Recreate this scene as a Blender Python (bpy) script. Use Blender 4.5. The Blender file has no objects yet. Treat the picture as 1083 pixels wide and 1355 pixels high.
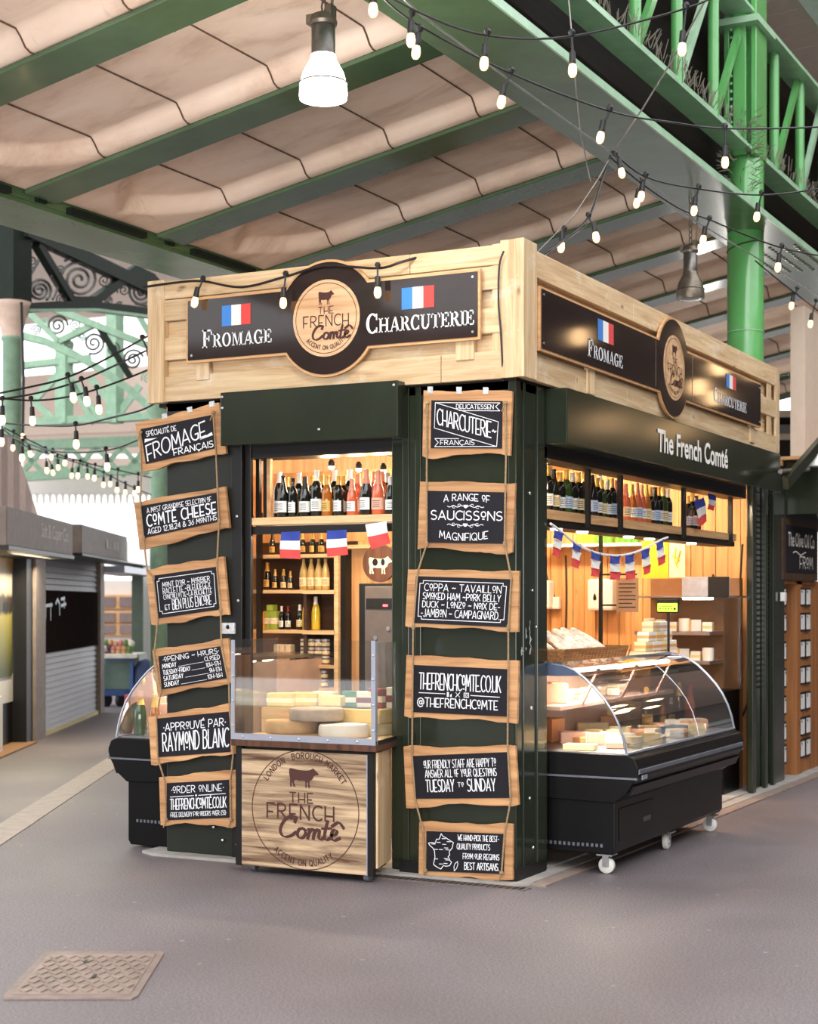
import bpy, bmesh, math, random
from mathutils import Vector, Matrix
random.seed(7)
SC = bpy.context.scene
COL = SC.collection
R = math.radians

# ------------------------------------------------------------------ camera, sky, exposure
F_PX, CX, HY, CAM_H = 2150.0, 541.5, 797.0, 1.65          # focal length in pixels of the 1083 x 1355 frame
YAW = math.atan(1119 / 2150.0)
FW = Vector((-math.sin(YAW), math.cos(YAW), 0))
RT = Vector((math.cos(YAW), math.sin(YAW), 0))
_d = F_PX * CAM_H / (1170 - HY)
CAM = -(FW * _d + RT * ((683 - CX) / F_PX * _d)) + Vector((0, 0, CAM_H))
cam = bpy.data.cameras.new('camera')
cam.sensor_fit = 'HORIZONTAL'
cam.sensor_width = 36.0
cam.lens = 36.0 * F_PX / 1083.0
cam.shift_y = (HY - 677.5) / 1083.0
cam.clip_start, cam.clip_end = 0.1, 300
cam.dof.use_dof = True
cam.dof.focus_distance = 10.0
cam.dof.aperture_fstop = 3.5
camo = bpy.data.objects.new('camera', cam)
camo.location = CAM
camo.rotation_euler = (R(90), 0, YAW)
COL.objects.link(camo)
SC.camera = camo

world = bpy.data.worlds.new('overcast_sky')
SC.world = world
world.use_nodes = True
_bg = world.node_tree.nodes['Background']
_bg.inputs[0].default_value = (0.96, 0.98, 1.0, 1)
_bg.inputs[1].default_value = 1.5
sun = bpy.data.lights.new('sun', 'SUN')
sun.energy = 0.5
sun.angle = R(40)
sun.color = (1.0, 0.98, 0.95)
suno = bpy.data.objects.new('sun', sun)
suno.rotation_euler = (R(48), 0, R(28))
COL.objects.link(suno)
upfill = bpy.data.lights.new('ceiling_fill_light', 'AREA')          # fill light added behind the viewer, aimed up to brighten the ceiling
upfill.shape = 'RECTANGLE'; upfill.size = 16; upfill.size_y = 5; upfill.energy = 1400; upfill.color = (1.0, 0.97, 0.94)
upfill_o = bpy.data.objects.new('ceiling_fill_light', upfill)
upfill_o.location = (5.0, -15.0, 0.9)
upfill_o.rotation_euler = (Vector((-2.5, 4, 4.9)) - Vector(upfill_o.location)).to_track_quat('-Z', 'Y').to_euler()
COL.objects.link(upfill_o)

SC.view_settings.view_transform = 'Standard'
SC.view_settings.look = 'None'
SC.view_settings.gamma = 1
SC.view_settings.use_curve_mapping = False
SC.view_settings.exposure = 0.95

# ------------------------------------------------------------------ measuring helpers
def _ray(px, py):
    return FW + RT * ((px - CX) / F_PX) + Vector((0, 0, -(py - HY) / F_PX))
def onX(px, py, x): r = _ray(px, py); return CAM + r * ((x - CAM.x) / r.x)
def onY(px, py, y): r = _ray(px, py); return CAM + r * ((y - CAM.y) / r.y)
def onZ(px, py, z): r = _ray(px, py); return CAM + r * ((z - CAM.z) / r.z)
def onD(px, py, dep): return CAM + _ray(px, py) * dep
def onP(px, py, p0, d):                      # vertical plane through p0 along direction d
    n = Vector((-d[1], d[0], 0)); r = _ray(px, py)
    return CAM + r * ((Vector(p0) - CAM).dot(n) / r.dot(n))

# ------------------------------------------------------------------ materials
def new_mat(name):
    m = bpy.data.materials.new(name); m.use_nodes = True
    nt = m.node_tree
    return m, nt, nt.nodes['Principled BSDF'], nt.nodes, nt.links
def C4(c): return (c[0], c[1], c[2], 1)
def srgb(r, g, b):
    f = lambda v: (v / 255 / 12.92) if v / 255 <= 0.04045 else ((v / 255 + 0.055) / 1.055) ** 2.4
    return (f(r), f(g), f(b))
def ramp(nodes, links, src, stops):
    n = nodes.new('ShaderNodeValToRGB')
    el = n.color_ramp.elements
    while len(el) < len(stops): el.new(0.5)
    for e, (p, c) in zip(el, stops): e.position = p; e.color = C4(c)
    links.new(src, n.inputs[0])
    return n.outputs[0]
def noise(nodes, links, vec, scale, detail=4, rough=0.55, dist=0.0):
    n = nodes.new('ShaderNodeTexNoise')
    n.inputs['Scale'].default_value = scale; n.inputs['Detail'].default_value = detail
    n.inputs['Roughness'].default_value = rough; n.inputs['Distortion'].default_value = dist
    links.new(vec, n.inputs['Vector'])
    return n.outputs[0]
def mapped(nodes, links, scale=(1, 1, 1), rnd=False):
    tc = nodes.new('ShaderNodeTexCoord'); mp = nodes.new('ShaderNodeMapping')
    mp.inputs['Scale'].default_value = scale
    links.new(tc.outputs['Object'], mp.inputs[0])
    if rnd:
        oi = nodes.new('ShaderNodeObjectInfo'); ml = nodes.new('ShaderNodeMath'); ml.operation = 'MULTIPLY'
        ml.inputs[1].default_value = 37.0
        links.new(oi.outputs['Random'], ml.inputs[0]); links.new(ml.outputs[0], mp.inputs['Location'])
    return mp.outputs[0]
def mixc(nodes, links, fac, a, b, mode='MIX'):
    n = nodes.new('ShaderNodeMix'); n.data_type = 'RGBA'; n.blend_type = mode
    for sock, v in ((n.inputs[0], fac), (n.inputs[6], a), (n.inputs[7], b)):
        if isinstance(v, (int, float)): sock.default_value = v
        elif isinstance(v, tuple): sock.default_value = C4(v)
        else: links.new(v, sock)
    return n.outputs[2]
def bump(nodes, links, bsdf, h, strength=0.2, dist=0.01):
    b = nodes.new('ShaderNodeBump'); b.inputs['Strength'].default_value = strength
    b.inputs['Distance'].default_value = dist
    links.new(h, b.inputs['Height']); links.new(b.outputs[0], bsdf.inputs['Normal'])

def plain(name, col, rough=0.5, metal=0.0, var=0.12, scale=9.0, spec=0.5, coat=0.0, bmp=0.0):
    m, nt, b, N, L = new_mat(name)
    v = mapped(N, L)
    n = noise(N, L, v, scale, 5, 0.6)
    lo = tuple(c * (1 - var) for c in col); hi = tuple(min(1, c * (1 + var)) for c in col)
    L.new(ramp(N, L, n, [(0.3, lo), (0.7, hi)]), b.inputs['Base Color'])
    b.inputs['Roughness'].default_value = rough; b.inputs['Metallic'].default_value = metal
    b.inputs['Specular IOR Level'].default_value = spec
    b.inputs['Coat Weight'].default_value = coat
    b.inputs['Coat Roughness'].default_value = 0.08
    if bmp: bump(N, L, b, n, bmp)
    return m
def wood(name, dark, light, axis=0, fine=28.0, knots=True, patches=None, rough=0.6, rnd=True, strength=1.0):
    """grain runs along the given axis"""
    m, nt, b, N, L = new_mat(name)
    sc = [fine, fine, fine]; sc[axis] = fine * 0.06
    v = mapped(N, L, tuple(sc), rnd)
    n1 = noise(N, L, v, 1.0, 6, 0.62, 0.6)
    mid = tuple((a * 0.45 + c * 0.55) for a, c in zip(dark, light))
    col = ramp(N, L, n1, [(0.5 - 0.22 * strength, dark), (0.5, mid), (0.5 + 0.2 * strength, light)])
    if knots:
        ks = [4.0, 4.0, 4.0]; ks[axis] = 1.6
        vk = mapped(N, L, tuple(ks), rnd)
        vo = N.new('ShaderNodeTexVoronoi'); vo.inputs['Scale'].default_value = 1.3
        L.new(vk, vo.inputs['Vector'])
        kf = ramp(N, L, vo.outputs['Distance'], [(0.03, (0.85,) * 3), (0.09, (0.0,) * 3)])
        col = mixc(N, L, kf, col, tuple(c * 0.35 for c in dark))
    if patches:
        vp = mapped(N, L, (1.6, 1.6, 2.4), False)
        pn = noise(N, L, vp, 1.9, 6, 0.68)
        pf = ramp(N, L, pn, [(0.56, (0,) * 3), (0.72, (0.55,) * 3)])
        col = mixc(N, L, pf, col, patches)
    if rnd:
        oi = N.new('ShaderNodeObjectInfo')
        tint = ramp(N, L, oi.outputs['Random'], [(0.0, (0.84,) * 3), (1.0, (1.05, 1.05, 1.05))])
        col = mixc(N, L, 1.0, col, tint, 'MULTIPLY')
    L.new(col, b.inputs['Base Color'])
    b.inputs['Roughness'].default_value = rough
    bump(N, L, b, n1, 0.25, 0.004)
    return m
def glow(name, col, strength, base=None):
    m, nt, b, N, L = new_mat(name)
    b.inputs['Base Color'].default_value = C4(base or col)
    b.inputs['Emission Color'].default_value = C4(col); b.inputs['Emission Strength'].default_value = strength
    b.inputs['Roughness'].default_value = 0.3
    return m
def sheet_glass(name, tint=(0.95, 0.97, 0.96), refl=1.0, haze=0.0):
    m = bpy.data.materials.new(name); m.use_nodes = True
    nt = m.node_tree; N = nt.nodes; L = nt.links; N.clear()
    out = N.new('ShaderNodeOutputMaterial'); mix = N.new('ShaderNodeMixShader')
    tr = N.new('ShaderNodeBsdfTransparent'); gl = N.new('ShaderNodeBsdfGlossy'); fr = N.new('ShaderNodeFresnel')
    tr.inputs[0].default_value = C4(tint); gl.inputs['Roughness'].default_value = 0.02
    fr.inputs[0].default_value = 1.5
    ml = N.new('ShaderNodeMath'); ml.operation = 'MULTIPLY_ADD'; ml.inputs[1].default_value = refl; ml.inputs[2].default_value = haze
    L.new(fr.outputs[0], ml.inputs[0]); L.new(ml.outputs[0], mix.inputs[0])
    L.new(tr.outputs[0], mix.inputs[1]); L.new(gl.outputs[0], mix.inputs[2]); L.new(mix.outputs[0], out.inputs[0])
    return m
def bottle_glass(name, col, rough=0.06):
    m, nt, b, N, L = new_mat(name)
    b.inputs['Base Color'].default_value = C4(col); b.inputs['Roughness'].default_value = rough
    b.inputs['Specular IOR Level'].default_value = 0.6
    b.inputs['Coat Weight'].default_value = 0.4; b.inputs['Coat Roughness'].default_value = 0.04
    return m

M = {}
PINE_D, PINE_L = srgb(184, 146, 104), srgb(230, 204, 164)
M['pineX'] = wood('pine_boards_along_front', PINE_D, PINE_L, 0, patches=srgb(238, 228, 212))
M['pineY'] = wood('pine_boards_along_side', PINE_D, PINE_L, 1, patches=srgb(240, 230, 215))
M['pineZ'] = wood('pine_upright', PINE_D, PINE_L, 2, patches=srgb(238, 228, 212))
M['pine_in'] = wood('pine_interior_boards', srgb(176, 124, 74), srgb(222, 176, 120), 2, fine=16)
M['shelf_wood'] = wood('shelf_wood', srgb(190, 150, 100), srgb(228, 196, 148), 0, fine=30)
M['shelf_woodY'] = wood('shelf_wood_side', srgb(180, 130, 85), srgb(220, 180, 130), 1, fine=30)
M['oak'] = wood('rough_sawn_board', srgb(150, 102, 64), srgb(206, 158, 110), 0, fine=24, rough=0.75, strength=.85)
M['oak_edge'] = wood('sign_edge_ply', srgb(180, 130, 85), srgb(215, 170, 120), 0, fine=30, knots=False)
M['print_wood'] = wood('wood_print_panel', srgb(80, 52, 34), srgb(200, 172, 138), 0, fine=24, knots=False, rough=0.4, rnd=False, strength=.75)
M['disc_wood'] = wood('wood_print_disc', srgb(176, 128, 88), srgb(226, 190, 150), 0, fine=16, knots=False, rough=0.35, rnd=False)
M['walnut'] = wood('worktop_edge', srgb(52, 30, 20), srgb(106, 66, 44), 2, fine=30, knots=False, rough=0.4)
M['dark_wood'] = wood('dark_shelf_wood', srgb(40, 26, 16), srgb(78, 50, 30), 0, fine=22, knots=False)
M['chalk'] = plain('chalkboard_paint', srgb(25, 23, 30), 0.7, var=0.15, scale=14, spec=0.25)
M['white_paint'] = plain('white_lettering', srgb(225, 226, 230), 0.6, var=0.06, scale=60)
M['cream_paint'] = plain('cream_lettering', srgb(236, 232, 224), 0.5, var=0.02)
M['maroon'] = plain('maroon_print', srgb(66, 30, 24), 0.5, var=0.08)
M['sign_black'] = plain('glossy_sign_black', srgb(44, 34, 32), 0.07, var=0.1, scale=5, coat=0.0, spec=0.45)
M['stall_green'] = plain('dark_green_gloss_paint', srgb(36, 42, 31), 0.16, var=0.2, scale=2.0, coat=0.0, bmp=0.02)
M['stall_green_flat'] = plain('dark_green_panel_paint', srgb(30, 33, 26), 0.4, var=0.2, scale=3, spec=0.35)
M['near_black'] = plain('black_paint', srgb(16, 14, 13), 0.45, var=0.15, spec=0.35)
M['case_black'] = plain('black_plastic_body', srgb(11, 10, 11), 0.34, var=0.15, scale=4, spec=0.22)
M['trim_grey'] = plain('grey_trim', srgb(118, 122, 132), 0.35, metal=0.6)
M['steel'] = plain('brushed_steel', srgb(186, 186, 190), 0.32, metal=1.0, var=0.1, scale=20)
M['alu'] = plain('aluminium_angle', srgb(176, 180, 194), 0.38, metal=0.7, var=0.06)
M['galv'] = plain('galvanised_tab', srgb(196, 198, 200), 0.5, metal=0.3, var=0.3, scale=60)
M['mirror'] = plain('mirror_steel', srgb(200, 205, 212), 0.06, metal=1.0, var=0.05)
M['rope'] = plain('jute_rope', srgb(150, 124, 92), 0.9, var=0.3, scale=80)
M['bright_green'] = plain('bright_green_column_paint', srgb(98, 170, 98), 0.2, var=0.1, scale=2.5, coat=0.4)
M['truss_green'] = plain('pale_green_truss_paint', srgb(164, 200, 168), 0.3, var=0.15, scale=5)
M['girder_green'] = plain('girder_green_paint', srgb(88, 116, 80), 0.24, var=0.22, scale=1.2, coat=0.0, spec=0.4)
M['rib_green'] = plain('roof_beam_green_paint', srgb(78, 102, 74), 0.15, var=0.22, scale=1.6, coat=0.15)
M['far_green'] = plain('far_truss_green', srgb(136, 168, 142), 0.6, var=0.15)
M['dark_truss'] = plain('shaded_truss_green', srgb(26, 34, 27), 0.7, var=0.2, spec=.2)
M['scroll_iron'] = plain('scroll_iron', srgb(70, 70, 66), 0.6)
M['stone'] = plain('pink_stone_capital', srgb(206, 180, 164), 0.8, var=0.12)
M['dark_boards'] = wood('dark_boarding', srgb(22, 17, 16), srgb(36, 29, 27), 1, fine=10, knots=False)
M['dark_boards'].node_tree.nodes['Principled BSDF'].inputs['Specular IOR Level'].default_value = 0.05
M['soffit_pale'] = plain('pale_cream_soffit', srgb(238, 222, 208), 0.8, var=0.03)
M['soffit'] = plain('pale_slatted_soffit', srgb(206, 188, 172), 0.7, var=0.05)
M['cable'] = plain('black_rubber_cable', srgb(30, 28, 30), 0.5)
M['wire'] = plain('thin_steel_wire', srgb(150, 148, 146), 0.4, metal=0.6)
M['bulb'] = glow('lit_filament_bulb', (1.0, 0.52, 0.19), 1.5, base=(1, .8, .5))
M['bulb_far'] = glow('lit_string_bulb', (1.0, 0.66, 0.32), 1.5, base=(1, .85, .6))
M['globe'] = glow('lit_globe_glass', (1.0, 0.62, 0.3), 5.0)
M['spot'] = glow('lit_spotlight', (1.0, 0.72, 0.36), 14.0)
M['tube'] = glow('lit_strip_light', (1.0, 0.9, 0.74), 5.0)
M['lamp_glow'] = glow('lit_lamp_glass', (1.0, 0.96, 0.88), 6.0)
M['lamp_metal'] = plain('lamp_metal', srgb(120, 116, 112), 0.35, metal=0.8, var=0.3, scale=18)
M['lamp_rust'] = plain('tarnished_lamp_shade', srgb(120, 110, 98), 0.4, metal=0.7, var=0.35, scale=14)
M['glass'] = sheet_glass('clear_sheet_glass', haze=0.02)
M['glass_case'] = sheet_glass('curved_case_glass', (0.96, 0.975, 0.975), 0.8, 0.01)
M['acrylic_side'] = sheet_glass('acrylic_side_screen', (0.93, 0.93, 0.92), 0.35, 0.03)
M['acrylic'] = sheet_glass('acrylic_screen', (0.95, 0.95, 0.94), 0.9, 0.02)
M['flag_blue'] = plain('flag_blue', srgb(44, 64, 150), 0.8)
M['sign_blue'] = plain('printed_blue', srgb(60, 128, 206), 0.4, var=0.03)
M['flag_white'] = plain('flag_white', srgb(232, 228, 222), 0.8, var=0.03)
M['flag_red'] = plain('flag_red', srgb(214, 70, 66), 0.8, var=0.06)
M['rubber'] = plain('castor_rubber', srgb(206, 206, 200), 0.5, var=0.08)
M['concrete'] = plain('concrete_step', srgb(150, 145, 140), 0.85, var=0.2, scale=7)
M['yellow_print'] = plain('yellow_print', srgb(232, 196, 50), 0.5, var=0.05)
M['cream_print'] = plain('cream_print', srgb(240, 232, 190), 0.5, var=0.05)
M['paper'] = plain('paper', srgb(226, 214, 198), 0.8, var=0.04)
M['till_green'] = glow('lit_green_display', (0.45, 0.9, 0.05), 1.0)
M['white_plastic'] = plain('white_plastic', srgb(226, 224, 220), 0.35, var=0.03)
M['wicker'] = wood('wicker', srgb(92, 52, 24), srgb(186, 128, 70), 1, fine=50, knots=False)

# asphalt
m, nt, b, N, L = new_mat('worn_asphalt')
v = mapped(N, L)
n1 = noise(N, L, v, 0.55, 6, 0.6)
base = ramp(N, L, n1, [(0.3, srgb(94, 86, 88)), (0.7, srgb(114, 105, 108))])
n2 = noise(N, L, v, 85, 4, 0.75)
grit = ramp(N, L, n2, [(0.38, (0.5,) * 3), (0.5, (1.0,) * 3), (0.62, (1.5,) * 3)])
col = mixc(N, L, 1.0, base, grit, 'MULTIPLY')
vo = N.new('ShaderNodeTexVoronoi'); vo.inputs['Scale'].default_value = 5.0; L.new(v, vo.inputs['Vector'])
wn = N.new('ShaderNodeMath'); wn.operation = 'GREATER_THAN'; wn.inputs[1].default_value = 0.72
sx = N.new('ShaderNodeSeparateColor'); L.new(vo.outputs['Color'], sx.inputs[0]); L.new(sx.outputs[0], wn.inputs[0])
sp = ramp(N, L, vo.outputs['Distance'], [(0.05, (0.4,) * 3), (0.075, (0,) * 3)])
mm = N.new('ShaderNodeMath'); mm.operation = 'MULTIPLY'; L.new(sp, mm.inputs[0]); L.new(wn.outputs[0], mm.inputs[1])
col = mixc(N, L, mm.outputs[0], col, srgb(196, 188, 180))
L.new(col, b.inputs['Base Color'])
L.new(ramp(N, L, n1, [(0.3, (0.42,) * 3), (0.7, (0.62,) * 3)]), b.inputs['Roughness'])
bump(N, L, b, n2, 0.5, 0.006)
M['asphalt'] = m
M['brick'] = plain('sooty_brick', srgb(56, 46, 40), 0.8, var=0.3, scale=3)
# ceiling boards: dirt stains along streaks of their own
m, nt, b, N, L = new_mat('stained_ceiling_panel')
v = mapped(N, L, (1.2, 2.6, 1.0))
n1 = noise(N, L, v, 1.2, 8, 0.65, 0.4)
col = ramp(N, L, n1, [(0.28, srgb(202, 172, 150)), (0.5, srgb(234, 209, 189)), (0.7, srgb(242, 221, 204))])
v2 = mapped(N, L, (9.0, 1.4, 1.0))
n2 = noise(N, L, v2, 1.0, 8, 0.72, 0.3)
st = ramp(N, L, n2, [(0.62, (0,) * 3), (0.78, (0.55,) * 3)])
col = mixc(N, L, st, col, srgb(146, 112, 90))
L.new(col, b.inputs['Base Color']); b.inputs['Roughness'].default_value = 0.6
M['ceiling'] = m
M['seam'] = plain('ceiling_seam', srgb(96, 72, 58), 0.8)
# dark netting / bird spikes
M['spike'] = plain('bird_spikes', srgb(128, 118, 108), 0.6)
# salami rind
M['rind'] = plain('floury_rind', srgb(196, 186, 174), 0.85, var=0.45, scale=30, bmp=0.5)
CHEESE = {
    'ivory': plain('ivory_cheese', srgb(236, 216, 166), 0.55, var=0.06),
    'butter': plain('butter_cheese', srgb(232, 202, 134), 0.5, var=0.06),
    'orange': plain('orange_cheese', srgb(226, 158, 98), 0.5, var=0.08),
    'pink': plain('pink_rind_cheese', srgb(220, 168, 140), 0.55, var=0.12),
    'white': plain('white_rind_cheese', srgb(238, 232, 220), 0.6, var=0.05),
    'grey': plain('grey_rind_cheese', srgb(176, 160, 142), 0.75, var=0.2, scale=14, bmp=0.3),
    'tan': plain('tan_rind_cheese', srgb(196, 160, 112), 0.7, var=0.18, scale=14, bmp=0.3),
}
BG = {
    'dark': bottle_glass('dark_bottle_glass', srgb(20, 22, 16)),
    'green': bottle_glass('green_bottle_glass', srgb(44, 70, 24)),
    'rose': bottle_glass('rose_wine_glass', srgb(206, 98, 62)),
    'amber': bottle_glass('amber_bottle_glass', srgb(170, 96, 30)),
    'lemon': bottle_glass('lemonade_bottle', srgb(206, 176, 50)),
    'straw': bottle_glass('pale_lemonade_bottle', srgb(176, 146, 84)),
}
CAPM = {k: plain('capsule_' + k, srgb(*c), 0.4, metal=0.3 if k in ('gold', 'silver') else 0.0, var=0.06) for k, c in
        dict(white=(232, 226, 214), gold=(206, 164, 84), black=(26, 22, 22), red=(150, 30, 34), silver=(190, 190, 186), blush=(214, 140, 110)).items()}
LABM = {k: plain('label_' + k, srgb(*c), 0.6, var=0.08, scale=60) for k, c in
        dict(white=(228, 226, 220), cream=(226, 206, 160), gold=(206, 166, 84), red=(150, 44, 40), blue=(176, 196, 220), blush=(226, 170, 146)).items()}

# ------------------------------------------------------------------ mesh building
class MB:
    def __init__(s): s.v = []; s.f = []
    def add(s, vs, fs):
        o = len(s.v); s.v += [tuple(p) for p in vs]; s.f += [tuple(i + o for i in f) for f in fs]; return s
    def box(s, x0, y0, z0, x1, y1, z1):
        return s.add([(x0, y0, z0), (x1, y0, z0), (x1, y1, z0), (x0, y1, z0), (x0, y0, z1), (x1, y0, z1), (x1, y1, z1), (x0, y1, z1)],
                     [(0, 3, 2, 1), (4, 5, 6, 7), (0, 1, 5, 4), (1, 2, 6, 5), (2, 3, 7, 6), (3, 0, 4, 7)])
    def hexa(s, a, b):                        # two quads, bottom and top
        return s.add(list(a) + list(b), [(0, 3, 2, 1), (4, 5, 6, 7), (0, 1, 5, 4), (1, 2, 6, 5), (2, 3, 7, 6), (3, 0, 4, 7)])
    def bar(s, p0, p1, w, h, up=(0, 0, 1)):
        p0, p1 = Vector(p0), Vector(p1); d = (p1 - p0).normalized(); u = Vector(up)
        sx = d.cross(u)
        if sx.length < 1e-5: sx = d.cross(Vector((1, 0, 0)))
        sx.normalize(); sz = sx.cross(d).normalized(); sx = sx * (w / 2); sz = sz * (h / 2)
        return s.hexa([p0 - sx - sz, p0 + sx - sz, p1 + sx - sz, p1 - sx - sz], [p0 - sx + sz, p0 + sx + sz, p1 + sx + sz, p1 - sx + sz])
    def tube(s, pts, r, n=6, cap=True):
        pts = [Vector(p) for p in pts]; rings = []
        t0 = (pts[1] - pts[0]).normalized(); ref = Vector((0, 0, 1)) if abs(t0.z) < 0.9 else Vector((1, 0, 0))
        nx = t0.cross(ref).normalized(); o = len(s.v)
        for i, p in enumerate(pts):
            t = (pts[min(i + 1, len(pts) - 1)] - pts[max(i - 1, 0)]).normalized()
            nx = (nx - t * nx.dot(t))
            if nx.length < 1e-6: nx = t.cross(ref)
            nx.normalize(); ny = t.cross(nx)
            rr = r[i] if isinstance(r, (list, tuple)) else r
            for k in range(n):
                a = 2 * math.pi * k / n; s.v.append(tuple(p + nx * (rr * math.cos(a)) + ny * (rr * math.sin(a))))
        for i in range(len(pts) - 1):
            for k in range(n):
                k2 = (k + 1) % n
                s.f.append((o + i * n + k, o + i * n + k2, o + (i + 1) * n + k2, o + (i + 1) * n + k))
        if cap:
            s.f.append(tuple(o + k for k in range(n))[::-1]); s.f.append(tuple(o + (len(pts) - 1) * n + k for k in range(n)))
        return s
    def lathe(s, prof, n=16, c=(0, 0, 0), mat=None):
        o = len(s.v); c = Vector(c)
        for (r, z) in prof:
            for k in range(n):
                a = 2 * math.pi * k / n; p = Vector((r * math.cos(a), r * math.sin(a), z))
                if mat is not None: p = mat @ p
                s.v.append(tuple(p + c))
        for i in range(len(prof) - 1):
            for k in range(n):
                k2 = (k + 1) % n
                s.f.append((o + i * n + k, o + i * n + k2, o + (i + 1) * n + k2, o + (i + 1) * n + k))
        if prof[0][0] > 1e-6: s.f.append(tuple(o + k for k in range(n))[::-1])
        if prof[-1][0] > 1e-6: s.f.append(tuple(o + (len(prof) - 1) * n + k for k in range(n)))
        return s
    def prism(s, poly, fr, n0, n1):
        k = len(poly); vs = [fr(u, v, n0) for u, v in poly] + [fr(u, v, n1) for u, v in poly]
        fs = [tuple(range(k))[::-1], tuple(range(k, 2 * k))] + [(i, (i + 1) % k, k + (i + 1) % k, k + i) for i in range(k)]
        return s.add(vs, fs)
    def flat(s, poly, fr, n):
        return s.add([fr(u, v, n) for u, v in poly], [tuple(range(len(poly)))])
    def ribbon(s, pts, w, fr, n):
        k = len(pts)
        if k < 2: return s
        closed = k > 3 and math.hypot(pts[0][0] - pts[-1][0], pts[0][1] - pts[-1][1]) < 1e-6
        L_, R_ = [], []
        for i, (x, y) in enumerate(pts):
            a = pts[i - 1] if i > 0 else (pts[-2] if closed else None)
            c = pts[i + 1] if i < k - 1 else (pts[1] if closed else None)
            d1 = Vector((x - a[0], y - a[1])) if a else None; d2 = Vector((c[0] - x, c[1] - y)) if c else None
            if d1 is None: d1 = d2
            if d2 is None: d2 = d1
            if d1.length < 1e-9: d1 = d2
            if d2.length < 1e-9: d2 = d1
            d1 = d1.normalized(); d2 = d2.normalized(); t = d1 + d2
            if t.length < 0.3: t = d1
            t.normalize(); nn = Vector((-t.y, t.x)); c_ = max(0.5, nn.dot(Vector((-d1.y, d1.x))))
            ww = (w[i] if isinstance(w, (list, tuple)) else w) / 2 / c_
            e = 0.0
            L_.append((x + nn.x * ww, y + nn.y * ww)); R_.append((x - nn.x * ww, y - nn.y * ww))
        o = len(s.v)
        for l, r in zip(L_, R_): s.v.append(tuple(fr(l[0], l[1], n))); s.v.append(tuple(fr(r[0], r[1], n)))
        for i in range(k - 1): s.f.append((o + 2 * i, o + 2 * i + 1, o + 2 * i + 3, o + 2 * i + 2))
        return s
    def grid(s, fn, nu, nv):
        o = len(s.v)
        for j in range(nv + 1):
            for i in range(nu + 1): s.v.append(tuple(fn(i / nu, j / nv)))
        for j in range(nv):
            for i in range(nu):
                a = o + j * (nu + 1) + i; s.f.append((a, a + 1, a + nu + 2, a + nu + 1))
        return s
    def build(s, name, mat, parent=None, smooth=None, bev=0.0, world=True, solid=0.0, recalc=True):
        me = bpy.data.meshes.new(name)
        off = Vector((0, 0, 0))
        if parent is not None and world:
            p = parent
            while p is not None: off += p.location; p = p.parent
        vs = s.v if off.length == 0 else [(x - off.x, y - off.y, z - off.z) for x, y, z in s.v]
        me.from_pydata(vs, [], s.f); me.update()
        if recalc:
            bm = bmesh.new(); bm.from_mesh(me); bmesh.ops.recalc_face_normals(bm, faces=bm.faces); bm.to_mesh(me); bm.free()
        if smooth is not None:
            me.polygons.foreach_set('use_smooth', [True] * len(me.polygons)); me.set_sharp_from_angle(angle=R(smooth))
        me.materials.append(mat if not isinstance(mat, str) else M[mat])
        o = bpy.data.objects.new(name, me); COL.objects.link(o)
        if parent is not None: o.parent = parent
        if bev:
            md = o.modifiers.new('bevel', 'BEVEL'); md.width = bev; md.segments = 2; md.limit_method = 'ANGLE'
        if solid:
            md = o.modifiers.new('solid', 'SOLIDIFY'); md.thickness = solid; md.offset = 0
        return o
def frame(o, u, v):
    o, u, v = Vector(o), Vector(u).normalized(), Vector(v).normalized(); n = u.cross(v)
    return lambda a, b, c=0.0: o + u * a + v * b + n * c
def quad_frame(tl, tr, br, bl, n):            # unit square onto a board face: u right, v up
    tl, tr, br, bl, n = map(Vector, (tl, tr, br, bl, n))
    return lambda a, b, c=0.0: (bl * (1 - a) + br * a) * (1 - b) + (tl * (1 - a) + tr * a) * b + n * c
def thing(name, label, cat, loc=(0, 0, 0), rz=0.0, group=None):
    o = bpy.data.objects.new(name, None); COL.objects.link(o); o.location = loc; o.rotation_euler = (0, 0, rz)
    o.empty_display_size = 0.1
    o['label'] = label; o['category'] = cat
    if group: o['group'] = group
    return o
def tag(o, label, cat, group=None):
    o['label'] = label; o['category'] = cat
    if group: o['group'] = group
    return o
def struct(o): o['kind'] = 'structure'; return o
def copy_tree(o, parent=None):
    c = o.copy(); COL.objects.link(c)
    if parent is not None: c.parent = parent
    for ch in [k for k in bpy.data.objects if k.parent == o and k is not c]: copy_tree(ch, c)
    return c
KIDS = {}
def dup(o, loc, label, rz=0.0, group=None, scale=None):
    c = copy_tree(o); c.location = loc; c.rotation_euler = (0, 0, rz); c['label'] = label
    if group: c['group'] = group
    if scale: c.scale = scale
    return c
ORD = ['first', 'second', 'third', 'fourth', 'fifth', 'sixth', 'seventh', 'eighth', 'ninth', 'tenth', 'eleventh', 'twelfth', 'thirteenth', 'fourteenth',
       'fifteenth', 'sixteenth', 'seventeenth', 'eighteenth', 'nineteenth', 'twentieth', 'twenty-first', 'twenty-second', 'twenty-third', 'twenty-fourth', 'twenty-fifth',
       'twenty-sixth', 'twenty-seventh', 'twenty-eighth', 'twenty-ninth', 'thirtieth', 'thirty-first', 'thirty-second', 'thirty-third', 'thirty-fourth', 'thirty-fifth', 'thirty-sixth']
def circ(cx, cy, rx, ry, a0, a1, n=10):
    return [(cx + rx * math.cos(R(a0 + (a1 - a0) * i / n)), cy + ry * math.sin(R(a0 + (a1 - a0) * i / n))) for i in range(n + 1)]
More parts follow.
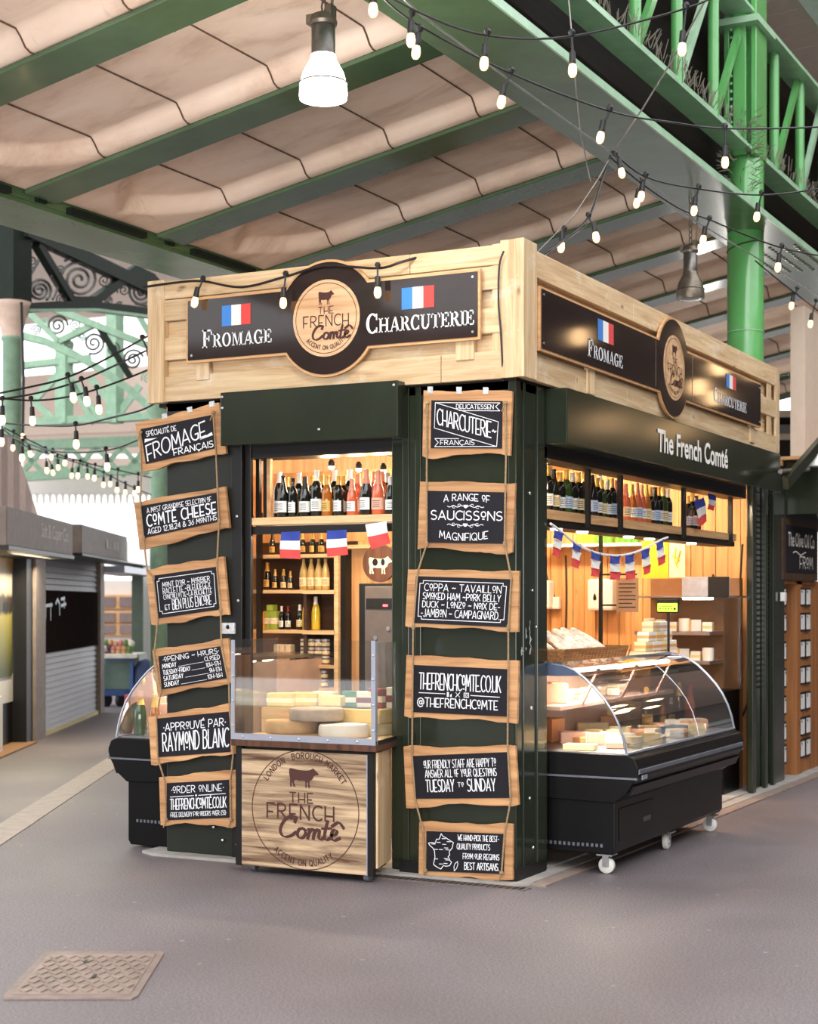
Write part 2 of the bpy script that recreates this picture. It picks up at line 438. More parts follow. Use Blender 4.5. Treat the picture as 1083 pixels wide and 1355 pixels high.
def smooth_pts(pts, k=4):
    out = []
    for i in range(len(pts) - 1):
        p0 = pts[max(i - 1, 0)]; p1 = pts[i]; p2 = pts[i + 1]; p3 = pts[min(i + 2, len(pts) - 1)]
        for j in range(k):
            t = j / k
            out.append(tuple(0.5 * ((2 * p1[q]) + (-p0[q] + p2[q]) * t + (2 * p0[q] - 5 * p1[q] + 4 * p2[q] - p3[q]) * t * t + (-p0[q] + 3 * p1[q] - 3 * p2[q] + p3[q]) * t ** 3) for q in range(len(p1))))
    out.append(tuple(pts[-1])); return out
# ------------------------------------------------------------------ lettering (drawn as strokes)
def _glyphs():
    a = circ; G = {}
    G['A'] = (.62, [[(0, 0), (.31, 1), (.62, 0)], [(.09, .28), (.53, .28)]])
    G['B'] = (.52, [[(0, 0), (0, 1)] + a(.24, .79, .24, .21, 90, -90) + [(0, .58)], [(0, .58)] + a(.24, .29, .28, .29, 90, -90) + [(0, 0)]])
    G['C'] = (.55, [a(.36, .5, .36, .5, 52, 308, 16)])
    G['D'] = (.56, [[(0, 0), (0, 1)] + a(.14, .5, .42, .5, 90, -90, 12) + [(0, 0)]])
    G['E'] = (.46, [[(.46, 1), (0, 1), (0, 0), (.46, 0)], [(0, .34), (.36, .34)]])
    G['F'] = (.46, [[(.46, 1), (0, 1), (0, 0)], [(0, .4), (.36, .4)]])
    G['G'] = (.6, [a(.36, .5, .36, .5, 52, 300, 16) + [(.58, .38), (.34, .38)], [(.58, .38), (.58, .02)]])
    G['H'] = (.54, [[(0, 0), (0, 1)], [(.54, 0), (.54, 1)], [(0, .34), (.54, .34)]])
    G['I'] = (.0, [[(0, 0), (0, 1)]])
    G['J'] = (.3, [[(.3, 1), (.3, .2)] + a(.12, .2, .18, .2, 0, -150, 6)])
    G['K'] = (.52, [[(0, 0), (0, 1)], [(.5, 1), (0, .36)], [(.16, .54), (.52, 0)]])
    G['L'] = (.42, [[(0, 1), (0, 0), (.42, 0)]])
    G['M'] = (.7, [[(0, 0), (.08, 1), (.35, .3), (.62, 1), (.7, 0)]])
    G['N'] = (.56, [[(0, 0), (0, 1), (.56, 0), (.56, 1)]])
    G['O'] = (.7, [a(.35, .5, .35, .5, 0, 360, 20)])
    G['P'] = (.5, [[(0, 0), (0, 1)] + a(.24, .72, .26, .28, 90, -90) + [(0, .44)]])
    G['Q'] = (.72, [a(.35, .5, .35, .5, 0, 360, 20), [(.42, .24), (.72, -.08)]])
    G['R'] = (.54, [[(0, 0), (0, 1)] + a(.24, .74, .26, .26, 90, -90) + [(0, .48)], [(.18, .48), (.54, 0)]])
    G['S'] = (.48, [a(.25, .75, .23, .25, 40, 250, 10) + a(.23, .25, .25, .25, 80, -140, 10)])
    G['T'] = (.54, [[(0, 1), (.54, 1)], [(.27, 1), (.27, 0)]])
    G['U'] = (.54, [[(0, 1), (0, .26)] + a(.27, .26, .27, .26, 180, 360, 10) + [(.54, 1)]])
    G['V'] = (.58, [[(0, 1), (.29, 0), (.58, 1)]])
    G['W'] = (.84, [[(0, 1), (.2, 0), (.42, .7), (.64, 0), (.84, 1)]])
    G['X'] = (.54, [[(0, 1), (.54, 0)], [(0, 0), (.54, 1)]])
    G['Y'] = (.54, [[(0, 1), (.27, .42), (.54, 1)], [(.27, .42), (.27, 0)]])
    G['Z'] = (.5, [[(0, 1), (.5, 1), (0, 0), (.5, 0)]])
    G['0'] = (.48, [a(.24, .5, .24, .5, 0, 360, 16)])
    G['1'] = (.16, [[(0, .8), (.16, 1), (.16, 0)]])
    G['2'] = (.46, [a(.23, .74, .22, .26, 165, -20, 8) + [(0, 0), (.46, 0)]])
    G['3'] = (.44, [a(.2, .76, .22, .24, 150, -80, 8) + a(.2, .27, .24, .27, 85, -150, 8)])
    G['4'] = (.5, [[(.38, 0), (.38, 1), (0, .3), (.5, .3)]])
    G['5'] = (.44, [[(.42, 1), (.06, 1), (.03, .56)] + a(.2, .32, .24, .31, 110, -150, 10)])
    G['6'] = (.46, [[(.4, .98), (.12, .6)] + a(.23, .3, .23, .3, 150, 510, 14)])
    G['7'] = (.44, [[(0, 1), (.44, 1), (.12, 0)]])
    G['8'] = (.46, [a(.23, .76, .2, .24, 0, 360, 12), a(.23, .27, .23, .27, 0, 360, 14)])
    G['9'] = (.46, [[(.06, .02), (.36, .42)] + a(.23, .7, .23, .3, -30, 330, 14)])
    G['.'] = (.03, [[(0, 0), (.03, .0), (.03, .05)]])
    G[','] = (.05, [[(.05, .06), (0, -.12)]])
    G['-'] = (.3, [[(0, .42), (.3, .42)]])
    G['~'] = (.46, [[(0, .42), (.12, .52), (.3, .4), (.46, .5)]])
    G['&'] = (.6, [[(.6, 0), (.12, .68)] + a(.25, .82, .16, .17, 200, -20, 8) + [(.1, .42)] + a(.24, .24, .24, .24, 140, 330, 8) + [(.6, .5)]])
    G['@'] = (.84, [a(.42, .46, .17, .2, 0, 360, 12), [(.6, .66), (.59, .3), (.7, .26)] + a(.42, .46, .42, .48, -10, 310, 22)])
    G['+'] = (.4, [[(0, .45), (.4, .45)], [(.2, .25), (.2, .65)]])
    G['£'] = (.44, [a(.28, .72, .16, .26, 20, 190, 8) + [(.12, .1), (0, 0), (.44, 0)], [(0, .42), (.34, .42)]])
    G['·'] = (.06, [[(0, .44), (.06, .44), (.06, .5)]])
    G[':'] = (.03, [[(0, .2), (.03, .2)], [(0, .66), (.03, .66)]])
    G[' '] = (.2, [])
    for c, base, acc in (('É', 'E', [(.2, 1.1), (.36, 1.26)]), ('é', 'E', [(.2, 1.1), (.36, 1.26)]), ('È', 'E', [(.1, 1.26), (.26, 1.1)])):
        G[c] = (G[base][0], G[base][1] + [acc])
    G['Ç'] = (.55, G['C'][1] + [[(.36, 0), (.42, -.12), (.28, -.2)]])
    # low-slung nouveau small O
    G['o'] = (.4, [a(.2, .66, .2, .3, 0, 360, 14), [(.12, .12), (.28, .12)]])
    # light lower case used on the neighbouring board
    G['h'] = (.34, [[(0, 0), (0, 1)], [(0, .3)] + a(.17, .36, .17, .18, 180, 0, 6) + [(.34, 0)]])
    G['e'] = (.36, [[(.0, .28), (.36, .28)] + a(.18, .28, .18, .26, 0, 310, 12)])
    G['l'] = (.0, [[(0, 0), (0, 1)]])
    G['i'] = (.0, [[(0, 0), (0, .5)], [(0, .66), (0, .72)]])
    G['v'] = (.34, [[(0, .52), (.17, 0), (.34, .52)]])
    G['c'] = (.3, [a(.2, .26, .2, .26, 50, 310, 10)])
    return G
GLYPH = _glyphs()
def text_width(t, gap=.17): return sum(GLYPH[c][0] + gap for c in t) - gap
def write(mb, t, rect, w, fr, n, gap=.17, slope=0.0, shear=0.0, arc=0.0):
    """strokes of t stretched into rect (u0, v0, u1, v1); slope lifts the right end, arc bows the line"""
    u0, v0, u1, v1 = rect; W = text_width(t, gap); sx = (u1 - u0) / W; sy = v1 - v0; x = 0.0
    for ch in t:
        gw, strokes = GLYPH[ch]
        for st in strokes:
            pts = []
            for (a, b) in st:
                k = (x + a) / W
                pts.append((u0 + (x + a) * sx + shear * b * sy, v0 + b * sy + slope * k + arc * (1 - (2 * k - 1) ** 2)))
            wide(mb, pts, w, fr, n)
        x += gw + gap
def wide(mb, pts, w, fr, n):
    """ribbon whose width is measured in metres although pts are in board units"""
    lift = n + (len(mb.f) % 11) * .00012
    P = [fr(u, v, lift) for u, v in pts]
    for i in range(1, len(P) - 1):            # break the stroke at sharp corners
        a, c = P[i] - P[i - 1], P[i + 1] - P[i]
        if a.length > 1e-7 and c.length > 1e-7 and a.normalized().dot(c.normalized()) < .3:
            ws = isinstance(w, (list, tuple))
            wide(mb, pts[:i + 1], w[:i + 1] if ws else w, fr, n); wide(mb, pts[i:], w[i:] if ws else w, fr, n)
            return
    nn = (fr(0, 0, 1.0) - fr(0, 0, 0)).normalized(); k = len(P)
    if k < 2: return
    o = len(mb.v)
    for i in range(k):
        a = P[i] - P[i - 1] if i > 0 else P[1] - P[0]
        c = P[i + 1] - P[i] if i < k - 1 else a
        if a.length < 1e-7: a = c
        if c.length < 1e-7: c = a
        a = a.normalized() if a.length > 1e-9 else Vector((1, 0, 0)); c = c.normalized() if c.length > 1e-9 else a
        t = a + c
        if t.length < .3: t = a
        t.normalize(); sd = nn.cross(t); q = max(.55, sd.dot(nn.cross(a)))
        ww = (w[i] if isinstance(w, (list, tuple)) else w) / 2 / q
        ex = Vector((0, 0, 0))
        if i == 0: ex = -t * ww * .6
        if i == k - 1: ex = t * ww * .6
        mb.v.append(tuple(P[i] + sd * ww + ex)); mb.v.append(tuple(P[i] - sd * ww + ex))
    for i in range(k - 1): mb.f.append((o + 2 * i, o + 2 * i + 1, o + 2 * i + 3, o + 2 * i + 2))
# serifed display capitals: polygons
def _serif():
    S = {}
    def rect(x0, y0, x1, y1): return [(x0, y0), (x1, y0), (x1, y1), (x0, y1)]
    def ring(cx, cy, rx, ry, ix, iy, a0, a1, n=14):
        o = circ(cx, cy, rx, ry, a0, a1, n); i = circ(cx, cy, ix, iy, a0, a1, n)
        return [[o[k], o[k + 1], i[k + 1], i[k]] for k in range(n)]
    foot = lambda x0, x1, y: [rect(x0, y, x1, y + .09)]
    def stem(x, w=.19): return [rect(x, 0, x + w, 1)] + foot(x - .09, x + w + .09, 0) + foot(x - .09, x + w + .09, .91)
    S['F'] = (.74, stem(.09) + [rect(.2, .9, .72, 1), rect(.64, .7, .73, 1), rect(.2, .46, .5, .55), rect(.46, .36, .54, .66)])
    S['E'] = (.76, stem(.09) + [rect(.2, .9, .7, 1), rect(.62, .72, .71, 1), rect(.2, .46, .48, .55), rect(.44, .36, .52, .66), rect(.2, 0, .74, .1), rect(.66, 0, .75, .3)])
    S['R'] = (.86, stem(.09) + ring(.36, .74, .36, .26, .17, .17, 90, -90) + [rect(.2, .91, .38, 1), rect(.2, .48, .38, .56), [(.36, .5), (.56, .5), (.84, .08), (.64, .0)], rect(.66, 0, .9, .09)])
    S['O'] = (.9, ring(.44, .5, .44, .52, .23, .43, 0, 360, 24))
    S['C'] = (.82, ring(.44, .5, .44, .52, .23, .43, 48, 312, 20) + [rect(.68, .66, .77, .98), rect(.68, .02, .77, .28)])
    S['G'] = (.9, ring(.44, .5, .44, .52, .23, .43, 48, 318, 20) + [rect(.68, .66, .77, .98), rect(.6, .02, .8, .44), rect(.5, .38, .9, .47)])
    S['M'] = (1.08, [rect(.1, 0, .18, 1), rect(.8, 0, .99, 1), [(.1, 1), (.32, 1), (.58, .12), (.5, .0)], [(.84, 1), (.78, 1), (.5, .0), (.56, .05)]] + foot(0, .28, 0) + foot(.72, 1.08, 0) + foot(0, .3, .91) + foot(.8, 1.08, .91))
    S['A'] = (.94, [[(.08, 0), (.17, 0), (.52, 1), (.44, 1)], [(.4, 1), (.58, 1), (.88, 0), (.66, 0)], rect(.24, .28, .7, .37)] + foot(0, .26, 0) + foot(.58, .96, 0))
    S['H'] = (.96, stem(.09) + stem(.68) + [rect(.25, .45, .72, .55)])
    S['U'] = (.9, [rect(.1, .3, .29, 1), rect(.7, .3, .78, 1)] + ring(.44, .32, .34, .34, .16, .24, 180, 360) + foot(0, .38, .91) + foot(.6, .88, .91))
    S['T'] = (.8, stem(.3) + [rect(0, .9, .8, 1), rect(0, .7, .08, 1), rect(.72, .7, .8, 1)])
    S['I'] = (.38, stem(.09))
    return S
SERIF = _serif()
def write_serif(mb, t, rect, fr, n, small=.74, gap=.05):
    W = sum(SERIF[c][0] * (1 if i == 0 else small) + gap for i, c in enumerate(t)) - gap
    u0, v0, u1, v1 = rect; sx = (u1 - u0) / W; sy = v1 - v0; x = 0.0
    for i, ch in enumerate(t):
        k = 1 if i == 0 else small; gw, polys = SERIF[ch]
        for p in polys: mb.flat([(u0 + (x + a * k) * sx, v0 + b * k * sy) for a, b in p], fr, n)
        x += gw * k + gap
def script_comte(mb, rect, fr, n, unit):
    """brush script word with a roof-shaped accent"""
    S = [[(.56, .74), (.6, .95), (.44, 1.0), (.24, .84), (.1, .5), (.1, .2), (.24, .02), (.46, .08), (.62, .26)],
         [(.86, .46), (.74, .42), (.68, .2), (.76, .02), (.9, .06), (.96, .26), (.9, .44), (.86, .46), (1.0, .4)],
         [(1.06, .46), (1.08, .3), (1.05, .02)], [(1.07, .22), (1.16, .44), (1.25, .42), (1.24, .02)], [(1.25, .22), (1.34, .44), (1.43, .42), (1.42, .12), (1.5, .02), (1.58, .1)],
         [(1.68, .88), (1.62, .4), (1.62, .1), (1.7, .02), (1.8, .1)], [(1.5, .52), (1.82, .56)],
         [(1.84, .24), (1.98, .3), (2.02, .44), (1.93, .5), (1.85, .36), (1.85, .14), (1.95, .02), (2.14, .14)],
         [(1.84, .66), (2.02, .84), (2.12, .8), (2.24, .6)]]
    u0, v0, u1, v1 = rect; sx = (u1 - u0) / 2.24; sy = v1 - v0
    for st in S:
        pts = smooth_pts(st, 5); w = []
        for i in range(len(pts)):
            a = pts[max(i - 1, 0)]; c = pts[min(i + 1, len(pts) - 1)]
            an = math.atan2(c[1] - a[1], c[0] - a[0]); w.append(unit * (.045 + .085 * abs(math.sin(an + .35))))
        wide(mb, [(u0 + (x + .06 * y) * sx, v0 + y * sy) for x, y in pts], w, fr, n)
COW = [(0, .72), (.0, .9), (.06, .97), (.2, .95), (.36, .91), (.62, .88), (.82, .88), (.96, .9), (1.08, .96), (1.16, 1.02), (1.22, .95), (1.32, .84), (1.42, .74), (1.4, .67), (1.26, .66),
       (1.18, .58), (1.12, .44), (1.02, .36), (.98, .3), (.99, .12), (1.02, .0), (.92, .0), (.91, .26), (.86, .3), (.84, .12), (.87, .02), (.78, .0), (.78, .3), (.72, .36), (.5, .34),
       (.34, .38), (.24, .34), (.24, .22), (.3, .08), (.3, .02), (.21, .02), (.17, .2), (.13, .26), (.12, .12), (.15, .02), (.05, .02), (.04, .2), (.05, .4), (.02, .56)]
def cow(mb, rect, fr, n):
    u0, v0, u1, v1 = rect
    mb.flat([(u0 + x / 1.42 * (u1 - u0), v0 + y / 1.02 * (v1 - v0)) for x, y in COW], fr, n)
def write_arc(mb, t, c, r, a_mid, h, w, fr, n, inside=False, gap=.22, squeeze=1.0):
    """letters round a circle; inside: feet towards the rim, read along the bottom"""
    W = text_width(t, gap) * h * squeeze; x = 0.0
    for ch in t:
        gw, strokes = GLYPH[ch]
        for st in strokes:
            pts = []
            for (a, b) in st:
                s_ = (x + a) * h * squeeze - W / 2
                ang = R(a_mid) + (s_ / r if inside else -s_ / r); rr = r - b * h if inside else r + b * h
                pts.append((c[0] + rr * math.cos(ang), c[1] + rr * math.sin(ang)))
            wide(mb, pts, w, fr, n)
        x += gw + gap
def font_mesh(t, bold=0.0):
    cu = bpy.data.curves.new('type', 'FONT'); cu.body = t; cu.offset = bold; cu.resolution_u = 3
    ob = bpy.data.objects.new('type', cu); COL.objects.link(ob); bpy.context.view_layer.update()
    me = bpy.data.meshes.new_from_object(ob.evaluated_get(bpy.context.evaluated_depsgraph_get()))
    vs = [(v.co.x, v.co.y) for v in me.vertices]; fs = [tuple(p.vertices) for p in me.polygons]
    bpy.data.objects.remove(ob); bpy.data.curves.remove(cu); bpy.data.meshes.remove(me)
    return vs, fs
def write_font(mb, t, rect, fr, n, bold=0.0):
    vs, fs = font_mesh(t, bold); u0, v0, u1, v1 = rect
    x0 = min(v[0] for v in vs); x1 = max(v[0] for v in vs); y0 = 0.0; y1 = max(v[1] for v in vs)
    mb.add([fr(u0 + (x - x0) / (x1 - x0) * (u1 - u0), v0 + (y - y0) / (y1 - y0) * (v1 - v0), n) for x, y in vs], fs)
# ------------------------------------------------------------------ ground
o = MB().add([(-60, -14, 0), (30, -14, 0), (30, 60, 0), (-60, 60, 0)], [(0, 1, 2, 3)]).build('floor', 'asphalt'); struct(o)
# concrete step the stall stands on, with its kerb
step = MB()
step.prism([(-2.66, -.05), (-2.52, -.12), (-.76, -.09), (0.02, -.09), (.1, .0), (.1, 13.5), (-2.66, 6.2)], frame((0, 0, 0), (1, 0, 0), (0, 1, 0)), 0.0, .018)
struct(step.build('trim_1', 'concrete'))
k = MB().box(.1, -.02, .0, .2, 13.0, .012); struct(k.build('trim_2', plain('worn_stone_kerb', srgb(128, 112, 104), .85, var=.2)))
# gutter channel in the lane on the left
U30 = Vector((-2.031, 3.645, 0)).normalized()
g0 = Vector((-4.06, .15, 0)); gm = MB()
W30 = Vector((U30.y, -U30.x, 0))
a, b = g0 - U30 * 4.0, g0 + U30 * 16
gm.hexa([a - W30 * .12, a + W30 * .12, b + W30 * .12, b - W30 * .12], [p + Vector((0, 0, .006)) for p in (a - W30 * .12, a + W30 * .12, b + W30 * .12, b - W30 * .12)])
struct(gm.build('trim_3', plain('pale_gutter_stone', srgb(158, 146, 136), .6, var=.15)))
# slotted drain in front of the corner pillar
dr = thing('drain_grating', 'slotted grey drain grating set in the ground before the corner pillar', 'drain', (-.3, -.16, 0))
gr = MB(); gr.box(-.86, -.2, 0, .14, -.1, .006)
gr.build('channel_frame', plain('drain_metal', srgb(108, 96, 92), .6, metal=.2, var=.2), dr)
sl = MB()
for i in range(24): sl.box(-.85 + i * .041, -.19, .0062, -.828 + i * .041, -.11, .0075)
sl.build('slots', 'near_black', dr)
# manhole cover
mh = thing('manhole_cover', 'worn pinkish iron manhole cover set in the asphalt at lower left', 'manhole cover', (-.76, -2.98, 0))
q = [onZ(0, 1322, .004), onZ(180, 1322, .004), onZ(219, 1259, .004), onZ(60, 1259, .004)]
fr = quad_frame(q[3], q[2], q[1], q[0], (0, 0, 1))
rim = plain('worn_iron_rim', srgb(130, 112, 104), .55, metal=.25, var=.25, scale=12)
MB().prism([(.03, 0), (.97, 0), (1, .06), (1, .94), (.97, 1), (.03, 1), (0, .94), (0, .06)], fr, -.003, .002).build('frame', rim, mh)
plate = plain('worn_iron_plate', srgb(136, 118, 108), .5, metal=.25, var=.3, scale=9)
pl = MB().prism([(.06, .08), (.94, .08), (.94, .92), (.06, .92)], fr, .002, .005).build('plate', plate, mh)
tr = MB()
for i in range(15):
    for j in range(9):
        u, v = .1 + i * .057, .13 + j * .088
        c_, s_ = (.016, .028) if (i + j) % 2 else (.02, -.024)
        tr.prism([(u - c_, v - s_), (u - c_ + .012, v - s_), (u + c_ + .012, v + s_), (u + c_, v + s_)], fr, .005, .0095)
tr.build('tread', plate, mh)
kh = MB()
for u, v in ((.4, .7), (.56, .38)): kh.prism([(u, v), (u + .03, v), (u + .03, v + .06), (u, v + .06)], fr, .0096, .0105)
kh.build('key_hole', 'near_black', mh)

# ------------------------------------------------------------------ roof over the stall: beams Y = .0 + 1.5 k, falling to the left
def roof_z(x): return 5.073 + .19 * (x + .58)
RIB0, RIBS = .0, range(-3, 11)
XL, XR = -3.72, -.58
RIB_Y = [RIB0 + .02 + 1.53 * k for k in RIBS]
for i, y in enumerate(RIB_Y):
    a, b = XL, XR
    mb = MB()
    z0, z1 = roof_z(a), roof_z(b)
    mb.hexa([(a, y, z0), (b, y, z1), (b, y + .34, z1), (a, y + .34, z0)], [(a, y, z0 + .03), (b, y, z1 + .03), (b, y + .34, z1 + .03), (a, y + .34, z0 + .03)])
    mb.hexa([(a, y + .15, z0 + .03), (b, y + .15, z1 + .03), (b, y + .19, z1 + .03), (a, y + .19, z0 + .03)], [(a, y + .15, z0 + .24), (b, y + .15, z1 + .24), (b, y + .19, z1 + .24), (a, y + .19, z0 + .24)])
    o = mb.build('roof_beam', 'rib_green', bev=.006)
    tag(o, 'green sloping roof beam under the cream ceiling, the %s counted from the viewer' % ORD[i], 'roof beam', 'green roof beams above the stall')
# cream coffered panels between the beams
def panel_h(x, y, y0, y1):
    d = min(y - y0, y1 - y)
    xe = XL + .1
    if x < xe + .62:                       # rounded left end
        hw = (y1 - y0) / 2; t = (xe + .62 - x) / .62
        d = min(d, hw * (1 - t * t) - abs(y - (y0 + y1) / 2) * 1.0 if t < 1 else -1)
    t = max(0.0, min(1.0, (d - .05) / .12)); return .1 * t * t * (3 - 2 * t)
for i, y in enumerate(RIB_Y[:-1]):
    y0, y1 = y + .33, RIB_Y[i + 1] + .01
    fn = lambda u, v: (XL + (XR - XL) * u, y0 + (y1 - y0) * v, roof_z(XL + (XR - XL) * u) + .035 + panel_h(XL + (XR - XL) * u, y0 + (y1 - y0) * v, y0, y1))
    o = MB().grid(fn, 64, 30).build('ceiling', 'ceiling', smooth=60, recalc=False); struct(o)
    sm = MB()
    for xs in (-3.02, -2.33, -1.64, -.95):
        pts = []
        for j in range(31):
            yy = y0 + (y1 - y0) * j / 30; pts.append((xs, yy, roof_z(xs) + .031 + panel_h(xs, yy, y0, y1)))
        sm.tube(pts, .007, 4)
    struct(sm.build('trim_%d' % (10 + i), 'seam'))
# slab over the panels so that daylight only comes in from the sides
sl = MB(); ya, yb = RIB_Y[0], RIB_Y[-1] + .3
sl.hexa([(-4.0, ya, roof_z(-4.0) + .3), (-.62, ya, roof_z(-.62) + .3), (-.62, yb, roof_z(-.62) + .3), (-4.0, yb, roof_z(-4.0) + .3)],
        [(-4.0, ya, roof_z(-4.0) + .36), (-.62, ya, roof_z(-.62) + .36), (-.62, yb, roof_z(-.62) + .36), (-4.0, yb, roof_z(-4.0) + .36)])
struct(sl.build('ceiling.deck', 'dark_boards'))
# ------------------------------------------------------------------ plate girders along the roof
YA, YB = -9.0, 19.0
g = MB(); g.box(-.6, -4.5, 5.03, .03, YB, 5.06)
o = g.build('plate_girder', 'girder_green'); tag(o, 'wide green plate girder crossing the top right of the roof to the bright green column', 'girder')
MB().box(-.6, -4.5, 5.06, -.5, YB, 5.6).build('web_plate', 'dark_boards', o)
e = MB(); e.box(.03, -4.5, 5.02, .045, YB, 5.075); e.build('flange_edge', 'truss_green', o)
rv = MB()
for i in range(5):
    for j in range(13):
        rv.lathe([(.0, -.012), (.016, -.009), (.02, 0)], 6, (-.5 + i * .12, 6.6 + j * .1, 5.03))
rv.build('rivets', 'girder_green', o)
g = MB(); g.box(-4.33, -6, 4.42, -3.76, YB, 4.45); g.box(-3.8, -6, 4.45, -3.74, YB, 4.56); g.box(-4.1, -6, 4.45, -4.05, YB, 5.0)
o = g.build('plate_girder', 'girder_green'); tag(o, 'green plate girder at left, at the low end of the cream ceiling', 'girder')
e = MB()
for i in range(14):
    yy = RIB_Y[0] + 1.53 * i + .17
    e.box(-3.74, yy + .3, 4.44, -3.69, yy + 1.2, 4.485)
    e.box(-3.745, yy - .04, 4.455, -3.71, yy + .06, 4.53)
e.build('bearing_cleats', 'dark_truss', o)
# boarded gutter wall above the girder
w = MB(); w.box(-.72, -4.5, 5.58, -.64, YB, 7.6); struct(w.build('wall_gutter', 'dark_boards'))
# ------------------------------------------------------------------ lattice truss over the column
t = thing('lattice_truss', 'pale green lattice truss over the bright green column at top right', 'truss', (-.3, 6, 5.7))
def chord(name, z, h, w_, y0=-4.5, y1=12.0):
    mb = MB(); mb.box(-.3 - w_ / 2, y0, z, -.3 + w_ / 2, y1, z + .03); mb.box(-.33, y0, z + .03, -.27, y1, z + h); mb.build(name, 'truss_green', t)
chord('bottom_chord', 5.74, .13, .22)
chord('top_chord', 6.98, .17, .26)
for i in range(-3, 10):
    if i == 5: continue
    y = .9 + i * 1.0
    if 5.3 < y < 6.5: continue
    MB().tube([(-.3, y, 5.8), (-.3, y, 7.06)], .05, 10).build('upright', 'bright_green', t, smooth=50)
    mb = MB(); mb.bar((-.3, y + .05, 5.86), (-.3, y + .93, 7.0), .05, .07); mb.build('diagonal', 'truss_green' if i % 2 else 'bright_green', t)
sp = MB()
for i in range(620):
    y = random.uniform(-4, 11.5); x = -.3 + random.uniform(-.02, .11); p = Vector((x, y, 5.87))
    sp.tube([p, p + Vector((random.uniform(-.03, .07), random.uniform(-.06, .06), random.uniform(.07, .14)))], .0035, 3, cap=False)
for i in range(150):
    a_ = random.uniform(0, 6.28); z = random.uniform(5.3, 6.0); p = Vector((-.23 + .13 * math.cos(a_), 5.5 + .1 * math.sin(a_), z))
    sp.tube([p, p + Vector((.09 * math.cos(a_), .09 * math.sin(a_), random.uniform(-.03, .06)))], .0035, 3, cap=False)
s_ = sp.build('bird_spikes', 'spike', t); s_['kind'] = 'stuff'
# pale slatted upper roof
sf = MB()
for i in range(60):
    y = -6 + i * .42; sf.hexa([(-9, y, 7.75), (-.5, y, 8.35), (-.5, y + .4, 8.35), (-9, y + .4, 7.75)], [(-9, y, 7.8), (-.5, y, 8.4), (-.5, y + .4, 8.4), (-9, y + .4, 7.8)])
sf.hexa([(-9, -6, 7.83), (.5, -6, 8.43), (.5, 19.2, 8.43), (-9, 19.2, 7.83)], [(-9, -6, 7.86), (.5, -6, 8.46), (.5, 19.2, 8.46), (-9, 19.2, 7.86)])
sf.box(-.2, -6, 8.5, .5, 9, 8.55); sf.box(-.2, 9, 8.5, 2.2, 60, 8.55); sf.box(2.2, 9, 8.5, 10.5, 60, 8.55)  # unseen roof pieces added to shade the lane and darken sky reflections
struct(MB().box(-26, 15, 8.5, -9, 22.5, 8.55).build('ceiling.left', 'soffit_pale'))
struct(sf.build('ceiling.upper', 'soffit'))
pb = MB(); pb.box(-.5, -6, 8.1, -.2, 19, 8.4); tag(pb.build('roof_purlin', 'truss_green'), 'green purlin along the edge of the pale slatted upper roof', 'purlin')
# ------------------------------------------------------------------ bright green column
c = thing('iron_column', 'bright green round iron column rising behind the wooden parapet', 'column', (-.3, 5.9, 0))
MB().lathe([(.165, 0), (.165, 5.66), (.15, 5.7), (0, 5.7)], 40, (-.3, 5.9, 0)).build('shaft', 'bright_green', c, smooth=50)
MB().tube([(-.3 + .168 * math.cos(a), 5.9 + .168 * math.sin(a), 4.9 + .04 * math.cos(a)) for a in [i * .3142 for i in range(21)]], .006, 5).build('wire_band', 'cable', c)
MB().tube([(-.3 + .168 * math.cos(a), 5.9 + .168 * math.sin(a), 4.12) for a in [i * .3142 for i in range(21)]], .004, 5).build('thin_band', 'truss_green', c)
pp = MB()
pp.box(-.45, 5.72, 5.7, -.4, 6.08, 7.2); pp.box(-.2, 5.72, 5.7, -.15, 6.08, 7.2); pp.box(-.42, 5.86, 5.7, -.18, 5.94, 7.2); pp.box(-.36, 5.7, 5.7, -.24, 5.74, 7.2)
pp.build('riveted_post', 'bright_green', c, bev=.008)
bl = MB()
for j in range(20):
    bl.lathe([(0, .012), (.014, .008), (.016, 0)], 6, mat=Matrix.Rotation(R(90), 4, 'X'), c=(-.38, 5.72, 5.8 + j * .07))
bl.build('rivets', 'truss_green', c)
MB().hexa([(-.5, 5.6, 6.86), (-.1, 5.6, 6.86), (-.1, 6.2, 6.86), (-.5, 6.2, 6.86)], [(-.5, 5.6, 6.92), (-.1, 5.6, 6.92), (-.1, 6.2, 6.92), (-.5, 6.2, 6.92)]).build('cap_plate', 'truss_green', c)

